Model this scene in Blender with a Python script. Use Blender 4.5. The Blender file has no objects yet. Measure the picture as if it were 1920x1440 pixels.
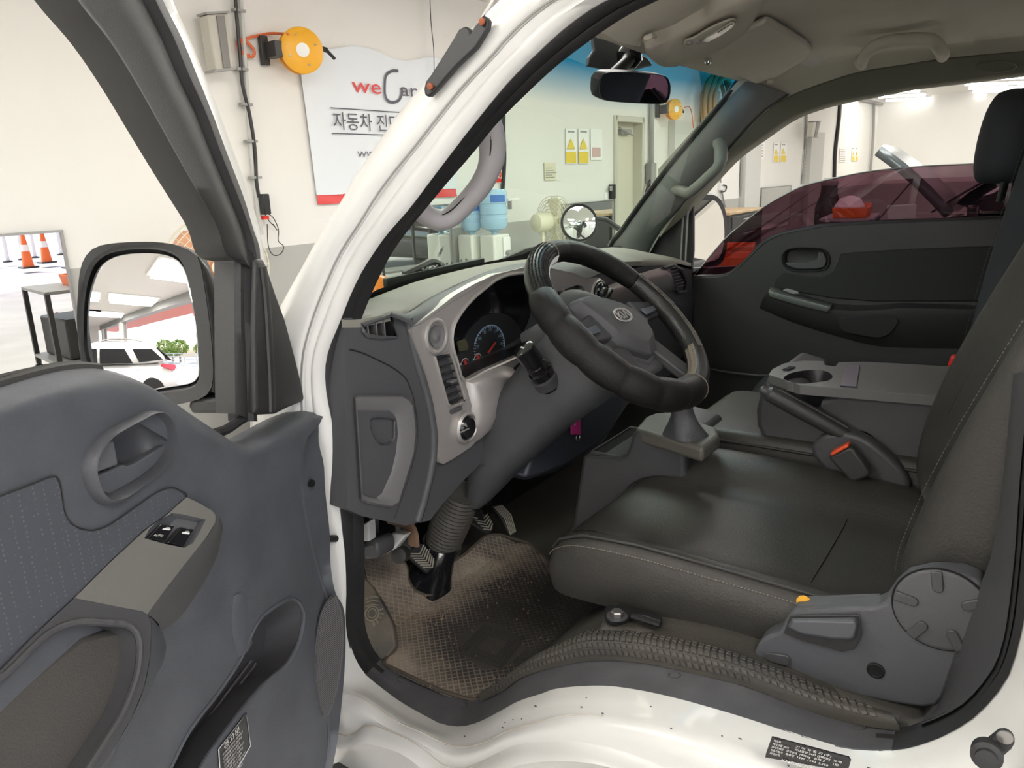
import bpy, bmesh, math, random
import numpy as np
from mathutils import Vector, Matrix
from mathutils.geometry import tessellate_polygon
random.seed(4)
rnd = random.Random(7)
scene = bpy.context.scene
col = scene.collection
V = lambda *a: np.array(a, float)

# ------------------------------------------------------------------ camera
F = 1440.0                                   # focal length in pixels of the 1920 x 1440 frame
def cam_axes():
    d = V(208, -5450, -F); d /= np.linalg.norm(d)
    x = V(1020, 420, -F); x -= d * (x @ d); x /= np.linalg.norm(x)
    return np.array([x, np.cross(-d, x), -d])
RC = cam_axes()
CP = V(-.8, 0, 1.6)
cd = bpy.data.cameras.new('camera'); cam = bpy.data.objects.new('camera', cd); col.objects.link(cam)
cd.sensor_width = 36; cd.lens = 36 * F / 1920; cd.clip_start = .02; cd.clip_end = 300
M = Matrix.Identity(4)
for i in range(3):
    for j in range(3): M[i][j] = RC[i][j]
    M[i][3] = CP[i]
cam.matrix_world = M
scene.camera = cam

# ------------------------------------------------------------------ sky, sun, exposure
w = bpy.data.worlds.new('world'); scene.world = w; w.use_nodes = True
nt = w.node_tree; bg = nt.nodes['Background']
sky = nt.nodes.new('ShaderNodeTexSky'); sky.sky_type = 'NISHITA'; sky.sun_disc = False
sky.sun_elevation = math.radians(52); sky.sun_rotation = math.radians(205); sky.air_density = 1.0; sky.dust_density = 2.0
nt.links.new(sky.outputs[0], bg.inputs[0]); bg.inputs[1].default_value = .42
sd = bpy.data.lights.new('sun', 'SUN'); so = bpy.data.objects.new('sun', sd); col.objects.link(so)
sd.energy = 5.5; sd.angle = math.radians(1.0); sd.color = (1, .95, .88)
so.rotation_euler = (math.radians(38), 0, math.radians(-28)); so.location = (-6, -14, 18)
vs = scene.view_settings
scene.display_settings.display_device = 'sRGB'
vs.view_transform = 'Standard'; vs.look = 'None'; vs.gamma = 1; vs.use_curve_mapping = False
vs.exposure = 0.0
cy = scene.cycles
cy.use_denoising = True; cy.max_bounces = 10; cy.diffuse_bounces = 5; cy.glossy_bounces = 5; cy.transparent_max_bounces = 16
cy.sample_clamp_indirect = 6; cy.caustics_reflective = False; cy.caustics_refractive = False

# ------------------------------------------------------------------ points from sight lines on real planes
def ray(px, py): return RC @ V(px - 960, 720 - py, -F)
def P(px, py, X=None, Y=None, Z=None, pl=None):
    r = ray(px, py)
    if X is not None: t = (X - CP[0]) / r[0]
    elif Y is not None: t = (Y - CP[1]) / r[1]
    elif Z is not None: t = (Z - CP[2]) / r[2]
    else: t = ((pl[0] - CP) @ pl[1]) / (r @ pl[1])
    return CP + r * t
def PP(pts, **k): return [P(x, y, **k) for x, y in pts]
def PS(px, py, x0, lean=.22):                # a point on the cab side, which leans inward above the belt line
    x = x0
    for _ in range(6):
        p = P(px, py, X=x); x = x0 + lean * max(0, p[2] - 1.35)
    return P(px, py, X=x)

def PJ(p):                                   # where a point shows in the frame
    c = RC.T @ (np.array(p) - CP); return (960 - F*c[0]/c[2], 720 + F*c[1]/c[2])

# ------------------------------------------------------------------ curves
def spl(pts, n, closed=False, smooth=True):
    pts = [np.array(p, float) for p in pts]
    if smooth and len(pts) > 2:
        m = len(pts); out = []
        for i in range(m if closed else m - 1):
            if closed: a, b, c, d = pts[i-1], pts[i], pts[(i+1) % m], pts[(i+2) % m]
            else: a, b, c, d = pts[max(i-1, 0)], pts[i], pts[i+1], pts[min(i+2, m-1)]
            for k in range(8):
                t = k / 8
                out.append(.5 * ((2*b) + (c-a)*t + (2*a-5*b+4*c-d)*t*t + (3*b-a-3*c+d)*t**3))
        if not closed: out.append(pts[-1])
        pts = out
    if closed: pts = pts + [pts[0]]
    A = np.array(pts); L = np.r_[0, np.cumsum(np.linalg.norm(np.diff(A, axis=0), axis=1))]
    s = np.linspace(0, L[-1], n + 1)[:-1] if closed else np.linspace(0, L[-1], n)
    return [V(*[np.interp(x, L, A[:, k]) for k in range(A.shape[1])]) for x in s]
def unit(v): return v / (np.linalg.norm(v) + 1e-12)

class MB:
    def __init__(s): s.v = []; s.f = []
    def add(s, vs): b = len(s.v); s.v += [tuple(float(c) for c in p) for p in vs]; return b
    def poly(s, pts): b = s.add(pts); s.f.append(tuple(range(b, b + len(pts)))); return s
    def loft(s, rows, cu=False, cv=False, cap=False):
        n = len(rows[0]); b = s.add([p for r in rows for p in r]); m = len(rows)
        for i in range(m if cv else m - 1):
            for j in range(n if cu else n - 1):
                i2 = (i + 1) % m; j2 = (j + 1) % n
                s.f.append((b + i*n + j, b + i*n + j2, b + i2*n + j2, b + i2*n + j))
        if cap:
            if cap != 'end': s.f.append(tuple(b + j for j in range(n))[::-1])
            s.f.append(tuple(b + (m-1)*n + j for j in range(n)))
        return s
    def prism(s, pts, vec):
        vec = np.array(vec, float); return s.loft([pts, [np.array(p) + vec for p in pts]], cu=True, cap=True)
    def box(s, c, size, ax=None):
        ax = np.eye(3) if ax is None else np.array(ax); h = np.array(size) / 2; c = np.array(c, float)
        q = lambda a, b_, d: c + ax[0]*h[0]*a + ax[1]*h[1]*b_ + ax[2]*h[2]*d
        return s.loft([[q(-1,-1,z), q(1,-1,z), q(1,1,z), q(-1,1,z)] for z in (-1, 1)], cu=True, cap=True)
    def tube(s, path, r, n=8, closed=False, up=None, flat=1.0, cap=True):
        path = [np.array(p, float) for p in path]; m = len(path); rows = []; u = None
        for i, p in enumerate(path):
            t = unit((path[(i+1) % m] - path[i-1]) if closed else (path[min(i+1, m-1)] - path[max(i-1, 0)]))
            if up is not None: u = np.array(up, float)
            elif u is None: u = V(0, 0, 1) if abs(t[2]) < .9 else V(1, 0, 0)
            u = unit(u - t * (u @ t)); b_ = np.cross(t, u)
            rr = r[i] if hasattr(r, '__len__') else r
            rows.append([p + rr * (math.cos(2*math.pi*k/n) * b_ + flat * math.sin(2*math.pi*k/n) * u) for k in range(n)])
        return s.loft(rows, cu=True, cv=closed, cap=cap and not closed)
    def lathe(s, prof, o, ax, n=24, u=None):
        o = np.array(o, float); ax = unit(np.array(ax, float))
        if u is None: u = V(0, 0, 1) if abs(ax[2]) < .9 else V(1, 0, 0)
        u = unit(u - ax * (u @ ax)); b_ = np.cross(ax, u)
        return s.loft([[o + ax*h + r*(math.cos(2*math.pi*k/n)*u + math.sin(2*math.pi*k/n)*b_) for k in range(n)] for r, h in prof], cu=True, cap=True)
    def plate(s, outer, holes=(), vec=None):
        """planar face with holes; with vec also a back face and side walls"""
        loops = [list(outer)] + [list(h) for h in holes]
        tris = tessellate_polygon([[Vector(p) for p in l] for l in loops])
        flat = [p for l in loops for p in l]; b = s.add(flat); N = len(flat)
        s.f += [tuple(b + i for i in t) for t in tris]
        if vec is not None:
            b2 = s.add([np.array(p) + np.array(vec) for p in flat])
            s.f += [tuple(b2 + i for i in t[::-1]) for t in tris]; k = 0
            for l in loops:
                m = len(l); s.f += [(b+k+i, b+k+(i+1) % m, b2+k+(i+1) % m, b2+k+i) for i in range(m)]; k += m
        return s

ORG = {}
def link(o, parent, org):
    col.objects.link(o)
    if parent is not None: o.parent = parent; ORG[o.name] = ORG[parent.name]
    else: o.location = org; ORG[o.name] = np.array(org, float)
def obj(name, mb, mat, parent=None, org=None, bevel=0, seg=2, sub=0, flat=False, ang=38, thick=0, **props):
    if parent is not None: org = ORG[parent.name]
    if org is None:
        A = np.array(mb.v); org = (A.min(0) + A.max(0)) / 2; org[2] = A[:, 2].min()
    org = np.array(org, float)
    me = bpy.data.meshes.new(name)
    me.from_pydata([tuple(np.array(v) - org) for v in mb.v], [], mb.f); me.validate(); 
    bm = bmesh.new(); bm.from_mesh(me); bmesh.ops.remove_doubles(bm, verts=bm.verts, dist=1e-5)
    bmesh.ops.recalc_face_normals(bm, faces=bm.faces); bm.to_mesh(me); bm.free()
    if not flat:
        me.polygons.foreach_set('use_smooth', [True] * len(me.polygons)); me.set_sharp_from_angle(angle=math.radians(ang))
    me.materials.append(mat)
    o = bpy.data.objects.new(name, me); link(o, parent, org)
    if thick: m = o.modifiers.new('solid', 'SOLIDIFY'); m.thickness = thick; m.offset = 0
    if bevel: m = o.modifiers.new('bevel', 'BEVEL'); m.width = bevel; m.segments = seg; m.limit_method = 'ANGLE'; m.angle_limit = math.radians(35)
    if sub: m = o.modifiers.new('sub', 'SUBSURF'); m.levels = sub; m.render_levels = sub
    for k, v in props.items(): o[k] = v
    return o
def tag(o, label, cat, group=None):
    o['label'] = label; o['category'] = cat
    if group: o['group'] = group
    return o
def thing(name, label, cat, loc, group=None):
    o = bpy.data.objects.new(name, None); o.empty_display_size = .1; link(o, None, loc); return tag(o, label, cat, group)
def dup(o, parent=None, loc=None):
    c = o.copy(); col.objects.link(c); c.parent = parent
    if loc is not None: c.location = loc
    ORG[c.name] = np.array(loc, float) if loc is not None else ORG[o.name]
    for ch in list(o.children): dup(ch, c)
    return c
def text_mb(body, origin, ux, uy, h, mb=None, lift=None, width=None, align='LEFT'):
    """flat lettering: mesh of the default font laid on the plane (ux, uy); h = cap height of the line"""
    cu = bpy.data.curves.new('t', 'FONT'); cu.body = body; cu.size = 1; cu.resolution_u = 2; cu.align_x = align
    to = bpy.data.objects.new('t', cu); col.objects.link(to)
    dg = bpy.context.evaluated_depsgraph_get(); dg.update()
    me = bpy.data.meshes.new_from_object(to.evaluated_get(dg))
    mb = mb or MB(); A = np.array([v.co[:] for v in me.vertices]) if len(me.vertices) else np.zeros((0, 3))
    sx = sy = h / .73
    if width and len(A): sx = width / (A[:, 0].max() - A[:, 0].min()); 
    x0 = A[:, 0].min() if (len(A) and align == 'LEFT') else 0
    b = mb.add([origin + ux*(p[0]-x0)*sx + uy*p[1]*sy + (lift if lift is not None else 0) for p in A])
    mb.f += [tuple(b + i for i in f.vertices) for f in me.polygons]
    bpy.data.objects.remove(to); bpy.data.curves.remove(cu); bpy.data.meshes.remove(me)
    return mb

# ------------------------------------------------------------------ materials
def mat(name, c, rough=.5, metal=0, bump=0, bscale=400, spec=.5, var=0, vscale=6, c2=None, coat=0, emit=None, estr=1):
    m = bpy.data.materials.new(name); m.use_nodes = True; t = m.node_tree; b = t.nodes['Principled BSDF']
    c = tuple(c) + (1,)
    b.inputs['Base Color'].default_value = c; b.inputs['Roughness'].default_value = rough; b.inputs['Metallic'].default_value = metal
    b.inputs['Specular IOR Level'].default_value = spec; b.inputs['Coat Weight'].default_value = coat; b.inputs['Coat Roughness'].default_value = .05
    tc = t.nodes.new('ShaderNodeTexCoord')
    if var:
        n = t.nodes.new('ShaderNodeTexNoise'); n.inputs['Scale'].default_value = vscale; n.inputs['Detail'].default_value = 6
        t.links.new(tc.outputs['Object'], n.inputs['Vector'])
        r = t.nodes.new('ShaderNodeValToRGB'); r.color_ramp.elements[0].position = .38; r.color_ramp.elements[1].position = .68
        r.color_ramp.elements[0].color = c
        r.color_ramp.elements[1].color = (tuple(c2) + (1,)) if c2 else tuple(min(1, x * (1 + var)) for x in c[:3]) + (1,)
        t.links.new(n.outputs[0], r.inputs[0]); t.links.new(r.outputs[0], b.inputs['Base Color'])
    if bump:
        n2 = t.nodes.new('ShaderNodeTexNoise'); n2.inputs['Scale'].default_value = bscale; n2.inputs['Detail'].default_value = 2
        t.links.new(tc.outputs['Object'], n2.inputs['Vector'])
        bp = t.nodes.new('ShaderNodeBump'); bp.inputs['Strength'].default_value = bump; bp.inputs['Distance'].default_value = .001
        t.links.new(n2.outputs[0], bp.inputs['Height']); t.links.new(bp.outputs[0], b.inputs['Normal'])
    if emit: b.inputs['Emission Color'].default_value = tuple(emit) + (1,); b.inputs['Emission Strength'].default_value = estr
    return m
def glass(name, tint, refl=.06, top=None, rough=.0):
    """thin pane: tinted see-through with a faint mirror film; top = (tint, z0, z1) shade band"""
    m = bpy.data.materials.new(name); m.use_nodes = True; t = m.node_tree; t.nodes.clear()
    o = t.nodes.new('ShaderNodeOutputMaterial'); mx = t.nodes.new('ShaderNodeMixShader')
    tr = t.nodes.new('ShaderNodeBsdfTransparent'); gl = t.nodes.new('ShaderNodeBsdfGlossy'); gl.inputs['Roughness'].default_value = rough
    lw = t.nodes.new('ShaderNodeLayerWeight'); lw.inputs[0].default_value = .5
    pw = t.nodes.new('ShaderNodeMath'); pw.operation = 'POWER'; pw.inputs[1].default_value = 5; t.links.new(lw.outputs['Facing'], pw.inputs[0])
    fr = t.nodes.new('ShaderNodeMath'); fr.operation = 'MULTIPLY_ADD'; fr.inputs[1].default_value = .6; fr.inputs[2].default_value = refl * .7; t.links.new(pw.outputs[0], fr.inputs[0])
    tr.inputs[0].default_value = tuple(tint) + (1,)
    if top:
        g = t.nodes.new('ShaderNodeNewGeometry'); sp = t.nodes.new('ShaderNodeSeparateXYZ'); mr = t.nodes.new('ShaderNodeMapRange')
        mr.inputs[1].default_value = top[1]; mr.inputs[2].default_value = top[2]
        mc = t.nodes.new('ShaderNodeMix'); mc.data_type = 'RGBA'
        mc.inputs[6].default_value = tuple(tint) + (1,); mc.inputs[7].default_value = tuple(top[0]) + (1,)
        t.links.new(g.outputs['Position'], sp.inputs[0]); t.links.new(sp.outputs[2], mr.inputs[0]); t.links.new(mr.outputs[0], mc.inputs[0]); t.links.new(mc.outputs[2], tr.inputs[0])
    t.links.new(fr.outputs[0], mx.inputs[0]); t.links.new(tr.outputs[0], mx.inputs[1]); t.links.new(gl.outputs[0], mx.inputs[2]); t.links.new(mx.outputs[0], o.inputs[0])
    return m
K = {}
def mk(n, *a, **k): K[n] = mat(n, *a, **k)
mk('paint', (.76, .76, .735), .28, coat=.6, var=.02, vscale=3)
mk('jamb', (.64, .64, .62), .4, coat=.2, var=1, vscale=9, c2=(.61, .605, .575))
mk('rubber', (.022, .022, .023), .55, bump=.2, bscale=300)
mk('trim', (.086, .088, .094), .5, bump=.35, bscale=900)
mk('trim2', (.064, .064, .068), .45, bump=.35, bscale=900)
mk('trimlight', (.17, .165, .17), .5, bump=.3, bscale=900)
mk('door', (.084, .090, .102), .48, bump=.35, bscale=900, var=.25, vscale=14)
mk('darktrim', (.036, .036, .035), .45, bump=.3, bscale=700)
mk('black', (.012, .012, .013), .4)
mk('gloss', (.010, .010, .012), .15, coat=.4)
mk('void', (.006, .006, .006), .9)
mk('silver', (.50, .475, .455), .36, metal=.45, bump=.1, bscale=1500)
mk('silver2', (.30, .295, .285), .38, metal=.5, bump=.1, bscale=1500)
mk('dust', (.30, .29, .25), .6, bump=.3, bscale=700, var=1, vscale=7, c2=(.24, .235, .205))  # dusty plastic, its colour paled further to stand for windscreen light
mk('liner', (.56, .53, .45), .9, bump=.4, bscale=1600, var=.1, vscale=4)
mk('linerframe', (.15, .147, .11), .8, bump=.3, bscale=900)
mk('pillar', (.17, .17, .165), .6, bump=.3, bscale=900)
mk('gripmat', (.52, .50, .51), .5, bump=.2, bscale=900)
mk('leather', (.036, .034, .030), .5, bump=.6, bscale=260, var=.35, vscale=5)
mk('leatherb', (.045, .044, .043), .45, bump=.6, bscale=260, var=.2, vscale=5)
mk('fabric', (.038, .042, .050), .8, bump=.6, bscale=900)
mk('wheelcover', (.016, .021, .020), .30, bump=.5, bscale=500)
mk('stitch', (.22, .195, .15), .7)
mk('seam', (.018, .017, .016), .6)
mk('carpet', (.055, .052, .046), .7, bump=.5, bscale=300, var=1, vscale=8, c2=(.075, .068, .055))
mk('chrome', (.8, .8, .8), .08, metal=1)
mk('steel', (.35, .34, .33), .35, metal=.9)
mk('mirror', (.92, .93, .93), .0, metal=1)
mk('dimmirror', (.62, .66, .78), .02, metal=1)
mk('white', (.85, .85, .83), .5)
mk('letter', (.70, .70, .68), .5)
mk('red', (.75, .03, .02), .45)
mk('orange', (.80, .16, .03), .45)
mk('yellow', (.85, .42, .02), .4)
mk('pink', (.62, .04, .25), .5)
mk('cream', (.72, .68, .52), .5)
mk('grey', (.30, .30, .29), .5)
mk('wallwhite', (.77, .76, .725), .75, var=.03, vscale=.9, bump=.1, bscale=60)
mk('wallgrey', (.42, .415, .39), .7, var=.05, vscale=1.2)
mk('ceilpaint', (.74, .72, .68), .85)
mk('concrete', (.52, .51, .48), .55, var=.2, vscale=1.5)
mk('asphalt', (.45, .44, .43), .9, var=.2, vscale=2)
mk('leaf', (.20, .30, .05), .8, var=1, vscale=3, c2=(.42, .50, .12))
mk('wood', (.45, .33, .20), .6, var=.3, vscale=9)
mk('hose', (.70, .16, .06), .5)
mk('brownhose', (.45, .28, .14), .5)
mk('tubelight', (1, 1, 1), .5, emit=(1, .98, .95), estr=9)
mk('carblack', (.010, .010, .013), .12, coat=.8)
mk('carwhite', (.82, .82, .80), .2, coat=.7)
mk('carglass', (.012, .013, .016), .05, coat=.3)
mk('tyre', (.02, .02, .02), .8)
mk('lampred', (.6, .01, .02), .15)
mk('lampclear', (.75, .78, .8), .1, metal=.5)
mk('amber', (.9, .25, .02), .25)
mk('teal', (.10, .30, .26), .5)
G_wind = glass('windscreen_glass', (.80, .92, .84), .06, top=((.012, .30, .56), 1.755, 1.835))
G_film = glass('purple_film_glass', (.38, .27, .31), .05)
G_clear = glass('clear_glass', (.92, .97, .95), .06)
# ================================================================== THE GARAGE
WD = unit(V(.9987, -.0503, 0)); WN = V(WD[1], -WD[0], 0)       # wall direction (to the right), normal toward the room
W0 = V(3.513, 5.361, 0)
CEIL = 3.45
def PW(px, py, off=0): return P(px, py, pl=(W0 + WN*off, WN))
def wp(u, z, off=0): return W0 + WD*u + WN*off + V(0, 0, z)
def wu(p): return (np.array(p) - W0) @ WD
def structure(name, mb, m, **k): return obj(name, mb, m, kind='structure', **k)
ucor = wu(PW(1640, 300))
O0 = V(4, -4.6, 0); OD = unit(V(-7.3, 1.75, 0)); ON = V(-OD[1], OD[0], 0)      # line of the open side, behind the photographer
if ON[1] > 0: ON = -ON
def oy(x): return O0[1] + (x-O0[0])*OD[1]/OD[0]
BX0, BX1 = -20.5, 24.6
plan = [V(BX0, oy(BX0), 0), V(BX1, oy(BX1), 0), V(BX1, 4.6, 0), V(BX0, 6.9, 0)]
structure('floor', MB().prism(plan, V(0, 0, -.1)), K['concrete'], org=(6, 0, -.1))
# front wall: white above, grey dado below, cut by the doorway
dU0, dU1, dZ = wu(PW(1150, 300)), wu(PW(1204, 300)), 2.42
DADO = 1.135
for (u0, u1) in ((-25.6, dU0), (dU1, ucor)):
    structure('wall_front', MB().box(wp((u0+u1)/2, (CEIL+DADO)/2, -.1), (u1-u0, .2, CEIL-DADO), [WD, -WN, (0, 0, 1)]), K['wallwhite'])
    structure('wall_front_dado', MB().box(wp((u0+u1)/2, DADO/2, -.1), (u1-u0, .2, DADO), [WD, -WN, (0, 0, 1)]), K['wallgrey'])
structure('wall_front_lintel', MB().box(wp((dU0+dU1)/2, (CEIL+dZ)/2, -.1), (dU1-dU0, .2, CEIL-dZ), [WD, -WN, (0, 0, 1)]), K['wallwhite'])
cor = wp(ucor, 0)
RD = unit(V(.02, -1, 0)); RN = V(-1, -.02, 0)
structure('wall_right', MB().box(cor + RD*7 - RN*.1 + V(0, 0, (CEIL+DADO)/2), (14.2, .2, CEIL-DADO), [RD, -RN, (0, 0, 1)]), K['wallwhite'])
structure('wall_right_dado', MB().box(cor + RD*7 - RN*.1 + V(0, 0, DADO/2), (14.2, .2, DADO), [RD, -RN, (0, 0, 1)]), K['wallgrey'])
structure('wall_left', MB().box((BX0-.1, 4.2, CEIL/2), (.2, 5.4, CEIL)), K['wallwhite'])
structure('ceiling', MB().prism([p + V(0, 0, CEIL) for p in plan], V(0, 0, .2)), K['ceilpaint'], org=(1, 0, CEIL))
def op(t, off=0, z=0): return O0 + OD*t + ON*off + V(0, 0, z)
structure('trim_1', MB().box(op(2, 0, CEIL-.16), (46, .35, .32), [OD, ON, (0, 0, 1)]), K['grey'])
for i, t in enumerate((-19, -12.5, -6, 1, 19.0, 24)):
    structure('pillar', MB().box(op(t, 0, (CEIL-.3)/2), (.45, .4, CEIL-.3), [OD, ON, (0, 0, 1)]), K['wallwhite'])
    structure('trim_2', MB().box(op(t-.26, .05, (CEIL-.3)/2), (.06, .16, CEIL-.3), [OD, ON, (0, 0, 1)]), K['grey'])
structure('pavement', MB().box((0, -21, -.16), (110, 58, .1)), K['asphalt'], org=(4, -25, 0))
structure('canopy', MB().box(op(2, 1.9, CEIL+.35), (60, 3.2, .25), [OD, ON, (0, 0, 1)]), mat('canopyred', (.62, .17, .12), .5))

# ceiling lamps: frames of five tubes, each with the lamp that lights the room
lamps = []
for (px, py) in ((1690, 177), (1866, 163)):
    lamps.append(P(px, py, Z=CEIL-.03))
spots = []
for x in (-13, -9, -5.2, -1.4, 2.4, 6.2, 10.0, 13.8):
    for y in (-2.6, 2.2):
        if y > oy(x) + 1.3: spots.append((x, y))
        elif oy(x) + 1.3 < 2.0: spots.append((x, oy(x) + 1.4))
frame0 = None
for i, (x, y) in enumerate(spots):
    z = CEIL - .05
    t = thing('ceiling_lamp', 'flat ceiling lamp with a row of white tubes', 'lamp', (x, y, CEIL-.08), 'lamps on the garage ceiling')
    obj('housing', MB().box((x, y, CEIL-.02), (1.35, 2.0, .05)), K['white'], t)
    for k in range(5):
        obj('tube', MB().tube([V(x-.52+.26*k, y-.9, z-.03), V(x-.52+.26*k, y+.9, z-.03)], .02, 6), K['tubelight'], t)
    ld = bpy.data.lights.new('lamp_light', 'AREA'); ld.shape = 'RECTANGLE'; ld.size = 1.2; ld.size_y = 1.8; ld.energy = 55; ld.color = (1, .965, .91)
    lo = bpy.data.objects.new('lamp_light', ld); col.objects.link(lo); lo.location = (0, 0, -.06); lo.parent = t

ordn = ('topmost', 'second', 'third', 'fourth', 'lowest')
for blk, rows_ in (('left', ((1675, 1712, 165.6), (1633, 1724, 173), (1648, 1735, 180), (1661, 1745, 186.5))), ('right', ((1847, 1925, 147), (1810, 1928, 157), (1817, 1940, 164), (1825, 1950, 170), (1833, 1960, 175.5)))):
    for k, (xa, xb, yy) in enumerate(rows_):
        a, b = P(xa, yy+2, Z=CEIL-.09), P(xb, yy-2, Z=CEIL-.09)
        n_ = ordn[k] if k < len(rows_)-1 else 'lowest'
        t = thing('tube_lamp', '%s white tube lamp of the %s block seen above the passenger window' % (n_, blk), 'lamp', (a+b)/2, 'tube lamps on the far ceiling')
        obj('batten', MB().box((a+b)/2 + V(0, 0, .055), (np.linalg.norm(b-a), .09, .05), [unit(b-a), unit(np.cross(V(0, 0, 1), b-a)), (0, 0, 1)]), K['white'], t, bevel=.008)
        obj('tube', MB().tube([a, b], .028, 8), K['tubelight'], t)

for k, (px, py) in enumerate(((1690, 177), (1866, 163))):
    ld = bpy.data.lights.new('lamp_light', 'AREA'); ld.shape = 'RECTANGLE'; ld.size = 1.2; ld.size_y = 4; ld.energy = 75; ld.color = (1, .95, .88)
    lo = bpy.data.objects.new('lamp_light', ld); col.objects.link(lo); lo.location = P(px, py, Z=CEIL-.14)
# ---- things on and before the front wall
def wallbox(name, px0, py0, px1, py1, th, m, parent=None, off=0, bevel=.004, **k):
    a, b = PW(px0, py0, off), PW(px1, py1, off); u0, u1 = wu(a), wu(b)
    c = wp((u0+u1)/2, (a[2]+b[2])/2, off+th/2)
    return obj(name, MB().box(c, (abs(u1-u0), th, abs(a[2]-b[2])), [WD, -WN, (0, 0, 1)]), m, parent, bevel=bevel, **k)
UZ = V(0, 0, 1)
# banner
bn = thing('banner', 'white wall banner with red and grey lettering above a red stripe', 'banner', PW(700, 385))
u0, z1 = wu(PW(552, 78)), PW(552, 78)[2]; u1 = wu(PW(848, 380)); z0 = PW(568, 385)[2]; zr = PW(567, 367)[2]
def banner_sheet(za, zb):
    rows = []
    for i in range(9):
        z = za + (zb-za)*i/8
        rows.append([wp(u0 + .06*(1-(z-z0)/(z1-z0)) + (u1-u0)*j/24, z - (.035*math.sin(j*.5)*(z-z0)/(z1-z0) if zb == z1 else 0), .02 + .008*math.sin(j*.9+i*.3)) for j in range(25)])
    return MB().loft(rows)
mb_blue = mat('bannerwhite', (.74, .78, .82), .6)
obj('sheet', banner_sheet(zr, z1), mb_blue, bn)
obj('stripe', banner_sheet(z0, zr), mat('stripered', (.72, .07, .07), .5), bn)
def btext(name, body, px, py, hpx, wpx, m, off=.035):
    o = PW(px, py, off); h = abs(PW(px, py-hpx, off)[2] - o[2]); wd = wu(PW(px+wpx, py, off)) - wu(o)
    return obj(name, text_mb(body, o, WD, UZ, h, width=wd), m, bn, flat=True)
tg = mat('textgrey', (.10, .095, .12), .6)
btext('lettering', 'we', 661, 172, 30, 54, mat('textred', (.70, .04, .04), .5))
btext('lettering', 'ar', 752, 179, 26, 31, tg)
cpts = [PW(x, y, .036) for x, y in ((747, 133), (735, 133), (725, 140), (722, 152), (722, 176), (727, 188), (737, 192), (748, 188), (753, 178), (754, 166))]
obj('logo', MB().tube(spl(cpts, 40), .013, 6, up=WN, flat=.15), tg, bn)
btext('lettering', '자동차 진단·탁송', 626, 240, 27, 172, tg)
btext('lettering', 'WWW.WECAR', 671, 295, 12, 104, tg)
for (a, b_) in (((620, 202), (800, 214)), ((622, 250), (800, 255))):
    obj('rule', MB().tube([PW(*a, .034), PW(*b_, .034)], .004, 4), tg, bn)
# hose reels
def hose_reel(px, py, rpx, label, hose_from=None):
    c = PW(px, py, .22); s = np.linalg.norm(c - CP) / math.sqrt(F*F + (px-960)**2 + (py-720)**2); r = rpx * s * 1.0
    t = thing('hose_reel', label, 'hose reel', c - UZ*r)
    ax = unit(WN + .45*WD*(-1)); ax = unit(WN*1.0 - WD*.35)
    obj('drum', MB().lathe([(r*.5, -.07), (r*.96, -.07), (r*.96, -.05), (r*.8, -.045), (r*.8, .0), (r*.98, .005), (r*.98, .02), (r*.9, .03), (r*.35, .036), (0.01, .036)], c, ax, 36), K['yellow'], t)
    obj('hose', MB().lathe([(r*.78, -.05), (r*.93, -.045), (r*.93, .0), (r*.78, .004)], c, ax, 36), K['hose'], t)
    obj('hub_sticker', MB().lathe([(r*.30, .0362), (r*.30, .039), (.003, .039)], c, ax, 24), K['white'], t)
    u = unit(np.cross(UZ, ax))
    for k in range(4):
        q = c + r*.66*(math.cos(k*1.571+.4)*u + math.sin(k*1.571+.4)*UZ) + ax*.033
        obj('bolt', MB().lathe([(.008, 0), (.008, .008), (.001, .008)], q, ax, 8), K['steel'], t)
    obj('bracket', MB().box(c - WD*r*1.05 - WN*.1, (.08, .14, .12), [WD, -WN, UZ]).box(c - WD*r*1.25 - WN*.18, (.07, .04, .22), [WD, -WN, UZ]), K['spk'] if 'spk' in K else K['darktrim'], t, bevel=.005)
    obj('nozzle', MB().tube([c + WD*r*.95 + UZ*.04, c + WD*(r+.08) + UZ*.03], .022, 8).tube([c + WD*(r+.08) + UZ*.03, c + WD*(r+.16) - UZ*.03], .014, 8), K['black'], t)
    return t, c, r
t1, c1, r1 = hose_reel(565, 95, 42, 'yellow hose reel on the wall left of the white pillar, above the banner')
pipe = [PW(x, y, .04) for x, y in ((505, 63), (470, 70), (452, 78), (448, 92), (460, 104), (474, 106), (476, 94), (462, 78), (450, 74), (446, 84), (456, 100), (468, 104))]
obj('feed_hose', MB().tube(spl([c1 - WD*r1*.6 + UZ*.11] + pipe, 80), .012, 6), K['hose'], t1)
t2, c2, r2 = hose_reel(1265, 205, 19, 'yellow hose reel seen through the windscreen right of the rear-view mirror')
obj('hanging_hose', MB().tube(spl([PW(1283, 202, .2), PW(1292, 200, .2), PW(1297, 212, .2), PW(1300, 240, .2)], 20), .008, 6), K['hose'], t2)
c3 = PW(1345, 200, .25); hc = thing('hose_coil', 'brown hose coil on wall at the windscreen top right corner', 'hose coil', c3 - UZ*.7)
for k, (r, d) in enumerate(((.52, .0), (.47, .06), (.42, .12), (.47, -.06))):
    obj('coil', MB().tube([c3 + WN*d + r*(math.cos(a)*WD*.95 + math.sin(a)*UZ) for a in np.linspace(0, 2*math.pi, 40, endpoint=False)], .035, 8, closed=True), K['brownhose'], hc)
obj('hook', MB().box(c3 - WN*.12, (.25, .22, .5), [WD, -WN, UZ]), K['grey'], hc, bevel=.01)
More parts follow.
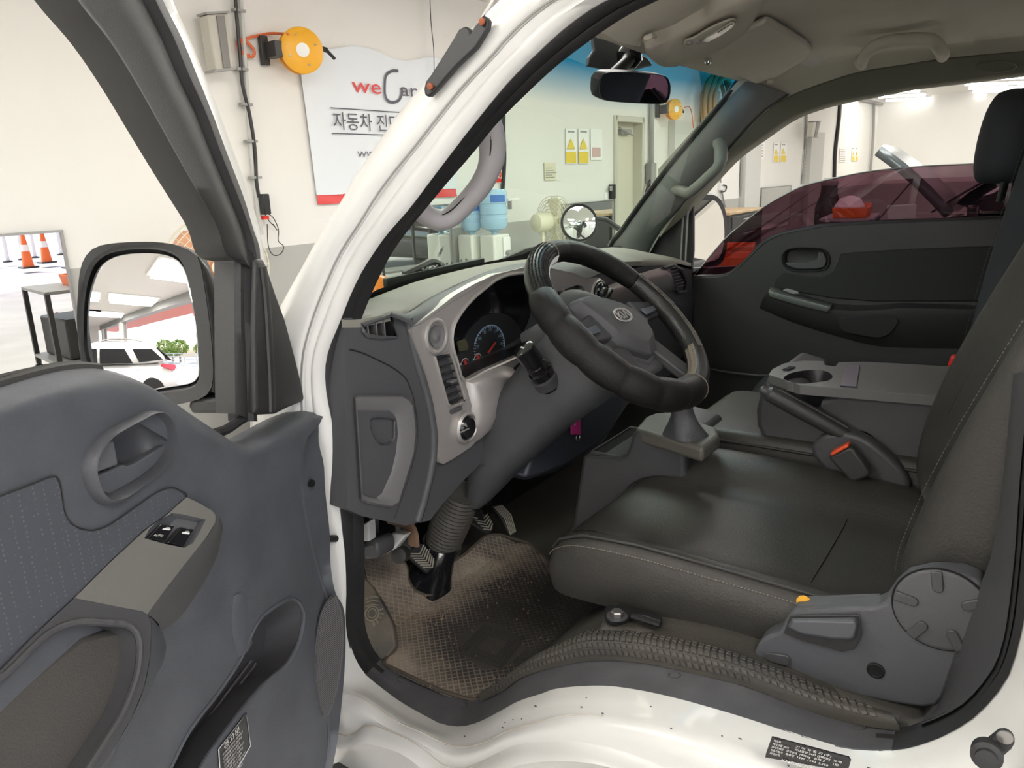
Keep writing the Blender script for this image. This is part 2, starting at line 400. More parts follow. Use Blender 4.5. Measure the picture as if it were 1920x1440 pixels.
# conduits and cables
def conduit(label, pts, r, m, name='conduit', n=30, off=.03, cat='pipe'):
    return tag(obj(name, MB().tube(spl([PW(x, y, off) for x, y in pts], n), r, 8), m), label, cat)
cn = thing('conduit', 'grey wall pipe with black cable left of the banner', 'pipe', PW(493, 400))
obj('pipe', MB().tube([PW(447, -60, .04), PW(472, 300, .04), PW(490, 440, .04)], .018, 8), mat('galv', (.55, .55, .53), .45), cn)
obj('cable', MB().tube(spl([PW(x, y, .065) for x, y in ((439, -60), (443, 20), (450, 100), (455, 160), (468, 215), (478, 280), (481, 340), (486, 370))], 40), .014, 6), K['black'], cn)
for (x, y) in ((447, 20), (452, 130), (461, 196), (470, 265), (478, 333)):
    obj('clip', MB().box(PW(x, y, .05), (.10, .05, .02), [WD, -WN, UZ]), K['grey'], cn)
pb = thing('power_adapter', 'black adapter box hung on wall pipe with dangling wires', 'adapter', PW(491, 404))
wallbox('case', 483, 364, 500, 402, .07, K['black'], pb, .06, .01)
obj('wire', MB().tube(spl([PW(x, y, .05) for x, y in ((500, 400), (512, 408), (522, 430), (522, 452), (532, 462), (526, 476), (512, 478), (503, 460), (501, 420))], 40), .004, 5), K['black'], pb)
obj('wire', MB().tube(spl([PW(x, y, .05) for x, y in ((497, 402), (505, 415), (515, 425), (520, 432), (512, 420))], 20), .004, 5), K['black'], pb)
obj('plug', MB().box(PW(497, 408, .06), (.05, .04, .03), [WD, -WN, UZ]), K['red'], pb)
ls = thing('loudspeaker', 'tall grey column loudspeaker on the wall above the door frame', 'loudspeaker', PW(400, 137))
def loudspeaker(t, quad, off=.08):
    q = [PW(x, y, off) for x, y in quad]; th = WN * .12
    obj('case', MB().prism(q, th), mat('spkcase', (.50, .48, .42), .5), t, bevel=.012)
    g = [sum(q)/4 + (p - sum(q)/4) * .85 for p in q]; cc = sum(q)/4
    inner = [cc + (p-cc)*V(1, 1, 1) for p in g]
    ex = unit(q[1]-q[0]); w_ = np.linalg.norm(q[1]-q[0])
    gr = [q[0]*.62+q[1]*.38, q[0]*.22+q[1]*.78, q[3]*.22+q[2]*.78, q[3]*.62+q[2]*.38]; cy_ = sum(gr)/4
    gr = [p + (cy_-p)*.06 + th for p in gr]
    obj('grille', MB().prism(gr, WN*.012), mat('spkgrille', (.22, .21, .20), .6), t, bevel=.004)
    obj('top_cap', MB().box((q[0]+q[1])/2 + th/2 + UZ*.01, (w_*1.06, .13, .015), [ex, -WN, UZ]), K['grey'], t)
    obj('bottom_cap', MB().box((q[2]+q[3])/2 + th/2, (w_*1.04, .13, .015), [ex, -WN, UZ]), K['grey'], t)
loudspeaker(ls, ((371, 32), (411, 30), (422, 132), (388, 136)))
tag(conduit('', ((805, -40), (808, 40), (813, 90), (814, 142)), .004, K['black'], 'hanging_wire', off=.1), 'thin black wire hanging in front of the banner', 'wire')
tag(conduit('', ((945, 200), (944, 240), (946, 300), (942, 366)), .022, K['black'], 'wall_cable'), 'black cable on the wall behind the water dispensers', 'cable')
# wall mirrors
def wall_mirror(label, px0, py0, px1, py1, zb=None, name='wall_mirror'):
    a, b = PW(px0, py0), PW(px1, py1); zb = b[2] if zb is None else zb
    t = thing(name, label, 'mirror', wp((wu(a)+wu(b))/2, zb))
    uu0, uu1 = wu(a), wu(b); c = wp((uu0+uu1)/2, (a[2]+zb)/2, .012)
    obj('pane', MB().box(c, (uu1-uu0, .012, a[2]-zb), [WD, -WN, UZ]), K['mirror'], t)
    fr = MB()
    for (cu, cz, su, sz) in (((uu0+uu1)/2, a[2], uu1-uu0+.02, .016), ((uu0+uu1)/2, zb, uu1-uu0+.02, .016), (uu0, (a[2]+zb)/2, .016, a[2]-zb), (uu1, (a[2]+zb)/2, .016, a[2]-zb)):
        fr.box(wp(cu, cz, .016), (su, .03, sz), [WD, -WN, UZ])
    obj('frame', fr, K['steel'], t)
wall_mirror('large wall mirror at left reflecting orange cones outdoors', -160, 452, 161, 700, .25)
wall_mirror('wall mirror seen through windscreen beside the water dispensers', 640, 398, 846, 500, .55)
wall_mirror('wall mirror behind the round convex mirror', 1052, 384, 1148, 470, .62)
wall_mirror('small wall mirror seen above the tinted passenger glass', 1426, 353, 1478, 420, .45)
# papers and signs
def paper(label, px0, py0, px1, py1, kind, off=.01, cat='notice'):
    t = thing('paper_notice', label, cat, PW((px0+px1)/2, py1))
    def bx(n, fx0, fy0, fx1, fy1, m, th): return wallbox(n, px0+(px1-px0)*fx0, py0+(py1-py0)*fy0, px0+(px1-px0)*fx1, py0+(py1-py0)*fy1, .004, m, t, off+th, 0)
    bx('sheet', 0, 0, 1, 1, K['cream'] if kind == 'memo' else K['white'], 0)
    yl = mat('signyellow', (.78, .58, .06), .5)
    if kind == 'warn':
        bx('footer_print', .04, .66, .96, .98, yl, .004)
        a, b, c = PW(px0+(px1-px0)*.5, py0+(py1-py0)*.28, off+.012), PW(px0+(px1-px0)*.15, py0+(py1-py0)*.58, off+.012), PW(px0+(px1-px0)*.85, py0+(py1-py0)*.58, off+.012)
        obj('warning_triangle', MB().prism([a, b, c], WN*.003), yl, t)
        bx('header_print', .2, .06, .8, .12, K['grey'], .004)
    elif kind == 'pink':
        bx('print', .15, .6, .85, .9, mat('signpink', (.6, .4, .38), .5), .004)
    elif kind == 'memo':
        for k in range(5): bx('print_line', .15, .3+.13*k, .15+.2*(3+(k*7) % 3)*.9, .33+.13*k, K['grey'], .004)
    elif kind == 'nosmoke':
        bx('footer_print', .05, .68, .95, .95, K['red'], .004)
        c = PW((px0+px1)/2, py0+(py1-py0)*.33, off+.01); r = abs(wu(PW(px1, py0))-wu(PW(px0, py0)))*.36
        obj('ring', MB().tube([c + r*(math.cos(a)*WD + math.sin(a)*UZ) for a in np.linspace(0, 2*math.pi, 20, endpoint=False)], r*.13, 5, closed=True).tube([c - r*.7*(WD-UZ), c + r*.7*(WD-UZ)], r*.1, 5), K['red'], t)
    elif kind == 'lines':
        for k in range(7): bx('print_line', .12, .06+.13*k, .88, .12+.13*k, mat('printgrey', (.5, .42, .40), .6), .004)
paper('yellow and white warning notice seen through windscreen, left of the pair', 1060, 241, 1081, 307, 'warn')
paper('yellow and white warning notice seen through windscreen, right of the pair', 1084, 241, 1104, 307, 'warn')
paper('pale pink printed notice right of the two yellow warning notices', 1107, 241, 1129, 300, 'pink')
paper('cream memo sheet taped to wall below the yellow warning notices', 1020, 305, 1042, 338, 'memo')
paper('small no smoking sign with red foot above the water bottle', 929, 319, 941, 343, 'nosmoke', cat='sign')
paper('yellow triangle notice above passenger glass, left of the near pair', 1451, 268, 1460, 304, 'warn')
paper('yellow triangle notice above passenger glass, right of the near pair', 1464, 268, 1474, 304, 'warn')
paper('red printed list on wall beside the passenger A-pillar grip', 1423, 258, 1432, 298, 'lines')
paper('pale printed list on wall left of the far yellow notices', 1575, 278, 1586, 304, 'lines')
paper('yellow notice near the room corner, left of the far pair', 1598, 276, 1602, 302, 'warn')
paper('yellow notice near the room corner, right of the far pair', 1604, 276, 1608, 302, 'warn')
paper('narrow printed sheet left of the wall column', 1506, 280, 1512, 326, 'lines')
# doorway with a cream door
dr = thing('door_1', 'cream door set back in the wall seen through windscreen', 'door', wp((dU0+dU1)/2, 0)); dr['kind'] = 'structure'
fm = mat('doorframe', (.56, .54, .46), .5); dm = mat('doorleaf', (.66, .63, .52), .5)
obj('leaf', MB().box(wp((dU0+dU1)/2, dZ/2, -.14), (dU1-dU0-.1, .05, dZ-.1), [WD, -WN, UZ]), dm, dr, bevel=.01)
for u in (dU0+.03, dU1-.03): obj('jamb', MB().box(wp(u, dZ/2, -.06), (.07, .2, dZ), [WD, -WN, UZ]), fm, dr, bevel=.01)
obj('head', MB().box(wp((dU0+dU1)/2, dZ-.04, -.06), (dU1-dU0, .2, .08), [WD, -WN, UZ]), fm, dr, bevel=.01)
obj('closer', MB().box(wp((dU0+dU1)/2+.05, dZ-.2, -.08), (.3, .06, .07), [WD, -WN, UZ]).tube([wp(dU0+.25, dZ-.15, -.05), wp(dU0+.55, dZ-.25, .0)], .012, 6), K['grey'], dr)
wallsw = thing('door_intercom', 'black intercom unit on wall left of the cream door', 'intercom', PW(1146, 372)); wallbox('case', 1141, 346, 1149, 372, .05, K['black'], wallsw)
wallbox('keypad', 1142.5, 349, 1147.5, 358, .01, K['grey'], wallsw, .05)
tag(wallbox('light_switch', 1133, 361, 1137, 374, .02, K['white']), 'small light switch left of the black intercom', 'switch')
# columns on the wall beyond the windscreen pillar
for i, (x0, x1, yt) in enumerate(((1252, 1292, 225), (1510, 1534, 247), (1388, 1416, 150))):
    ua, ub = wu(PW(x0, 300)), wu(PW(x1, 300)); zt = PW(x0, yt)[2]
    structure('trim_3', MB().box(wp((ua+ub)/2, zt/2, .06), (ub-ua, .12, zt), [WD, -WN, UZ]), mat('colgrey', (.56, .56, .53), .7), bevel=.01)
c4 = thing('conduit', 'grey wall pipe with hanging loops below the second hose reel', 'pipe', PW(1222, 365))
obj('pipe', MB().tube([PW(1222, 150, .05), PW(1222, 330, .05)], .035, 8), K['grey'], c4)
obj('socket', MB().box(PW(1221, 325, .08), (.16, .1, .3), [WD, -WN, UZ]), K['grey'], c4, bevel=.01)
obj('cable', MB().tube(spl([PW(x, y, .1) for x, y in ((1222, 330), (1213, 352), (1210, 366), (1217, 350), (1224, 335))], 24), .014, 6).tube(spl([PW(x, y, .1) for x, y in ((1225, 312), (1226, 330), (1232, 352))], 12), .02, 6), K['black'], c4)
conduit('black cable on wall left of the tilted loudspeaker', ((1512, 170), (1511, 260), (1504, 345)), .03, K['grey'], 'wall_cable', cat='cable')
conduit('dark cable hanging between the two far notices', ((1575, 178), (1573, 220), (1566, 280), (1564, 332)), .05, K['black'], 'wall_cable', cat='cable')
conduit('thin grey pipe at the room corner', ((1639, 193), (1637, 260), (1632, 322)), .035, K['grey'], 'corner_pipe', off=.07)
conduit('thin cable hanging beside the passenger grip', ((1391, 295), (1389, 340), (1389, 372)), .02, K['grey'], 'wall_cable', cat='cable')
conduit('thin pipe running down wall above the passenger mirror', ((1351, 260), (1351, 340), (1360, 390)), .016, K['grey'], 'wall_cable', cat='cable')
skt = thing('wall_socket', 'white wall socket with a black cord above the passenger mirror', 'socket', PW(1351, 357))
wallbox('case', 1346, 343, 1356, 356, .06, K['white'], skt, .0)
obj('cord', MB().tube(spl([PW(x, y, .08) for x, y in ((1356, 347), (1362, 349), (1360, 358), (1352, 360))], 16), .012, 5), K['black'], skt)
l2 = thing('loudspeaker', 'tilted column loudspeaker on wall above the passenger window', 'loudspeaker', PW(1520, 260)); loudspeaker(l2, ((1515, 229), (1529, 229), (1522, 259), (1511, 258)), .25)
cp_ = thing('ceiling_pipe', 'thin pipe along the top of the far wall', 'pipe', PW(1600, 190)); obj('pipe', MB().tube([wp(ucor-9, CEIL-.14, .1), wp(ucor-.1, CEIL-.14, .1)], .04, 6), K['grey'], cp_)
# water dispensers
def dispenser(label, x0, x1, ytop, off, front=True):
    a, b = PW(x0, ytop, off), PW(x1, ytop, off); wd = wu(b)-wu(a); uc = (wu(a)+wu(b))/2; zt = a[2]
    t = thing('water_dispenser', label, 'water dispenser', wp(uc, 0, off-.10))
    wb = mat('dispwhite', (.74, .74, .68), .4)
    obj('cabinet', MB().box(wp(uc, zt/2, off-.10), (wd, .20, zt), [WD, -WN, UZ]), wb, t, bevel=.02)
    if front:
        p = obj('tap_panel', MB().box(wp(uc+wd*.22, zt-.16, off+.012), (wd*.42, .03, .26), [WD, -WN, UZ]), K['white'], t, bevel=.02)
        obj('tap', MB().lathe([(.03, 0), (.03, .04), (.002, .04)], wp(uc+wd*.15, zt-.2, off+.03), WN, 12).lathe([(.03, 0), (.03, .04), (.002, .04)], wp(uc+wd*.30, zt-.2, off+.03), WN, 12), K['grey'], p)
    return t, wp(uc, zt, off-.10), wd
bg_ = bpy.data.materials.new('bottle_blue'); bg_.use_nodes = True; _b = bg_.node_tree.nodes['Principled BSDF']
_b.inputs['Base Color'].default_value = (.42, .66, .84, 1); _b.inputs['Roughness'].default_value = .15; _b.inputs['Alpha'].default_value = .8
def bottle(label, base, r, h):
    t = thing('water_bottle', label, 'water bottle', base)
    pr = [(.03, 0), (.03, .05*h), (r*.85, .13*h), (r, .22*h), (r, .36*h), (r*.94, .38*h), (r*.94, .44*h), (r, .46*h), (r, .60*h), (r*.94, .62*h), (r*.94, .68*h), (r, .70*h), (r, .92*h), (r*.9, 1.0*h), (.01, 1.0*h)]
    obj('body', MB().lathe(pr, base, UZ, 28), bg_, t)
    lb = [(r*1.012, .72*h), (r*1.012, .88*h)]
    n = 9; d0 = math.atan2((CP-base)[1], (CP-base)[0])
    rows = [[base + V(r*1.015*math.cos(d0+a), r*1.015*math.sin(d0+a), zz*h) for a in np.linspace(-.2, 1.0, n)] for zz in (.72, .88)]
    obj('label_band', MB().loft(rows), mat('labelblue', (.05, .16, .50), .4), t)
d1, b1, w1 = dispenser('white water dispenser on the right, with a tap panel', 926, 956, 441, .5)
bottle('blue water bottle on the right-hand white dispenser', b1, .145, .46)
d2, b2, w2 = dispenser('white water dispenser on the left, behind the pillar grip', 884, 912, 441, .26, False)
bottle('blue water bottle on the left-hand white dispenser', b2 + WD*.0, .105, .34)
cuph = thing('cup_holder', 'small white cup arm on the wall beside the water bottle', 'cup holder', PW(958, 372)); wallbox('arm', 948, 372, 968, 376, .05, K['white'], cuph, .1); wallbox('tube', 951, 374, 954, 392, .05, K['grey'], cuph, .1)
# pedestal fans
def fan(label, px, py, rpx, off, axis, cage, blade, nb=5):
    c = PW(px, py, off); s = np.linalg.norm(c-CP)/math.sqrt(F*F+(px-960)**2+(py-720)**2); r = rpx*s; ax = unit(axis)
    t = thing('pedestal_fan', label, 'fan', V(c[0], c[1], 0))
    u = unit(np.cross(UZ, ax)); v = np.cross(ax, u)
    g = MB()
    for q in np.linspace(.25, 1, 7):
        hh = .09*math.sqrt(max(0, 1-q*q*.75)); 
        for s_ in (1, -1): g.tube([c + ax*s_*hh + r*q*(math.cos(a)*u+math.sin(a)*v) for a in np.linspace(0, 6.283, 32, endpoint=False)], .0035, 4, closed=True)
    for k in range(36):
        a = k*math.pi/18; d = math.cos(a)*u+math.sin(a)*v
        for s_ in (1, -1): g.tube([c + ax*s_*.09*math.sqrt(max(0, 1-q*q*.75)) + d*r*q for q in (.2, .5, .8, 1)], .0025, 4)
    obj('cage', g, cage, t, flat=True)
    for k in range(nb):
        a0 = k*2*math.pi/nb; rows = []
        for q in (.18, .4, .65, .85, .93):
            rows.append([c + r*q*(math.cos(a0+b)*u+math.sin(a0+b)*v) + ax*(.03*b) for b in np.linspace(-.42, .42, 7)*(1 if q < .9 else .75)])
        obj('blade', MB().loft(rows), blade, t, thick=.003)
    obj('hub', MB().lathe([(r*.2, -.05), (r*.2, .03), (r*.14, .06), (.002, .065)], c, ax, 24), blade, t)
    obj('badge', MB().lathe([(r*.15, .092), (r*.15, .098), (.002, .1)], c, ax, 24), K['cream'], t)
    obj('motor', MB().lathe([(.07, -.30), (.10, -.28), (.11, -.12), (.09, -.08)], c, ax, 20), K['cream'], t)
    obj('pole', MB().tube([c - ax*.18, V(*(c - ax*.18)[:2], .05)], .022, 10), K['cream'], t)
    obj('base', MB().lathe([(.26, 0), (.26, .03), (.05, .06), (.03, .09)], V(*(c-ax*.18)[:2], 0), UZ, 24), K['cream'], t)
ob = bpy.data.materials.new('fan_orange'); ob.use_nodes = True; _b = ob.node_tree.nodes['Principled BSDF']; _b.inputs['Base Color'].default_value = (.82, .42, .24, 1); _b.inputs['Alpha'].default_value = .75
fan('pedestal fan with orange blades behind the driver door mirror', 408, 500, 92, .55, WN - WD*.45, K['cream'], ob)
fan('cream pedestal fan seen side-on through the windscreen', 1040, 415, 46, .5, WD*1.0 + WN*.28, K['cream'], K['cream'], 4)
# bench cabinet and trays to the right of the truck
cb = thing('tool_cabinet', 'dark tool cabinet with a wooden top beyond the passenger mirror', 'cabinet', (10.6, 4.0, 0))
q = [V(9.9, 4.5, 0), V(11.4, 4.5, 0), V(11.4, 3.65, 0), V(9.9, 3.65, 0)]
obj('carcass', MB().prism([p + UZ*.05 for p in q], UZ*.98), K['darktrim'], cb, bevel=.01)
cq = sum(q)/4
obj('top', MB().prism([cq + (p-cq)*1.04 + UZ*1.03 for p in q], UZ*.04), K['wood'], cb, bevel=.008)
for k in range(4):
    z = .2+.21*k
    f0, f1 = q[3]+(q[2]-q[3])*.05, q[2]-(q[2]-q[3])*.05; nrm = unit(np.cross(q[2]-q[3], UZ))
    d_ = obj('drawer', MB().prism([f0+UZ*z, f1+UZ*z, f1+UZ*(z+.17), f0+UZ*(z+.17)], nrm*.015), K['darktrim'], cb, bevel=.006)
    obj('handle', MB().tube([f0*.7+f1*.3+UZ*(z+.12)+nrm*.035, f0*.3+f1*.7+UZ*(z+.12)+nrm*.035], .01, 6), K['steel'], d_)
def tray(label, c, w_, d_, h, ang, m=None):
    ax = V(math.cos(ang), math.sin(ang), 0); ay = V(-ax[1], ax[0], 0); c = np.array(c)
    o = [c + ax*w_/2*a + ay*d_/2*b for a, b in ((-1, -1), (1, -1), (1, 1), (-1, 1))]; o2 = [c + (p-c)*1.1 + UZ*h for p in o]
    i2 = [c + (p-c)*1.02 + UZ*h for p in o]; i1 = [c + (p-c)*.94 + UZ*.012 for p in o]
    return tag(obj('parts_tray', MB().loft([o, o2, i2, i1], cu=True, cap=True), m or K['orange'], org=c, bevel=.004), label, 'tray')
def cart(t, c, w_, d_, h, ang, shelf):
    ax = V(math.cos(ang), math.sin(ang), 0); ay = V(-ax[1], ax[0], 0); c = np.array(c)
    obj('top', MB().box(c+UZ*h, (w_, d_, .03), [ax, ay, UZ]), K['grey'], t, bevel=.004)
    obj('shelf', MB().box(c+UZ*shelf, (w_, d_, .03), [ax, ay, UZ]), K['grey'], t, bevel=.004)
    for a in (-1, 1):
        for b in (-1, 1):
            obj('leg', MB().box(c+ax*a*(w_/2-.02)+ay*b*(d_/2-.02)+UZ*(h/2+.04), (.04, .04, h-.08), [ax, ay, UZ]), K['darktrim'], t)
            obj('castor', MB().lathe([(.04, -.015), (.04, .015)], c+ax*a*(w_/2-.02)+ay*b*(d_/2-.02)+UZ*.04, ay, 12), K['black'], t)
c1_ = thing('work_cart', 'low grey cart with orange trays seen through the purple glass', 'cart', (5.75, 2.15, 0)); cart(c1_, (5.75, 2.15, 0), 1.3, .6, .84, .25, .2)
tray('orange tray on the low cart nearest the passenger mirror', (5.42, 2.07, .856), .42, .30, .10, .25)
tray('orange tray on the low cart, second from the passenger mirror', (5.98, 2.27, .856), .42, .32, .13, .25)
c2_ = thing('work_cart', 'grey cart carrying an orange tray beside the black car', 'cart', (8.05, 1.72, 0)); cart(c2_, (8.05, 1.72, 0), 1.0, .5, 1.10, .1, .3)
tray('wide orange tray on the cart beside the black car', (7.85, 1.67, 1.116), .52, .30, .10, .1)
tray('orange tray behind the black car headlamp', (8.35, 1.74, 1.116), .34, .28, .11, .1)
lamp_ = thing('work_bag', 'pale cloth bag on the orange tray beside the black car', 'bag', (7.85, 1.70, 1.128))
obj('bag', MB().lathe([(.02, 0), (.12, .02), (.15, .09), (.10, .17), (.03, .20), (.01, .20)], (7.85, 1.70, 1.128), UZ, 14), K['white'], lamp_)
c3_ = thing('work_cart', 'cart with black bin and orange cloth seen in the wall mirror', 'cart', (2.80, 3.35, 0)); cart(c3_, (2.80, 3.35, 0), 1.1, .75, .80, .08, .16)
tray('orange tray on the cart reflected in the large wall mirror', (2.72, 3.35, .816), .36, .30, .10, .08)
cup = thing('paper_cup', 'white paper cup standing behind the orange tray in the wall mirror', 'cup', (2.78, 3.62, .816)); obj('cup', MB().lathe([(.045, 0), (.06, .16), (.055, .16), (.04, .01)], (2.78, 3.62, .816), UZ, 16), K['white'], cup)
cr = thing('storage_bin', 'dark bin on the lower shelf of the cart in the wall mirror', 'bin', (2.80, 3.35, .175))
obj('bin', MB().box((2.78, 3.35, .36), (.86, .6, .37)), K['darktrim'], cr, bevel=.02)
gc = tag(obj('green_crate', MB().loft([[V(3.08+a*.17*s_, 3.3+b*.17*s_, z) for a, b in ((-1, -1), (1, -1), (1, 1), (-1, 1))] for s_, z in ((.8, .55), (1, .775), (.93, .775), (.75, .57))], cu=True, cap=True), K['teal'], bevel=.004), 'green crate standing on the dark bin in the wall mirror', 'crate')
cl = MB().loft([[V(2.50+.05*j, 3.03 - .012*math.sin(j*1.1+i), .55 - .055*i - .02*math.sin(j*.9)) for j in range(7)] for i in range(5)])
tag(obj('cloth', cl, K['orange'], thick=.006), 'orange cloth hung over the dark bin in the wall mirror', 'cloth')

tk0 = P(1552, 400, X=9.2); tk_ = thing('drain_tank', 'tall dark tank with a pale domed top beyond the purple glass', 'tank', (tk0[0], tk0[1], 0))
ztk = P(1545, 333, X=9.2)[2]; bk = V(tk0[0], tk0[1], 0)
obj('tank', MB().lathe([(.10, .06), (.11, .5), (.15, .7), (.15, ztk-.35), (.10, ztk-.2), (.09, ztk-.08)], bk, UZ, 18), K['darktrim'], tk_)
obj('dome', MB().lathe([(.10, ztk-.09), (.10, ztk-.05), (.06, ztk-.005), (.002, ztk)], bk, UZ, 18), K['grey'], tk_)
obj('base', MB().lathe([(.22, 0), (.22, .05), (.10, .07)], bk, UZ, 18), K['darktrim'], tk_)
# ---- cars
def loft_sec(ys, fn, n=22):
    return [fn(y, n) for y in ys]
def make_suv(body, label, loc, hood_open=False, name='suv', flip=1):
    """front toward +Y, origin on the ground under the middle"""
    L = np.array(loc, float); t = thing(name, label, 'car', loc)
    prof = [(-2.28, .50, .95, .70), (-2.22, .34, 1.02, .84), (-1.9, .24, 1.06, .91), (-1.2, .22, 1.05, .93), (0, .22, 1.04, .93), (.75, .22, 1.04, .93), (1.0, .24, 1.04, .92), (1.5, .24, .99, .90), (1.95, .28, .92, .87), (2.18, .36, .84, .78), (2.28, .48, .74, .62)]
    def sec(p):
        y, zb, zt, hw = p; out = []
        for (fx, fz) in ((-.80, 0), (-.97, .12), (-1, .35), (-.99, .62), (-.94, .86), (-.80, .97), (-.4, 1.0), (0, 1.005), (.4, 1.0), (.80, .97), (.94, .86), (.99, .62), (1, .35), (.97, .12), (.80, 0), (0, 0)):
            out.append(L + V(fx*hw, y, zb + fz*(zt-zb)))
        return out
    pr = [p for p in prof]
    if hood_open: pr = [p if p[0] < 1.0 else (p[0], p[1], p[2]-.10, p[3]) for p in prof]
    obj('body', MB().loft([sec(p) for p in pr], cu=True, cap=True), body, t, sub=1, ang=180)
    def gh(z, y0, y1, hw):
        pts = []
        for x, y in ((-hw*.80, y0), (-hw, y0+.16), (-hw, (y0+y1)/2), (-hw*.97, y1-.35), (-hw*.75, y1), (0, y1+.06), (hw*.75, y1), (hw*.97, y1-.35), (hw, (y0+y1)/2), (hw, y0+.16), (hw*.80, y0), (0, y0-.03)): pts.append(L + V(x, y, z))
        return pts
    gls = [gh(1.0, -2.16, 1.12, .88), gh(1.25, -2.02, .78, .82), gh(1.50, -1.80, .40, .74), gh(1.62, -1.68, .12, .70), gh(1.68, -1.35, -.10, .60)]
    cabin = obj('cabin', MB().loft(gls, cu=True, cap=True), body, t, sub=1, ang=180)
    def side(y, z, sx):
        hw = np.interp(z, [1.0, 1.25, 1.5, 1.62], [.88, .82, .74, .70]); return L + V(sx*(hw+.012), y, z)
    for sx in (-1, 1):
        for yy in (((-.98, 1.08), (-.06, 1.08), (-.10, 1.46), (-.80, 1.46)), ((.0, 1.08), (.72, 1.08), (.28, 1.44), (-.02, 1.46)), ((-1.86, 1.16), (-1.16, 1.10), (-1.02, 1.46), (-1.58, 1.46))):
            q = [side(y, z, sx) for y, z in yy]
            if sx < 0: q = q[::-1]
            obj('side_window', MB().prism(q, V(-sx*.02, 0, 0)), K['carglass'], t)
        if not hood_open or True:
            obj('headlamp', MB().loft([[L + V(sx*x, y, z) for x, y, z in r] for r in (((.46, 2.22, .70), (.62, 2.12, .73), (.78, 1.92, .79), (.87, 1.62, .86)), ((.46, 2.16, .83), (.62, 2.05, .86), (.77, 1.86, .90), (.84, 1.60, .91)))]), K['lampclear'], t, thick=.03)
        tl = [L + V(sx*x, y, z) for x, y, z in ((.60, -2.27, .86), (.86, -2.10, .84), (.93, -1.72, .98), (.90, -1.80, 1.06), (.62, -2.24, 1.00))]
        obj('tail_lamp', MB().prism(tl if sx > 0 else tl[::-1], V(sx*.03, -.02, 0)), K['lampred'], t, bevel=.008)
        mir = obj('door_mirror', MB().box(L + V(sx*1.04, .66, 1.08), (.20, .12, .13)), body, t, bevel=.03)
        for wy in (-1.42, 1.42):
            wh = obj('wheel', MB().lathe([(.20, -.02), (.31, 0), (.345, .03), (.345, .19), (.31, .22), (.22, .22)], L + V(sx*.71, wy, .345), (sx, 0, 0), 28), K['tyre'], t)
            obj('rim', MB().lathe([(.22, .15), (.21, .215), (.06, .19), (.05, .20), (.002, .20)], L + V(sx*.71, wy, .345), (sx, 0, 0), 20), K['steel'], wh)
        obj('roof_rail', MB().tube([L + V(sx*.60, -1.35, 1.69), L + V(sx*.62, -1.0, 1.73), L + V(sx*.62, -.4, 1.72), L + V(sx*.60, -.12, 1.66)], .018, 8), K['steel'], t)
        for yy in (-.04, -1.02): obj('door_handle', MB().box(L + V(sx*.935, yy-.12, .90), (.02, .18, .03)), body, t, bevel=.008)
    obj('windscreen', MB().loft([[L + V(x*hw, y, z) for x in (-1, -.5, 0, .5, 1)] for y, z, hw in ((1.12, 1.05, .76), (.80, 1.28, .72), (.42, 1.52, .63))]), K['carglass'], t, thick=.02)
    obj('rear_window', MB().loft([[L + V(x*hw, y, z) for x in (-1, 0, 1)] for y, z, hw in ((-2.16, 1.12, .68), (-1.98, 1.32, .64), (-1.80, 1.50, .58))]), K['carglass'], t, thick=.02)
    obj('grille', MB().box(L + V(0, 2.235, .62), (.80, .07, .18)), K['black'], t, bevel=.02)
    for k in range(3): obj('grille_bar', MB().box(L + V(0, 2.275, .56+.06*k), (.76, .015, .015)), K['chrome'], t)
    obj('number_plate', MB().box(L + V(0, 2.28, .47), (.44, .02, .10)), K['white'], t, bevel=.004)
    obj('rear_plate', MB().box(L + V(0, -2.285, .78), (.44, .02, .10)), K['white'], t, bevel=.004)
    obj('lower_bumper', MB().box(L + V(0, 2.14, .38), (1.3, .16, .14)), K['darktrim'], t, bevel=.04)
    if hood_open:
        rows = []
        for k in range(7):
            f = k/6; y = .98 + 1.15*f*math.cos(math.radians(42)); z = 1.06 + 1.15*f*math.sin(math.radians(42)) + .05*math.sin(f*3.14)
            hw = .80 - .12*f*f; rows.append([L + V(x*hw, y - .06*abs(x)**2, z - .04*x*x) for x in np.linspace(-1, 1, 9)])
        obj('raised_hood', MB().loft(rows), mat('hoodlit', (.10, .12, .125), .25, metal=.3), t, thick=.12)  # grey puts the lit, reflecting underside of the black hood into its colour
        obj('engine_bay', MB().box(L + V(0, 1.5, .87), (1.3, .9, .10)), K['darktrim'], t, bevel=.03)
        obj('hood_prop', MB().tube([L + V(.55, 1.9, .9), L + V(.5, 1.45, 1.5)], .012, 6), K['steel'], t)
    return t
make_suv(K['carblack'], 'black car with its hood raised beyond the passenger window', (10.6, .05, 0), True, 'car')
make_suv(K['carwhite'], 'white car reflected in the driver door mirror', (-7.1, 1.35, 0), False, 'car')
make_suv(mat('carblue', (.10, .16, .30), .2, coat=.5), 'blue car parked outdoors reflected in the large wall mirror', (6.2, -17.5, 0), False, 'car')

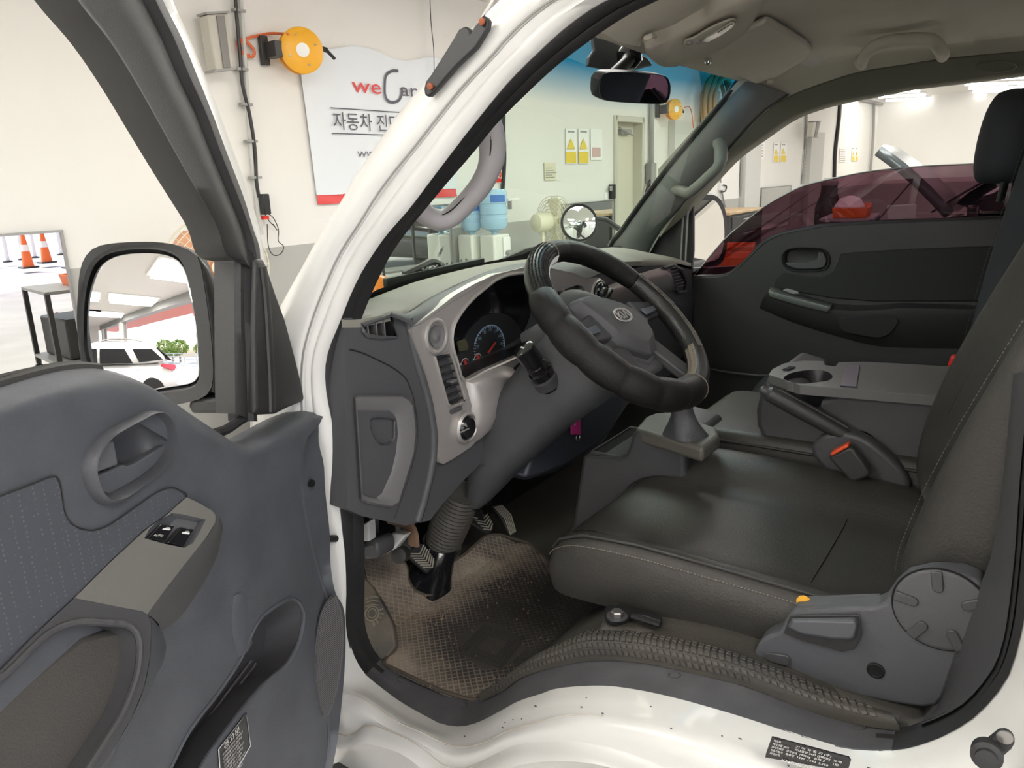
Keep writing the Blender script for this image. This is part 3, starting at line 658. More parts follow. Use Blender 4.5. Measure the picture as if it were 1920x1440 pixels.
# ---- outdoors: cones, posts, fence, trees
def cone(x, y, label, h=.9):
    t = thing('traffic_cone', label, 'cone', (x, y, 0))
    obj('base', MB().box((x, y, .02), (.36, .36, .04)), K['black'], t, bevel=.01)
    obj('cone', MB().lathe([(.13, .03), (.03, h), (.001, h)], (x, y, 0), UZ, 16), K['orange'], t)
    obj('stripe', MB().lathe([(.098, h*.45), (.078, h*.62)], (x, y, 0), UZ, 16), K['white'], t)
cone(6.5, -9.9, 'orange cone nearest the frame edge in the large wall mirror')
cone(7.3, -11.0, 'orange cone in the middle of the large wall mirror')
cone(7.0, -8.6, 'orange cone at the right end of the large wall mirror', 1.0)
for k, (x, y) in enumerate(((5.6, -11), (6.0, -11.3), (6.5, -12.3), (6.9, -12.6), (7.4, -13), (7.8, -13.3), (8.6, -13.6))):
    p_ = thing('bollard', 'white bollard outdoors reflected in the large wall mirror', 'bollard', (x, y, 0), 'white bollards outside the garage')
    obj('post', MB().tube([V(x, y, 0), V(x, y, 1.0)], .05, 10), K['white'], p_); obj('base', MB().lathe([(.12, 0), (.12, .03), (.06, .05)], V(x, y, 0), UZ, 12), K['black'], p_)
fe = thing('fence', 'white rail fence outdoors in the driver door mirror', 'fence', op(16, 9))
for k in range(18): obj('post', MB().box(op(4+k*2.2, 9, .6), (.1, .1, 1.2)), K['white'], fe)
for z in (.5, .85, 1.15): obj('rail', MB().box(op(22.7, 9, z), (38, .06, .07), [OD, ON, (0, 0, 1)]), K['white'], fe)
hed = MB()
rr = random.Random(3)
def tree(x, y, h, r, label, nm='tree'):
    t = thing(nm, label, 'tree', (x, y, 0), 'trees beyond the fence outdoors')
    obj('trunk', MB().tube([V(x, y, 0), V(x+.1, y, h*.5), V(x, y+.1, h*.8)], [.16, .12, .05], 8), K['wood'], t)
    lf = MB()
    for k in range(420):
        a, b_, q = rr.uniform(0, 6.283), rr.uniform(-1, 1), rr.uniform(.55, 1)**.5
        c = V(x, y, h*.68) + q*V(r*math.cos(a)*math.sqrt(1-b_*b_), r*math.sin(a)*math.sqrt(1-b_*b_), h*.36*b_)
        u = unit(V(rr.gauss(0, 1), rr.gauss(0, 1), rr.gauss(0, 1))); v = unit(np.cross(u, V(.3, .5, .8))); s_ = rr.uniform(.14, .3)
        lf.poly([c-u*s_, c+v*s_*.5, c+u*s_, c-v*s_*.5])
    obj('foliage', lf, K['leaf'], t, flat=True, kind='stuff')
for k in range(12):
    q = op(5 + k*2.9 + rr.uniform(-.6, .6), 12.5 + rr.uniform(-1, 1.5)); tree(q[0], q[1], rr.uniform(2.0, 3.2), rr.uniform(1.1, 1.6), 'green tree beyond the white fence outdoors')
# ================================================================== THE TRUCK CAB
tc = thing('truck_cab', 'white truck cab body with its driver doorway open', 'truck', (.78, .3, .3))
PAIRS = [(1950,-215,1950,-150),(1700,-185,1720,-125),(1400,-108,1450,-78),(1230,-40,1300,-30),(1137,3,1190,18),(1097,27,1140,48),(1057,57,1095,80),(1007,103,1040,122),(957,153,988,170),(907,213,930,228),(857,277,882,287),(807,343,832,345),(770,392,795,390),(728,440,758,435),(701,478,732,472),(678,515,710,512),(657,560,689,558),(637,611,669,609),(622,646,657,648),(614,675,653,680),(612,705,652,710),(615,740,655,740),(622,775,660,775),(629,817,665,817),(635,869,670,869),(637,910,672,910),(642,973,677,970),(650,1046,679,1046),(652,1108,679,1108),(651,1171,679,1165),(660,1219,688,1203),(682,1261,706,1234),(716,1290,735,1256),(753,1317,768,1276),(797,1342,808,1291),(828,1357,845,1301),(866,1361,878,1312),(901,1352,908,1313),(943,1330,942,1295),(974,1313,974,1272),(1020,1298,1012,1257),(1042,1290,1040,1250),(1094,1285,1094,1240),(1146,1285,1146,1238),(1208,1294,1208,1243),(1271,1308,1271,1256),(1333,1325,1335,1270),(1400,1345,1402,1288),(1520,1384,1525,1335),(1589,1402,1597,1356),(1670,1405,1676,1371),(1728,1393,1725,1359),(1778,1373,1770,1341),(1826,1343,1808,1318),(1867,1301,1843,1280),(1895,1257,1866,1245),(1909,1207,1880,1205),(1920,1160,1890,1150),(1930,1060,1902,1045),(1945,900,1912,900),(1965,700,1930,700)]
SEAL_I = [(c, d) for a, b, c, d in PAIRS]
NS = 150
def inx(c, d): return .065 if (d > 1225 and c < 1690) else (.045 if (d > 1190 or c > 1690) else .035)
both = spl([np.r_[PS(a, b, 0), PS(c, d, inx(c, d))] for a, b, c, d in PAIRS], NS)
so_ = [p[:3] for p in both]; si_ = [p[3:] for p in both]
def nearest_rows(a, b):                        # resample b so that its points face those of a
    b_ = spl(b, 900); out = []; k = 0
    for i, p in enumerate(a):
        f = i/(len(a)-1); lo, hi = max(0, int((f-.08)*899)), min(899, int((f+.08)*899))
        d = [np.linalg.norm(b_[j]-p) for j in range(lo, hi+1)]; j = max(k, lo+int(np.argmin(d))); k = min(j, 899); out.append(k)
    ks = np.convolve(np.r_[[out[0]]*4, out, [out[-1]]*4], np.ones(9)/9, 'valid'); return [b_[int(round(k))] for k in ks]
OX = V(-1, 0, 0)
def strip(fr): return [a + (b-a)*f + OX*d for (a, b), (f, d) in ((q, fr) for q in zip(so_, si_))]
SPLIT = [i for i, p in enumerate(so_) if np.linalg.norm(p - PS(682, 1261, 0)) == min(np.linalg.norm(q - PS(682, 1261, 0)) for q in so_)][0]
SEND = [i for i, p in enumerate(so_) if np.linalg.norm(p - PS(1670, 1405, 0)) == min(np.linalg.norm(q - PS(1670, 1405, 0)) for q in so_)][0]
def cut(r, a, b): return r[a:b]
sealp = [(0, 0), (.03, .004), (.12, .006), (.42, .006), (.50, .003), (.54, -.009), (.60, -.007), (.64, .003), (.80, .005), (.94, .002), (1, 0), (1.0, -.006)]
sr = [strip(f) for f in sealp]
obj('door_seal', MB().loft([cut(r, 0, SPLIT+2) for r in sr]), K['rubber'], tc, ang=60, label='black rubber seal of the driver doorway')
obj('door_seal', MB().loft([cut(r, SEND-1, NS) for r in sr]), K['rubber'], tc, ang=60, label='black rubber seal of the driver doorway')
# sill plate: grey lip and flat tread with screw caps
lip = [strip(f) for f in ((0, .0), (.02, .003), (.10, .005), (.40, .004), (.46, .003))]
lip = [cut(r, SPLIT, SEND+1) for r in lip]
flat = [[p + V(.0, 0, .0) for p in r] for r in [cut(strip(f), SPLIT, SEND+1) for f in ((.46, .003), (.52, -.002), (1.0, -.004), (1.08, -.03))]]
sp_ = obj('sill_plate', MB().loft(lip + flat), mat('sill', (.080, .080, .086), .5, bump=.4, bscale=500, var=.5, vscale=10), tc, ang=50, label='scuffed grey sill plate')
for (x, y, r) in ((746, 1275, 11), (864, 1325, 11), (1275, 1268, 13), (1603, 1362, 13)):
    best = min(((np.linalg.norm(np.array(PJ(a+(b-a)*f)) - V(x, y)), i_, f) for i_, (a, b) in enumerate(zip(so_, si_)) if 0 < i_ < NS-1 for f in (.6, .65, .7, .75, .8, .85)), key=lambda t_: t_[0])
    i_, f = best[1], best[2]; p = so_[i_] + (si_[i_]-so_[i_])*f + OX*-.003
    nn = unit(np.cross(si_[i_]-so_[i_], so_[i_+1]-so_[i_-1])); nn = nn if nn @ (CP-p) > 0 else -nn; rad = .0085
    obj('screw_cap', MB().lathe([(rad, -.004), (rad, .0008), (rad*.88, .0012), (rad*.84, -.0005), (.001, -.0005)], p, nn, 20), K['trim2'], sp_)
# white body side: A-pillar and front jamb
CREASE = [(1180, -80), (1100, -35), (1023, 8), (960, 62), (920, 108), (873, 157), (827, 213), (780, 273), (740, 322), (710, 362), (675, 418), (640, 472), (614, 528), (595, 575), (580, 620), (570, 660), (566, 710), (568, 800), (572, 900), (576, 1000), (580, 1100), (584, 1190)]
SILH = [(1080, -110), (1000, -55), (937, 0), (887, 50), (850, 92), (803, 147), (757, 200), (723, 247), (673, 320), (640, 380), (603, 436), (568, 502), (528, 570), (500, 630), (480, 690), (470, 760), (470, 860), (475, 980), (480, 1090), (485, 1190)]
iA = SPLIT - 3
rA = so_[8:iA]; nA = len(rA)
rC = nearest_rows(rA, [PS(x, y, -.035) for x, y in CREASE]); rD = nearest_rows(rA, [PS(x, y, .015) for x, y in SILH])
def mixr(a, b, f, d=V(0, 0, 0)): return [p + (q-p)*f + d for p, q in zip(a, b)]
rowsP = [rA, mixr(rA, rC, .08, OX*.004), mixr(rA, rC, .30, OX*.012), mixr(rA, rC, .55, OX*.004), mixr(rA, rC, .62, OX*.000), mixr(rA, rC, .80, OX*.001), mixr(rA, rC, .93, OX*-.002), mixr(rA, rC, .965, OX*-.006), mixr(rC, rC, 0), mixr(rC, rD, .06, OX*.012), mixr(rC, rD, .35, OX*.026), mixr(rC, rD, .75, OX*.018), rD, mixr(rD, rD, 0, V(.05, .015, 0)), mixr(rD, rD, 0, V(.10, .01, -.0))]
obj('body_pillar', MB().loft(rowsP), K['paint'], tc, ang=75, label='white outer A-pillar')
obj('panel_gap', MB().tube([p + OX*.001 for p in rC[4:]], .0016, 5), mat('gapgrey', (.34, .335, .32), .6), tc)
# sill skirt and wheel arch
rS = so_[SPLIT-6:]
SK1 = [(600, 1235), (640, 1290), (682, 1307), (745, 1350), (787, 1368), (828, 1388), (866, 1399), (912, 1389), (953, 1369), (1020, 1349), (1083, 1337), (1167, 1344), (1250, 1360), (1354, 1392), (1440, 1425), (1540, 1462), (1670, 1490), (1800, 1490), (1900, 1460), (1965, 1380), (1990, 1280), (2000, 1100), (2020, 900)]
SK2 = [(560, 1290), (600, 1350), (655, 1378), (689, 1356), (714, 1362), (766, 1383), (803, 1407), (835, 1432), (870, 1440), (911, 1424), (970, 1397), (1047, 1391), (1110, 1398), (1164, 1411), (1230, 1438), (1330, 1490), (1450, 1550), (1700, 1600), (1900, 1590), (2050, 1500), (2080, 1300), (2090, 900)]
LIP = [(560, 1330), (640, 1400), (690, 1395), (760, 1410), (800, 1440), (870, 1470), (930, 1452), (975, 1438), (1020, 1428), (1070, 1424), (1125, 1428), (1183, 1441), (1240, 1460), (1330, 1510), (1450, 1570), (1700, 1640), (1900, 1640), (2100, 1560), (2140, 1300), (2150, 900)]
k1 = nearest_rows(rS, [P(x, y, X=-.05) for x, y in SK1]); k2 = nearest_rows(rS, [P(x, y, X=-.07) for x, y in SK2]); k3 = nearest_rows(rS, [P(x, y, X=-.085) for x, y in LIP])
rowsS = [rS, mixr(rS, k1, .08, OX*.001), mixr(rS, k1, .22, OX*.008), mixr(rS, k1, .5, OX*.006), mixr(rS, k1, .88, OX*.0), k1, mixr(k1, k2, .12, OX*.014), mixr(k1, k2, .45, OX*.012), mixr(k1, k2, .92), k2, mixr(k2, k3, .2, OX*.016), mixr(k2, k3, .7, OX*.014), k3, mixr(k3, k3, 0, V(.03, 0, -.03)), mixr(k3, k3, 0, V(.05, 0, -.25))]
obj('body_sill', MB().loft(rowsS), K['jamb'], tc, ang=75, label='white sill and wheel arch')
sealer = mat('sealer', (.46, .40, .31), .7, var=1, vscale=14, c2=(.60, .59, .55))
obj('seam_sealer', MB().tube([p + OX*.003 for p in k1[2:34]], .0010, 5), sealer, tc)
obj('seam_sealer', MB().tube([p + OX*.004 for p in k2[2:24]], .0010, 5), sealer, tc)
sc_ = MB(); s_r = random.Random(9)
for k in range(26):
    x, y = s_r.uniform(1300, 1900), s_r.uniform(1340, 1420)
    i_ = s_r.randrange(10, len(rS)-20); f = s_r.uniform(.3, .9); p = rS[i_] + (k1[i_]-rS[i_])*f + OX*.0105
    sc_.box(p, (.001, s_r.uniform(.001, .004), s_r.uniform(.0008, .0016)))
obj('scuff_marks', sc_, K['trim2'], tc, flat=True, kind='stuff')
obj('wheel_arch_liner', MB().loft([[V(-.04, .9, .45), V(-.04, -.3, .5)], [V(.05, .8, .66), V(.05, -.3, .80)], [V(.30, .7, .66), V(.30, -.3, .72)], [V(.5, .7, .3), V(.5, -.3, .3)]]), K['black'], tc)
# front step well below the hinge
stz = P(741, 1399, X=.03)[2] - .004
tread = [P(x, y, Z=stz) for x, y in ((600, 1440), (632, 1428), (655, 1417), (691, 1421), (741, 1399), (766, 1402), (814, 1425), (824, 1450), (830, 1520), (600, 1520))]
st = obj('step_tread', MB().prism(tread, V(0, 0, -.03)), K['rubber'], tc, bevel=.004, label='black rubber step tread')
for k in range(7):
    a = P(700+k*14, 1432, Z=stz); obj('grip_bar', MB().box(a + V(0, 0, .002), (.012, .05, .005)), K['carpet'], st)
sw = [P(x, y, X=.03) for x, y in ((560, 1300), (640, 1330), (700, 1340), (780, 1370), (850, 1420), (880, 1500), (840, 1560), (560, 1560))]
obj('step_wall', MB().plate(sw), K['jamb'], tc)
# door switch and data plate on the rear jamb
ds_ = [PS(x, y, -.068) for x, y in ((1829, 1405), (1832, 1395), (1872, 1363), (1885, 1361), (1900, 1370), (1903, 1382), (1897, 1393), (1862, 1424), (1850, 1426), (1835, 1418))]
sw_ = obj('door_switch', MB().prism(ds_, OX*.012), K['rubber'], tc, bevel=.003, label='black rubber courtesy light switch')
c = PS(1851, 1408, -.080); obj('plunger', MB().lathe([(.013, 0), (.013, .012), (.009, .014), (.009, .02), (.001, .021)], c, OX + V(0, 0, .2), 20), K['rubber'], sw_)
c = PS(1884, 1381, -.0805); obj('screw', MB().lathe([(.0065, 0), (.0065, .002), (.001, .003)], c, OX, 16), K['steel'], sw_)
pl_ = [P(x, y, X=-.060) for x, y in ((1448, 1380), (1592, 1418), (1596, 1424), (1590, 1445), (1436, 1418), (1437, 1411))]
pn_ = unit(np.cross(pl_[1]-pl_[0], pl_[4]-pl_[0])); pn_ = pn_ if pn_[0] < 0 else -pn_
dp = obj('data_plate', MB().prism(pl_, pn_*.002), K['gloss'], tc, label='black data plate with small print')
ux = unit(pl_[1]-pl_[0]); uy = unit(pl_[0]-pl_[4]); o0 = pl_[4] + pn_*.0035; W_ = np.linalg.norm(pl_[1]-pl_[0]); H_ = np.linalg.norm(pl_[0]-pl_[4])
tm = MB()
for (txt, fx, fy, fw, fh) in (('제작자', .04, .86, .10, .09), ('기 아 자 동 차 (주)', .34, .85, .46, .10), ('제작년월 2012', .04, .71, .22, .09), ('차대중량 2495 (2980)kg', .34, .71, .46, .09), ('최대적재량', .04, .56, .16, .09), ('공차상태', .24, .56, .14, .09), ('1000 kg', .42, .56, .14, .09), ('승차 3', .60, .56, .14, .09), ('원동기형식', .04, .41, .16, .09), ('축중량', .24, .41, .12, .09), ('1390', .40, .41, .10, .09), ('1590', .54, .41, .10, .09), ('3,150', .68, .41, .12, .09), ('차대번호', .04, .26, .14, .09), ('도색', .84, .70, .10, .09), ('UD', .85, .54, .07, .10), ('KNCSJZ76ADK74', .22, .08, .62, .12)):
    text_mb(txt, o0 + ux*W_*fx + uy*H_*fy, ux, uy, H_*fh, tm, width=W_*fw)
obj('print', tm, K['letter'], dp, flat=True)
# roof shell, rear wall, far side (they shade the cab)
roof = MB().loft([[V(x, y, z) for x, y, z in r] for r in (
    ((.13, .55, 1.86), (.35, .63, 1.90), (.78, .68, 1.925), (1.21, .63, 1.90), (1.43, .55, 1.86)),
    ((.15, .35, 1.93), (.35, .38, 1.985), (.78, .40, 2.005), (1.21, .38, 1.985), (1.41, .35, 1.93)),
    ((.15, -.05, 1.95), (.35, -.05, 2.005), (.78, -.05, 2.025), (1.21, -.05, 2.005), (1.41, -.05, 1.95)),
    ((.15, -.30, 1.94), (.35, -.30, 1.99), (.78, -.30, 2.01), (1.21, -.30, 1.99), (1.41, -.30, 1.94)),
    ((.12, -.34, .9), (.35, -.35, .9), (.78, -.36, .9), (1.21, -.35, .9), (1.44, -.34, .9)))])
obj('roof_shell', roof, K['paint'], tc, thick=.02)
obj('cab_floor', MB().box((.78, .42, .70), (1.34, 1.58, .03)), K['carpet'], tc)
obj('front_wall', MB().box((.78, 1.19, 1.02), (1.34, .03, .68)), K['black'], tc)
obj('rear_trim', MB().box((.78, -.30, 1.35), (1.25, .02, 1.1)), K['trim'], tc)
# B-pillar lower trim
bp = nearest_rows([PS(x, y, .035) for x, y in SEAL_I[-10:]], [PS(x, y, .13) for x, y in ((1700, 1352), (1745, 1345), (1762, 1307), (1795, 1212), (1834, 1104), (1859, 1040), (1880, 900), (1900, 700))])
bi = [PS(x, y, .035) for x, y in SEAL_I[-10:]]
bline = spl([PS(x, y, .13) for x, y in ((1735, 1345), (1762, 1318), (1795, 1212), (1834, 1104), (1859, 1040), (1880, 900), (1900, 700))], 24)
obj('pillar_trim', MB().loft([[p + V(.1, -.05, 0) for p in bline], bline, mixr(bline, spl(bi, 24), .5, OX*-.005), spl(bi, 24)]), K['trim2'], tc)
obj('pillar_panel', MB().box((1.49, -.24, 1.32), (.05, .22, 1.25)), K['darktrim'], tc, bevel=.01)
# windscreen
def WY(x, z): return .985 - .533*(z-1.395) + .10*(1-((x-.78)/.66)**2)
rows = []
for k in range(9):
    z = 1.33 + (1.875-1.33)*k/8; hw = .665 - .035*k/8
    xl = .115 + .42*(z-1.33); rows.append([V(x, WY(x, z), z) for x in np.linspace(xl, .78+hw, 15)])
obj('windscreen', MB().loft(rows), G_wind, tc, ang=180, label='tinted windscreen with a blue shade band')
def PWS(px, py, d=0):
    yy = 1.05
    for _ in range(12): p = P(px, py, Y=yy); yy = .5*yy + .5*(WY(p[0], p[2])+d)
    return P(px, py, Y=yy)
obj('windscreen_frit', MB().loft([spl([PWS(x, y, -.006) for x, y in q], 30) for q in ([(684, 557), (700, 546), (760, 526), (850, 503), (940, 486), (1000, 474), (1100, 467), (1165, 462)], [(676, 600), (700, 592), (760, 576), (850, 548), (940, 520), (1000, 500), (1100, 490), (1180, 484)])]), K['black'], tc, ang=180)
obj('cowl', MB().loft([[V(x, WY(x, 1.33)+d, z) for x in np.linspace(.1, 1.46, 15)] for d, z in ((.01, 1.345), (.12, 1.335), (.22, 1.27), (.24, .9))]), K['darktrim'], tc, ang=60)
obj('front_panel', MB().loft([[V(x, 1.36+.08*(1-((x-.78)/.8)**2), z) for x in np.linspace(-.0, 1.56, 15)] for z in (1.25, .45)]), K['paint'], tc, ang=180)
# far A-pillar trim
pt = [(1387, 151), (1369, 177), (1317, 240), (1265, 302), (1213, 370), (1180, 416), (1163, 440), (1146, 459), (1158, 470)]
pr_ = [(1482, 178), (1432, 211), (1381, 264), (1340, 312), (1297, 366), (1267, 401), (1242, 430), (1222, 462), (1214, 480)]
L1 = spl([P(x, y, X=1.40) for x, y in pt], 26); L2 = spl([P(x, y, X=1.44) for x, y in pr_], 26)
obj('pillar_trim', MB().loft([[p + V(.03, .03, 0) for p in L1], L1, mixr(L1, L2, .12, V(-.016, -.01, 0)), mixr(L1, L2, .5, V(-.028, -.012, 0)), mixr(L1, L2, .9, V(-.012, -.004, 0)), L2, [p + V(.05, .02, 0) for p in L2]]), K['pillar'], tc, ang=60, label='grey trim of the far A-pillar')
obj('windscreen_edge', MB().tube([p + V(-.004, .004, 0) for p in L1], .007, 6), K['black'], tc)
# near A-pillar inner trim behind the seal
# far door frame band
fo = [(1925, 95), (1780, 108), (1700, 120), (1613, 134), (1547, 154), (1482, 179), (1432, 212), (1381, 264), (1340, 313), (1300, 364), (1284, 380), (1262, 410), (1238, 445)]
fi = [(1925, 139), (1813, 153), (1713, 165), (1647, 178), (1580, 191), (1530, 204), (1480, 224), (1430, 258), (1380, 294), (1347, 327), (1320, 357), (1300, 380), (1290, 400)]
f1 = spl([P(x, y, X=1.44) for x, y in fo], 36); f2 = spl([P(x, y, X=1.47) for x, y in fi], 36)
obj('window_frame', MB().loft([f1, mixr(f1, f2, .08, V(-.010, 0, 0)), mixr(f1, f2, .3, V(-.008, 0, 0)), mixr(f1, f2, .9, V(-.004, 0, 0)), f2, [p + V(.06, .0, 0) for p in f2], [p + V(.06, .0, .12) for p in f2]]), K['linerframe'], tc, ang=60, label='dark frame of the passenger window')
hs = [P(x, y, X=1.44) for x, y in ((1828, 124), (1840, 117), (1870, 114), (1900, 117), (1908, 125), (1900, 133), (1870, 137), (1840, 134))]
obj('belt_anchor', MB().prism(hs, V(-.008, 0, 0)), K['linerframe'], tc, bevel=.003)
# grips
def grip(name, pts, r, m, parent, up, flat=.75, ends=True, **k):
    path = spl(pts, 40); rr_ = [r*(1.25 if i < 3 or i > 36 else 1) for i in range(40)]
    return obj(name, MB().tube(path, rr_, 12, up=up, flat=flat), m, parent, ang=60, **k)
gm = K['gripmat']
near = [(880, 165), (905, 205), (921, 250), (922, 300), (903, 345), (872, 382), (842, 408), (815, 411), (786, 392), (750, 340)]
g1 = [PS(x, y, .13 + d) for (x, y), d in zip(near, (-.05, .0, .03, .05, .06, .06, .05, .03, -.0, -.05))]
n_grip = grip('grab_handle', g1, .022, gm, tc, V(0, 0, 1), .8, label='light grey grab handle on the driver A-pillar')
sp2 = spl([p + V(-.018, -.010, .008) for p in g1[1:-1]], 40); obj('seam', MB().tube(sp2, .0012, 4), K['seam'], n_grip)
far = [(1346, 262), (1352, 285), (1347, 312), (1325, 335), (1306, 352), (1292, 362), (1278, 358), (1266, 355)]
g2 = [P(x, y, X=v) for (x, y), v in zip(far, (1.42, 1.375, 1.36, 1.36, 1.36, 1.365, 1.38, 1.42))]
grip('grab_handle', g2, .019, mat('gripfar', (.22, .225, .20), .5), tc, V(0, 0, 1), .85, label='grey grab handle on the far A-pillar')
roofg = [(1614, 118), (1622, 103), (1640, 87), (1665, 78), (1700, 74), (1735, 74), (1754, 80), (1764, 95), (1768, 102)]
g3 = [P(x, y, X=v) for (x, y), v in zip(roofg, (1.36, 1.30, 1.27, 1.265, 1.265, 1.265, 1.27, 1.30, 1.36))]
grip('grab_handle', g3, .0145, K['liner'], tc, V(1, 0, 0), .8, label='grey assist grip on the headliner above the passenger window')
# headliner
LE = spl([P(x, y, X=v) for x, y, v in ((1085, 62, .16), (1112, 67, .25), (1180, 91, .5), (1250, 116, .78), (1320, 135, 1.1), (1388, 153, 1.40), (1402, 160, 1.43))], 60)
LX, LY, LZ = [np.array([p[k] for p in LE]) for k in range(3)]
def HZ(x, y):
    e = min(1.1, abs(x-.78)/.64); ye, ze = np.interp(x, LX, LY), np.interp(x, LX, LZ)
    t = max(0., min(1., (ye-y)/.30)); t = t*(2-t); return ze + (1.905 - .035*max(0, (e-.5)/.5)**2 - ze)*t
rows = []
for i in range(19):
    f = (i/18)**1.3; rows.append([V(x, np.interp(x, LX, LY)*(1-f) - .27*f, HZ(x, np.interp(x, LX, LY)*(1-f) - .27*f)) for x in np.linspace(.16, 1.40, 23)])
hl = obj('headliner', MB().loft([[p + V(0, .03, .03) for p in rows[0]]] + rows), K['liner'], tc, ang=180, label='beige grey headliner')
obj('liner_side', MB().loft([[p for p in f1], [V(p[0]*.6 + 1.385*.4, p[1], p[2]*.55 + HZ(1.385, p[1])*.45 + .012) for p in f1], [V(1.385, min(p[1], np.interp(1.385, LX, LY)), HZ(1.385, p[1])+.002) for p in f1]]), K['liner'], tc, ang=180)
# ---- antenna on the near pillar
an = thing('antenna', 'black antenna base screwed to the white A-pillar', 'antenna', PS(815, 165, -.06))
ab = [PS(x, y, -.05) for x, y in ((803, 168), (806, 155), (816, 142), (846, 95), (868, 58), (880, 52), (888, 56), (890, 66), (906, 36), (916, 32), (924, 40), (922, 56), (900, 92), (862, 128), (822, 174), (812, 184), (804, 180))]
obj('base', MB().prism(ab, V(-.014, -.004, .0)), K['rubber'], an, bevel=.003)
for x, y in ((808, 162), (905, 41)):
    obj('screw', MB().lathe([(.0042, 0), (.0042, .003), (.001, .004)], PS(x, y, -.066), OX, 12), mat('rust', (.32, .08, .03), .7), an)
obj('mast', MB().tube([PS(888, 58, -.06), PS(932, -15, -.07), PS(990, -110, -.08)], .0022, 6), K['chrome'], an)
# ================================================================== DASHBOARD
YF = .875
da = thing('dashboard', 'dark grey dashboard with silver instrument surround', 'dashboard', (.78, .9, 1.0))
def YP(pts, y): return [P(a, b, Y=y) for a, b in pts]
def yprism(name, pts, y, th, m, parent=da, bevel=.003, n=0, closed=True, **k):
    q = YP(pts, y)
    if n: q = spl(q, n, True)
    return obj(name, MB().prism(q, V(0, th, 0)), m, parent, bevel=bevel, **k)
fascia = [(645, 590), (672, 602), (733, 591), (757, 598), (776, 610), (797, 598), (873, 551), (927, 518), (983, 503), (1030, 503), (1075, 512), (1100, 520), (1140, 512), (1215, 498), (1262, 492), (1296, 500), (1300, 560), (1296, 640), (1260, 700), (1200, 740), (1175, 760), (1120, 845), (1040, 885), (985, 900), (900, 870), (865, 905), (830, 945), (806, 976), (760, 985), (680, 968), (652, 955)]
cl_hole = [(910, 540), (879, 568), (855, 602), (848, 627), (849, 650), (858, 680), (871, 714), (910, 696), (960, 674), (1000, 655), (1034, 630), (1050, 590), (1046, 560), (1030, 532), (1002, 514), (966, 513), (935, 522)]
vent_hole = [(679, 610), (733, 591), (743, 632), (715, 633), (688, 629), (681, 621)]
obj('fascia', MB().plate(YP(fascia, YF), [spl(YP(cl_hole, YF), 60, True), YP(vent_hole, YF)], V(0, .10, 0)), K['trim'], da, bevel=.004)
# top pad from the crest to the windscreen
crest = [(640, 600), (672, 600), (733, 588), (757, 589), (807, 557), (890, 518), (940, 501), (985, 494), (1060, 492), (1130, 492), (1200, 490), (1262, 490), (1296, 498)]
cr_ = spl([P(x, y, Y=v) for (x, y), v in zip(crest, (YF, YF, YF, .882, .905, .910, .910, .910, .905, .89, YF, YF, YF))], 40)
bl_ = spl(YP([(733, 594), (757, 602), (777, 613), (797, 602), (836, 574), (874, 551), (928, 518), (984, 503), (1030, 504), (1075, 514), (1100, 522), (1130, 510)], YF-.0125), 40)
bu_ = spl([P(x, y, Y=v) for x, y, v in ((733, 588, YF), (757, 589, .882), (775, 578, .895), (807, 557, .905), (850, 537, .908), (890, 518, .910), (940, 501, .910), (985, 494, .910), (1030, 493, .908), (1060, 492, .905), (1100, 492, .897), (1130, 492, .89))], 40)
obj('hood_band', MB().loft([bl_, mixr(bl_, bu_, .3, V(0, -.004, .002)), mixr(bl_, bu_, .75, V(0, -.003, .004)), bu_, mixr(bu_, bu_, 0, V(0, .02, -.02))]), K['trim'], da, ang=70)
backz = spl([P(x, y, Y=v) for x, y, v in ((640, 592, .93), (664, 578, .955), (690, 562, .98), (740, 542, 1.0), (790, 525, 1.01), (850, 510, 1.02), (892, 501, 1.02), (945, 493, 1.02), (990, 487, 1.02), (1040, 478, 1.03), (1090, 470, 1.03), (1130, 465, 1.02), (1165, 464, 1.0), (1215, 474, .97), (1262, 484, .94), (1296, 496, .92))], 40)
rows = [mixr(cr_, cr_, 0, V(0, .0, -.012)), cr_, mixr(cr_, backz, .10, V(0, 0, .004)), mixr(cr_, backz, .3, V(0, 0, .006)), mixr(cr_, backz, .65, V(0, 0, .005)), mixr(cr_, backz, .92, V(0, 0, .002)), backz, mixr(backz, backz, 0, V(0, .012, -.02)), mixr(backz, backz, 0, V(0, .03, -.12))]
obj('top_pad', MB().loft(rows), K['dust'], da, ang=60, label='dusty grey top of the dashboard, paled as if lit through the windscreen')
# silver surround
bez = [(772, 620), (776, 610), (790, 601), (816, 582), (855, 552), (890, 532), (927, 515), (983, 501), (1030, 502), (1075, 512), (1098, 522), (1122, 520), (1133, 527), (1142, 550), (1152, 580), (1120, 596), (1080, 600), (1050, 610), (1030, 640), (985, 668), (962, 690), (943, 704), (937, 722), (945, 759), (914, 807), (883, 838), (852, 859), (832, 870), (826, 868), (823, 858), (826, 820), (817, 760), (802, 705), (783, 655)]
tv = [(815, 668), (843, 660), (850, 675), (872, 748), (868, 755), (846, 763), (839, 757)]
cv = [(1046, 547), (1083, 534), (1094, 538), (1103, 563), (1080, 568), (1052, 573), (1044, 560)]
sv_ = YP(bez, YF-.012)
obj('bezel', MB().plate(sv_, [spl(YP(cl_hole, YF-.012), 60, True), YP(tv, YF-.012), YP(cv, YF-.012)], V(0, .016, 0)), K['silver'], da, bevel=.005, seg=3, label='satin silver instrument surround')
obj('bezel_lip', MB().tube(spl(YP(cl_hole, YF-.013), 60, True), .0035, 6, closed=True), K['silver'], da)
sw2 = [(871, 714), (940, 684), (962, 690), (943, 704), (937, 722), (945, 759), (914, 807), (890, 830), (878, 800), (884, 760)]
q = YP(sw2, YF-.013); cq = sum(q)/len(q)
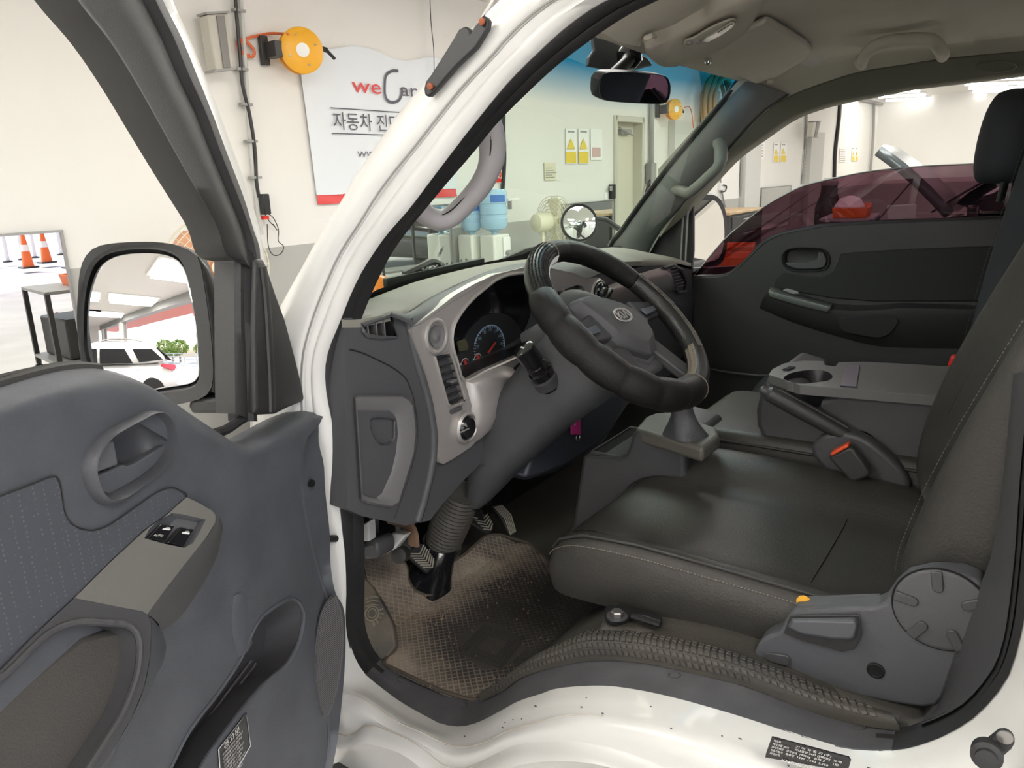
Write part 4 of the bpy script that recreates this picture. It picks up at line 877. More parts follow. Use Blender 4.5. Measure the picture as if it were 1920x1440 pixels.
obj('bezel_swell', MB().loft([q, [cq + (p-cq)*.86 + V(0, -.014, 0) for p in q], [cq + (p-cq)*.5 + V(0, -.022, 0) for p in q]], cu=True, cap=True), K['silver'], da, ang=80)
# instrument cluster in its hood
ic = thing('instrument_cluster', 'instrument cluster with a blue-ringed speedometer and red needles', 'gauge', P(930, 640, Y=.955))
hole3 = spl(YP(cl_hole, YF-.004), 60, True); c3_ = sum(hole3)/60
hood_b = [c3_ + (p-c3_)*.97 + V(.015, .085, -.004) for p in hole3]
obj('hood', MB().loft([hole3, mixr(hole3, hood_b, .5), hood_b], cu=True), K['black'], ic)
obj('dial_plate', MB().plate([p + V(0, -.003, 0) for p in hood_b]), K['gloss'], ic)
YC = .949
def cpt(x, y, d=0): return P(x, y, Y=YC-d)
ring_m = mat('dialblue', (.30, .42, .56), .4, emit=(.35, .5, .7), estr=.05); redm = mat('needle', (.62, .06, .05), .4)
fm_ = mat('dialface', (.030, .032, .036), .4)
yq = YP([(868, 640), (886, 612), (915, 590), (950, 590), (975, 615), (985, 645), (955, 668), (905, 690), (872, 704), (860, 675)], YC)
obj('face', MB().prism(spl(yq, 40, True), V(0, .004, 0)), fm_, ic)
scn, srad = cpt(918, 652, .003), abs(cpt(918, 610)[2]-cpt(918, 652)[2])
def dpt(a, r, d=.003): return scn + V(math.sin(a)*r*1.15, -d+.003, math.cos(a)*r)
sp0 = obj('speedometer', MB().tube([dpt(a, srad) for a in np.linspace(-1.2, 2.2, 40)], .0012, 5), ring_m, ic, label='blue-ringed speedometer')
for i, n in enumerate(('20', '40', '60', '80', '100', '120', '140', '160', '180')):
    a = -1.75 + i*.47
    obj('numeral', text_mb(n, dpt(a, srad*.80) - V(.0035*len(n)/2, 0, .003), V(1, 0, 0), V(0, 0, 1), .0065), ring_m, sp0, flat=True)
tk = MB()
for i in range(33):
    a = -1.9 + i*4.1/32; tk.box(dpt(a, srad*.95), (.0012, .001, .0045 if i % 4 else .007), [V(math.cos(a), 0, -math.sin(a)), V(0, 1, 0), V(math.sin(a), 0, math.cos(a))])
obj('tick_marks', tk, ring_m, sp0, flat=True)
obj('needle', MB().prism([cpt(915, 661, .008), cpt(917, 663, .008), cpt(931, 642, .008), cpt(929, 641, .008)], V(0, .002, 0)), redm, sp0)
for (x, y) in ((872, 682), (896, 673)):
    g_ = obj('small_gauge', MB().tube([cpt(x, y, .003) + .011*V(math.sin(a)*1.1, 0, math.cos(a)) for a in np.linspace(-1.2, 1.2, 14)], .001, 5), K['letter'], ic)
    obj('needle', MB().prism([cpt(x-3, y-7, .006), cpt(x+2, y-8, .006), cpt(x+6, y+6, .006), cpt(x+1, y+6, .006)], V(0, .002, 0)), redm, g_)
    obj('tick_marks', MB().box(cpt(x+8, y+9, .004), (.004, .001, .004)).box(cpt(x-8, y+1, .004), (.004, .001, .004)), K['letter'], g_)
obj('display', MB().prism(YP([(857, 641), (873, 635), (879, 650), (877, 656), (862, 659)], YC-.004), V(0, .003, 0)), mat('lcd', (.10, .10, .055), .3), ic)
obj('lower_trim', MB().prism(YP([(864, 712), (910, 694), (960, 674), (1000, 655), (1000, 662), (960, 683), (912, 704), (872, 718)], .90), V(0, .05, 0)), K['silver2'], ic, bevel=.003)
# round tweeter, tall vent, rotary switch
def ydisc(name, px, py, ry, prof, m, y=YF-.014, parent=da, n=32, ax=V(0, -1, 0), **k):
    c = P(px, py, Y=y); r = abs(P(px, py-ry, Y=y)[2]-P(px, py+ry, Y=y)[2])/2
    return obj(name, MB().lathe([(r*a, r*b) for a, b in prof], c, ax, n), m, parent, **k)
obj('tweeter_ring', MB().tube([P(818, 630, Y=YF-.014) + .0285*V(math.cos(a)*.95, 0, math.sin(a)) for a in np.linspace(0, 6.283, 36, endpoint=False)], .004, 8, closed=True), K['silver'], da)
ydisc('tweeter', 818, 630, 21, [(1.0, 0), (1.0, .12), (.8, .02), (.5, -.05), (.46, .06), (.2, .14), (.01, .15)], K['trimlight'], label='round grey tweeter')
tvq = YP([(815, 668), (843, 660), (872, 750), (843, 762)], YF)
vn = thing('air_vent', 'tall black air vent in the silver surround', 'air vent', tvq[3])
bx = YP(tv, YF-.006)
obj('duct', MB().loft([bx, [p + V(0, .05, 0) for p in bx]], cu=True, cap='end'), K['void'], vn)
for k in range(7):
    f = (k+.6)/7.2; a, b = tvq[0]+(tvq[3]-tvq[0])*f, tvq[1]+(tvq[2]-tvq[1])*f
    obj('slat', MB().prism([a + V(.001, -.010, .004), b + V(-.001, -.010, .004), b + V(-.001, .014, -.002), a + V(.001, .014, -.002)], V(0, .001, -.003)), K['darktrim'], vn, bevel=.0008)
for f in (.28, .62):
    a, b = tvq[0]+(tvq[1]-tvq[0])*f, tvq[3]+(tvq[2]-tvq[3])*f; obj('vane', MB().prism([a+V(-.001, .012, 0), a+V(.001, .012, 0), b+V(.001, .012, 0), b+V(-.001, .012, 0)], V(0, .02, 0)), K['black'], vn)
obj('tab', MB().prism(YP([(845, 715), (857, 711), (858, 715), (847, 719)], YF-.024), V(0, .012, 0)), K['trimlight'], vn, bevel=.001)
obj('frame', MB().tube(YP(tv, YF-.013), .003, 6, closed=True), K['silver'], vn)
obj('blank_switch', MB().prism(YP([(845, 770), (867, 761), (868, 768), (847, 777)], YF-.016), V(0, .01, 0)), K['trim'], da, bevel=.0015)
obj('knob_ring', MB().lathe([(.030, -.004), (.030, .006), (.026, .010), (.023, .006)], P(871, 801, Y=YF-.014), V(0, -1, 0), 32), K['silver'], da)
kn = thing('mirror_switch', 'round black mirror switch at the foot of the silver surround', 'switch', P(871, 801, Y=YF-.02))
obj('dial', MB().lathe([(.0225, 0), (.0225, .008), (.019, .012), (.012, .010), (.001, .010)], P(871, 801, Y=YF-.016), V(0, -1, 0), 28), K['gloss'], kn)
obj('marker', MB().prism(YP([(866, 799), (874, 793), (877, 801), (870, 798)], YF-.030), V(0, .003, 0)).box(P(871, 807, Y=YF-.029), (.026, .004, .002)), K['grey'], kn, bevel=.0006)
# side vent on the left end
sv = thing('air_vent', 'small side air vent with vertical slats beside the white pillar', 'air vent', P(710, 632, Y=YF))
vh = YP(vent_hole, YF-.003)
obj('duct', MB().loft([vh, [p + V(.0, .05, 0) for p in vh]], cu=True, cap='end'), K['void'], sv)
obj('frame', MB().tube(vh, .0035, 6, closed=True), K['trim'], sv)
for x, y0, y1 in ((689, 606, 630), (705, 601, 632), (720, 596, 633)):
    a, b = P(x, y0, Y=YF-.004), P(x+3, y1, Y=YF-.004); obj('slat', MB().prism([a+V(-.0012, 0, 0), a+V(.0012, 0, 0), b+V(.0012, 0, 0), b+V(-.0012, 0, 0)], V(.008, .028, 0)), K['trimlight'], sv)
for k in range(4):
    a, b = P(684, 612+k*5, Y=YF+.03), P(738, 598+k*9, Y=YF+.03); obj('back_slat', MB().tube([a, b], .002, 4), K['trim2'], sv)
# fuse box cover with a finger pull
fb_o = [(664, 744), (670, 741), (756, 741), (768, 748), (776, 760), (781, 807), (777, 850), (764, 893), (748, 945), (735, 953), (690, 945), (676, 938)]
fb_i = [(668, 772), (672, 770), (728, 770), (738, 776), (744, 788), (746, 812), (742, 850), (734, 885), (716, 925), (705, 934), (690, 931), (678, 926)]
hole = spl([(695, 787), (706, 784), (736, 787), (738, 800), (737, 823), (725, 832), (711, 831), (700, 817), (694, 797)], 24, True)
A_, B_ = YP(fb_o, YF-.001), YP(fb_o, YF-.012); I_ = YP(fb_i, YF-.004)
c_ = sum(B_)/len(B_); B_ = [c_ + (p-c_)*.965 for p in B_]
fbx = obj('fuse_cover', MB().loft([A_, B_, mixr(B_, I_, .8, V(0, -.003, 0)), I_], cu=True), K['trimlight'], da, ang=35, bevel=.0, label='fuse box cover with finger recess')
h3 = YP(hole, YF-.0045); ch = sum(h3)/len(h3)
obj('cover_panel', MB().plate([p + V(0, .0003, 0) for p in I_], [h3]), K['trim'], fbx)
obj('finger_recess', MB().loft([[ch + (p-ch)*1.06 + V(0, -.002, 0) for p in h3], h3, [ch + (p-ch)*.92 + V(.004, .022, .002) for p in h3], [ch + (p-ch)*.5 + V(.006, .028, .002) for p in h3]], cu=True, cap='end'), K['trim2'], fbx)
obj('ring_pull', MB().tube([P(734, 817, Y=YF+.01) + .008*V(math.cos(a), .2, math.sin(a)) for a in np.linspace(0, 6.283, 16, endpoint=False)], .0018, 6, closed=True), mat('brass', (.55, .33, .08), .4, metal=.6), fbx)
obj('parting_line', MB().tube(spl(YP([(655, 655), (677, 661), (706, 674), (737, 690), (760, 709), (770, 730), (777, 753), (783, 800), (781, 840), (770, 885), (752, 940), (738, 974)], YF-.0005), 50), .0013, 5), K['seam'], da)
ribs = spl(YP([(765, 596), (772, 640), (785, 690), (800, 740), (810, 790), (813, 830), (808, 880), (795, 935), (782, 978)], YF-.001), 40)
obj('edge_roll', MB().tube(ribs, .008, 8, flat=1), K['trim'], da, ang=80)
# centre vents, heater dial
c5 = thing('air_vent', 'centre air vents with grey slats left of the heater dial', 'air vent', P(1075, 570, Y=YF))
cvq = YP(cv, YF-.008); obj('duct', MB().loft([cvq, [p + V(0, .05, 0) for p in cvq]], cu=True, cap='end'), K['void'], c5)
for k in range(3):
    f = .25+.25*k; a, b = P(1058+f*10, 548+f*22, Y=YF-.012), P(1088+f*12, 537+f*26, Y=YF-.012)
    obj('slat', MB().prism([a, b, b+V(0, .02, -.006), a+V(0, .02, -.006)], V(0, .001, .003)), K['dust'], c5)
obj('divider', MB().prism(YP([(1054, 543), (1059, 541), (1067, 571), (1062, 573)], YF-.014), V(0, .01, 0)), K['silver'], c5, bevel=.001)
hd = thing('heater_dial', 'black heater dial with white marks behind the steering wheel', 'dial', P(1122, 551, Y=YF-.02))
hc_ = P(1122, 551, Y=YF-.013); hr = .028
obj('ring', MB().tube([hc_ + (hr+.004)*V(math.cos(a), 0, math.sin(a)) for a in np.linspace(0, 6.283, 36, endpoint=False)], .004, 8, closed=True), K['silver'], hd)
obj('dial', MB().lathe([(hr, 0), (hr, .008), (hr*.95, .010), (.001, .010)], hc_, V(0, -1, 0), 32), K['gloss'], hd)
obj('knob', MB().lathe([(hr*.62, .009), (hr*.56, .022), (.001, .023)], hc_, V(0, -1, 0), 28).box(hc_ + V(0, -.024, 0), (.038, .014, .010), [unit(V(1, 0, .55)), V(0, 1, 0), unit(V(-.55, 0, 1))]), K['black'], hd, bevel=.002)
for k in range(6):
    a = .5+k*1.0; obj('mark', MB().lathe([(.003, 0), (.003, .001), (.0005, .001)], hc_ + V(0, -.010, 0) + hr*.8*V(math.cos(a), 0, math.sin(a)), V(0, -1, 0), 10), K['letter'], hd)
# passenger side: silver strip, side vent, glove box, seams
obj('passenger_strip', MB().loft([YP(r, y) for r, y in (([(1140, 535), (1180, 520), (1215, 508), (1246, 500), (1256, 504)], .872), ([(1143, 545), (1185, 533), (1220, 521), (1250, 515), (1260, 518)], .858), ([(1150, 575), (1190, 560), (1225, 546), (1256, 538), (1266, 540)], .860), ([(1155, 590), (1195, 573), (1230, 556), (1262, 546), (1270, 546)], .872))]), K['silver2'], da, ang=60, label='satin silver strip before the passenger seat')
pv = thing('air_vent', 'passenger side air vent at the far end of the dashboard', 'air vent', P(1270, 545, Y=YF))
pq = [(1244, 502), (1262, 497), (1278, 506), (1287, 525), (1286, 546), (1272, 548), (1264, 530), (1256, 512)]
p3 = YP(pq, YF-.008); obj('duct', MB().loft([p3, [p + V(0, .05, 0) for p in p3]], cu=True, cap='end'), K['void'], pv)
obj('frame', MB().tube(p3, .0045, 6, closed=True), K['trim'], pv)
for k in range(7):
    f = k/7; a, b = P(1250+22*f, 507+38*f, Y=YF-.012), P(1267+20*f**.8, 501+40*f, Y=YF-.012)
    obj('slat', MB().prism([a, b, b+V(0, .016, -.004), a+V(0, .016, -.004)], V(0, .001, .002)), K['trim'], pv)
yprism('glove_box', [(1165, 605), (1200, 588), (1262, 562), (1280, 570), (1283, 620), (1270, 660), (1220, 690), (1190, 680)], YF-.010, .02, K['trim2'], bevel=.006)
yprism('ash_tray', [(1140, 640), (1175, 625), (1200, 660), (1160, 690)], YF-.006, .02, K['trim2'], bevel=.003)
for pts in (((1190, 492), (1205, 488)), ((1228, 494), (1243, 489))):
    obj('demist_slot', MB().tube([P(*pts[0], Y=.93) + V(0, 0, .012), P(*pts[1], Y=.93) + V(0, 0, .012)], .003, 5), K['void'], da)
# lower centre panel with the pink tag
lc = YP([(1146, 742), (1176, 734), (1168, 770), (1150, 805), (1118, 838), (1064, 873), (1010, 893), (985, 897), (1000, 850), (1060, 800), (1100, 770)], YF-.05)
obj('knee_panel', MB().prism(lc, V(.01, .10, 0)), mat('kneeblue', (.060, .066, .082), .4, bump=.3, bscale=700), da, bevel=.008)
kt = thing('key_tag', 'pink plastic key tag with white digits hanging under the column', 'key tag', P(1081, 815, Y=YF-.065))
kq = YP([(1072, 795), (1089, 786), (1089, 815), (1072, 815)], YF-.066)
obj('tag', MB().prism(kq, V(0, .004, 0)), K['pink'], kt, bevel=.0015)
obj('digits', text_mb('970', P(1076.5, 787, Y=YF-.0675), unit(V(.0, 0, -1)), V(1, 0, 0), .0075), K['white'], kt, flat=True)
obj('ring', MB().tube([P(1084, 820, Y=YF-.064) + .008*V(math.cos(a), 0, math.sin(a)) for a in np.linspace(0, 6.283, 16, endpoint=False)], .0015, 5, closed=True), K['steel'], kt)

# ================================================================== STEERING COLUMN AND WHEEL
SC = V(.432, .615, 1.353); tilt = math.radians(41.5)
SU = V(0, math.cos(tilt), math.sin(tilt)); SX = V(1, 0, 0); SN = np.cross(SX, SU)       # normal toward the driver is -SN if it points forward
if SN[1] > 0: SN = -SN
def SWP(a, r, h=0): return SC + SX*math.cos(a)*r + SU*math.sin(a)*r + SN*h
cl_ = thing('steering_column', 'dark grey steering column shroud with a light stalk', 'steering column', (.43, .8, 1.1))
axp = [SC - SN*.035, SC - SN*.10, P(1000, 768, X=.42), P(935, 852, X=.405), P(906, 912, X=.40), P(888, 942, X=.395)]
rr_ = [.085, .088, .078, .070, .050, .020]
def shroud(path, rad, n=28, sq=.75):
    rows = []
    m = len(path)
    for i, p in enumerate(path):
        t = unit(path[min(i+1, m-1)] - path[max(i-1, 0)]); u = V(1, 0, 0); u = unit(u - t*(u@t)); v = np.cross(t, u)
        rows.append([p + rad[i]*(abs(math.cos(a))**sq*np.sign(math.cos(a))*u*.98 + abs(math.sin(a))**sq*np.sign(math.sin(a))*v*.95) for a in np.linspace(0, 6.283, n, endpoint=False)])
    return MB().loft(rows, cu=True, cap=True)
pth = spl(axp, 18); rad = np.interp(np.linspace(0, 1, 18), np.linspace(0, 1, 6), rr_)
obj('shroud', shroud(pth, rad), K['trim'], cl_, ang=70)
obj('collar', MB().lathe([(.098, -.06), (.112, -.052), (.112, -.036), (.095, -.03)], SC, SN, 40), K['trim2'], cl_)
obj('upper_cowl', shroud([P(985, 640, X=.40), P(1030, 625, X=.41), P(1080, 620, X=.42)], [.018, .03, .045]), K['trim2'], cl_)
s0, s1 = P(1022, 708, X=.345), P(980, 652, X=.30)
sx = unit(s1-s0); sl = np.linalg.norm(s1-s0)
sk = obj('light_stalk', MB().lathe([(.023, -.02), (.023, .02), (.019, .022), (.019, sl*.42), (.017, sl*.44), (.017, sl*.52), (.0205, sl*.54), (.0195, sl*.97), (.015, sl), (.001, sl)], s0, sx, 20), K['gloss'], cl_)
obj('collar_ring', MB().lathe([(.026, -.015), (.027, .004), (.021, .008)], s0, sx, 24), K['trim2'], cl_)
obj('print', MB().box(s1 + sx*.0005, (.010, .003, .001), [unit(np.cross(sx, V(0, 0, 1))), np.cross(sx, unit(np.cross(sx, V(0, 0, 1)))), sx]), K['letter'], sk)
bl0, bl1 = P(862, 935, X=.385), P(828, 1022, X=.385)
ba = unit(bl1-bl0); bL = np.linalg.norm(bl1-bl0); pr2 = []
for k in range(17):
    z = bL*(-.15 + 1.15*k/16); r = .040 + .0035*math.sin(k*.2); pr2 += [(r, z), (r-.004, z + bL*1.15/32)]
boot = thing('steering_boot', 'ribbed dusty rubber boot under the steering column', 'boot', bl1)
obj('bellows', MB().lathe(pr2, bl0, ba, 32), mat('bellows', (.075, .068, .058), .6, bump=.4, bscale=300), boot, ang=60)
fl_ = P(800, 1105, Z=.765)
obj('base', MB().loft([[c + r*(math.cos(a)*V(1, 0, 0) + .9*math.sin(a)*V(0, 1, .35)) for a in np.linspace(0, 6.283, 20, endpoint=False)] for c, r in ((bl1 - ba*.01, .042), (bl1 + (fl_-bl1)*.3, .040), (bl1 + (fl_-bl1)*.7, .046), (fl_, .056), (fl_ + V(0, 0, -.02), .06))], cu=True, cap=True), K['gloss'], boot)
obj('flange', MB().lathe([(.044, -.006), (.044, .006), (.03, .008)], bl1, ba, 24), K['black'], boot)

sw_ = thing('steering_wheel', 'steering wheel in a black laced leather cover', 'steering wheel', SC)
R0 = .178
def arc(a0, a1, n): return [math.radians(a) for a in np.linspace(a0, a1, n)]
core = [SWP(a, R0) for a in arc(0, 360, 97)[:-1]]
obj('rim', MB().tube(core, .0155, 12, closed=True), K['trim2'], sw_, ang=180)
def cover(name, a0, a1, rb, m, wob=0, n=60, **k):
    A = arc(a0, a1, n); rad = [rb*(.90 + .10*min(1, 6*i/n, 6*(n-1-i)/n)) + wob*(abs(math.sin(i*.21))**.6*.0034 - .0015) for i in range(n)]
    return obj(name, MB().tube([SWP(a, R0) for a in A], rad, 18), m, sw_, ang=180, **k)
wc = mat('coverleather', (.011, .0105, .010), .33, spec=.35, bump=.9, bscale=1100)
# angles: 0 = passenger side, 90 = top, 180 = driver's door side, 270 = bottom
segs = [(52, 98, 'lace'), (98, 160, 'x'), (160, 272, 'leather'), (272, 395, 'lace2'), (35, 92, 'leather2')]
c_l = cover('leather_cover', 150, 278, .0275, wc, 1.0, 90, label='perforated leather cover')
c_t = cover('leather_cover', 22, 100, .0205, wc, .3, 60)
c_1 = cover('laced_cover', 100, 150, .0215, mat('lacecover', (.030, .032, .028), .30, bump=.6, bscale=350), 0, 40, label='laced textured cover')
c_2 = cover('laced_cover', 278, 382, .0205, mat('lacecover2', (.022, .022, .021), .35, bump=.6, bscale=350), 0, 60, label='laced textured cover')
def laces(a0, a1, n, inner, rr, parent, m):
    mb = MB()
    for i in range(n):
        a = math.radians(a0 + (a1-a0)*i/(n-1)); da_ = .012
        for s_ in (-1, 1):
            e0 = SWP(a - da_*s_, R0 - rr*math.cos(inner-.25), rr*math.sin(inner-.25)); e1 = SWP(a + da_*s_, R0 - rr*math.cos(inner+.25), rr*math.sin(inner+.25))
            mb.tube([e0, e1], .0011, 4)
    return obj('lacing', mb, m, parent, flat=True, kind='stuff')
laces(280, 318, 26, .55, .0212, c_2, K['stitch']); laces(280, 316, 24, .1, .0212, c_2, K['stitch']); laces(318, 382, 44, 1.45, .0210, c_2, mat('stitchgrey', (.15, .14, .12), .7))
laces(100, 150, 34, .35, .0225, c_1, K['letter']); laces(104, 150, 34, 1.25, .0222, c_1, K['seam'])
hb = MB()
for j in range(7):
    for i in range(34):
        a = math.radians(101 + 48*i/33 + (j % 2)*.7); th = 1.1 + j*.28; hb.box(SWP(a, R0 - .0222*math.cos(th), .0222*math.sin(th)), (.0016, .0028, .0016))
obj('embossing', hb, K['black'], c_1, flat=True, kind='stuff')
for a in (99, 151, 277.5):
    aa = math.radians(a); rr2 = .0262 if a > 200 else .0222
    obj('seam', MB().tube([SWP(aa, R0 - rr2*math.cos(t), rr2*math.sin(t)) for t in np.linspace(0, 6.283, 24, endpoint=False)], .0009, 4, closed=True), K['stitch'], c_l)
# hub pad and spokes
def WPL(u, v, h): return SC + SX*u + SU*v + SN*h
pad = [(-.088, .030), (-.070, .052), (-.035, .066), (0, .069), (.035, .066), (.070, .052), (.088, .030), (.094, .000), (.072, -.034), (.040, -.050), (-.040, -.050), (-.072, -.034), (-.094, .000)]
hpl = (SC - SN*.008, SN)
pad = [((q-SC) @ SX, (q-SC) @ SU) for q in [P(x, y, pl=hpl) for x, y in ((1064, 574), (1070, 566), (1090, 562), (1125, 568), (1160, 579), (1190, 595), (1214, 616), (1230, 642), (1231, 654), (1222, 667), (1190, 657), (1158, 646), (1135, 629), (1113, 612), (1086, 592))]]
pcu, pcv = sum(u for u, v in pad)/len(pad), sum(v for u, v in pad)/len(pad)
pr_o = [WPL(u, v, -.034) for u, v in pad]; pr_m = [WPL(u*1.0, v*1.0, -.008) for u, v in pad]; pr_t = [WPL(pcu+(u-pcu)*.84, pcv+.006+(v-pcv)*.80, .010) for u, v in pad]; pr_c = [WPL(pcu+(u-pcu)*.4, pcv+.006+(v-pcv)*.4, .014) for u, v in pad]
hubm = mat('hubpad', (.085, .084, .088), .5, bump=.5, bscale=800)
hp = obj('horn_pad', MB().loft([pr_o, pr_m, pr_t, pr_c], cu=True, cap=True), hubm, sw_, bevel=.003, ang=30, label='grey horn pad with oval emblem')
bo, bb, bh = P(1168, 590, pl=(SC + SN*.0160, SN)), .026, .0145
obj('emblem_ring', MB().tube([bo + SX*bb*math.cos(a) + SU*bh*math.sin(a) for a in np.linspace(0, 6.283, 36, endpoint=False)], .0022, 8, closed=True, up=SN, flat=.6), K['silver'], hp)
def bar(mb, a, b): mb.tube([bo + SX*a[0]*.017 + SU*a[1]*.0085 + SN*.001, bo + SX*b[0]*.017 + SU*b[1]*.0085 + SN*.001], .0013, 5)
em = MB()
for a, b in (((-1, -1), (-1, 1)), ((-1, -.1), (-.45, 1)), ((-.8, .1), (-.4, -1)), ((-.1, -1), (-.1, 1)), ((.2, -1), (.55, 1)), ((.55, 1), (1, -1))): bar(em, a, b)
obj('emblem_letters', em, K['silver'], hp)
back = [WPL(u*1.03, v*1.03 - .004, -.062) for u, v in pad]; mid = [WPL(u*1.05, v*1.06 - .006, -.036) for u, v in pad]
obj('hub_back', MB().loft([back, mid, [WPL(u*1.03, v*1.06-.004, -.020) for u, v in pad]], cu=True, cap=True), K['trim'], sw_, bevel=.004)
for s_ in (-1, 1):
    top = [(.075*s_, .030), (.12*s_, .022), (.172*s_, .020)]; bot = [(.070*s_, -.030), (.12*s_, -.014), (.172*s_, -.016)]
    q = [WPL(u, v, h) for (u, v), h in zip(top, (.004, -.010, -.006))] + [WPL(u, v, h) for (u, v), h in zip(bot[::-1], (-.006, -.010, .004))]
    sp_o = obj('spoke', MB().prism(q, -SN*.020), K['trim2'], sw_, bevel=.005)
    obj('spoke_trim', MB().prism([WPL(.088*s_, .004, .0), WPL(.15*s_, .004, -.004), WPL(.15*s_, -.008, -.004), WPL(.092*s_, -.012, .0)], SN*.004), mat('spokegrey', (.10, .11, .13), .35), sp_o, bevel=.002)
for s_ in (-1, 1):
    obj('spoke', MB().prism([WPL(.030*s_, -.045, -.012), WPL(.072*s_, -.040, -.012), WPL(.100*s_, -.150, -.008), WPL(.062*s_, -.168, -.008)], -SN*.018), K['trim2'], sw_, bevel=.005)
obj('lower_trim', MB().prism([WPL(-.095, -.035, -.024), WPL(.095, -.035, -.024), WPL(.10, -.080, -.024), WPL(.06, -.110, -.024), WPL(-.06, -.110, -.024), WPL(-.10, -.080, -.024)], -SN*.02), K['trim'], sw_, bevel=.01, seg=3)
# ================================================================== FOOTWELL
def FZ(y): return .752 + max(0, y-.97)*.55
def PF(px, py, d=0):
    z = .752
    for _ in range(8):
        p = P(px, py, Z=z+d); z = FZ(p[1])
    return P(px, py, Z=z+d)
MAT_O = [(680, 1053), (717, 1046), (748, 1046), (763, 1062), (766, 1090), (777, 1108), (800, 1118), (826, 1116), (836, 1100), (838, 1060), (872, 1040), (911, 1004), (938, 1003), (993, 1020), (1020, 1043), (1047, 1074), (1086, 1098), (1145, 1120), (1117, 1155), (1088, 1192), (1060, 1212), (997, 1252), (934, 1300), (907, 1312), (880, 1312), (833, 1298), (775, 1272), (717, 1244), (734, 1222), (744, 1210), (736, 1183), (717, 1129), (689, 1090)]
def matnodes():
    m = mat('rubbermat', (.05, .046, .04), .75); t = m.node_tree; b = t.nodes['Principled BSDF']; L = t.links.new
    tc = t.nodes.new('ShaderNodeTexCoord')
    def n(kind, **k):
        x = t.nodes.new(kind)
        for a, v in k.items(): setattr(x, a, v)
        return x
    mp = n('ShaderNodeMapping'); mp.inputs['Rotation'].default_value = (0, 0, math.radians(45)); mp.inputs['Scale'].default_value = (1, 1, 1); L(tc.outputs['Object'], mp.inputs[0])
    sp = n('ShaderNodeSeparateXYZ'); L(mp.outputs[0], sp.inputs[0])
    def sine(o, f):
        a = n('ShaderNodeMath', operation='MULTIPLY'); a.inputs[1].default_value = f; L(o, a.inputs[0]); s = n('ShaderNodeMath', operation='SINE'); L(a.outputs[0], s.inputs[0]); return s.outputs[0]
    mu = n('ShaderNodeMath', operation='MAXIMUM'); L(sine(sp.outputs[0], 620), mu.inputs[0]); L(sine(sp.outputs[1], 620), mu.inputs[1])
    rg = n('ShaderNodeMapRange'); rg.inputs[1].default_value = .55; rg.inputs[2].default_value = .9; L(mu.outputs[0], rg.inputs[0])      # 1 on the raised grid
    nz = n('ShaderNodeTexNoise'); nz.inputs['Scale'].default_value = 5.2; nz.inputs['Detail'].default_value = 7; nz.inputs['Roughness'].default_value = .62; L(tc.outputs['Object'], nz.inputs[0])
    r1 = n('ShaderNodeValToRGB'); e = r1.color_ramp.elements; e[0].position = .40; e[0].color = (0, 0, 0, 1); e[1].position = .56; e[1].color = (1, 1, 1, 1); L(nz.outputs[0], r1.inputs[0])
    # dust lies mostly toward the front half of the mat and along its outer edge (wear map of the mat itself)
    so2 = n('ShaderNodeSeparateXYZ'); L(tc.outputs['Object'], so2.inputs[0])
    grad = n('ShaderNodeMapRange'); grad.inputs[1].default_value = -.03; grad.inputs[2].default_value = .13; L(so2.outputs[1], grad.inputs[0])
    gx = n('ShaderNodeMapRange'); gx.inputs[1].default_value = -.04; gx.inputs[2].default_value = -.15; L(so2.outputs[0], gx.inputs[0])
    ad = n('ShaderNodeMath', operation='MAXIMUM'); L(grad.outputs[0], ad.inputs[0]); L(gx.outputs[0], ad.inputs[1])
    m2 = n('ShaderNodeMath', operation='MULTIPLY_ADD'); L(ad.outputs[0], m2.inputs[0]); m2.inputs[1].default_value = .95
    nm = n('ShaderNodeMath', operation='MULTIPLY_ADD'); L(nz.outputs[0], nm.inputs[0]); nm.inputs[1].default_value = 2.6; nm.inputs[2].default_value = -1.2; L(nm.outputs[0], m2.inputs[2])
    m3 = n('ShaderNodeMath', operation='MULTIPLY'); m3.use_clamp = True; L(m2.outputs[0], m3.inputs[0]); m3.inputs[1].default_value = .80
    m4a = n('ShaderNodeMath', operation='MULTIPLY_ADD'); L(m3.outputs[0], m4a.inputs[0]); m4a.inputs[1].default_value = 1.7; m4a.inputs[2].default_value = -.75
    m4 = n('ShaderNodeMath', operation='MULTIPLY_ADD'); L(rg.outputs[0], m4.inputs[0]); m4.inputs[1].default_value = .85; L(m4a.outputs[0], m4.inputs[2]); m4.use_clamp = True
    m5 = n('ShaderNodeMath', operation='MULTIPLY'); m5.use_clamp = True; L(m4.outputs[0], m5.inputs[0]); L(m3.outputs[0], m5.inputs[1])
    mc = n('ShaderNodeMix', data_type='RGBA'); mc.inputs[6].default_value = (.030, .029, .028, 1); mc.inputs[7].default_value = (.36, .30, .24, 1)
    L(m4.outputs[0], mc.inputs[0]); 
    mx2 = n('ShaderNodeMix', data_type='RGBA'); L(m3.outputs[0], mx2.inputs[0]); mx2.inputs[6].default_value = (.042, .039, .035, 1); L(mc.outputs[2], mx2.inputs[7]); L(mx2.outputs[2], b.inputs['Base Color'])
    n2 = n('ShaderNodeTexNoise'); n2.inputs['Scale'].default_value = 160; L(tc.outputs['Object'], n2.inputs[0])
    hh = n('ShaderNodeMath', operation='MULTIPLY_ADD'); L(n2.outputs[0], hh.inputs[0]); hh.inputs[1].default_value = .5; L(rg.outputs[0], hh.inputs[2])
    bp = n('ShaderNodeBump'); bp.inputs['Strength'].default_value = .8; bp.inputs['Distance'].default_value = .0015; L(hh.outputs[0], bp.inputs['Height']); L(bp.outputs[0], b.inputs['Normal'])
    return m
fm = thing('floor_mat', 'dirty black rubber floor mat with a diamond grid', 'floor mat', PF(900, 1190))
mo = [PF(x, y, .006) for x, y in MAT_O]
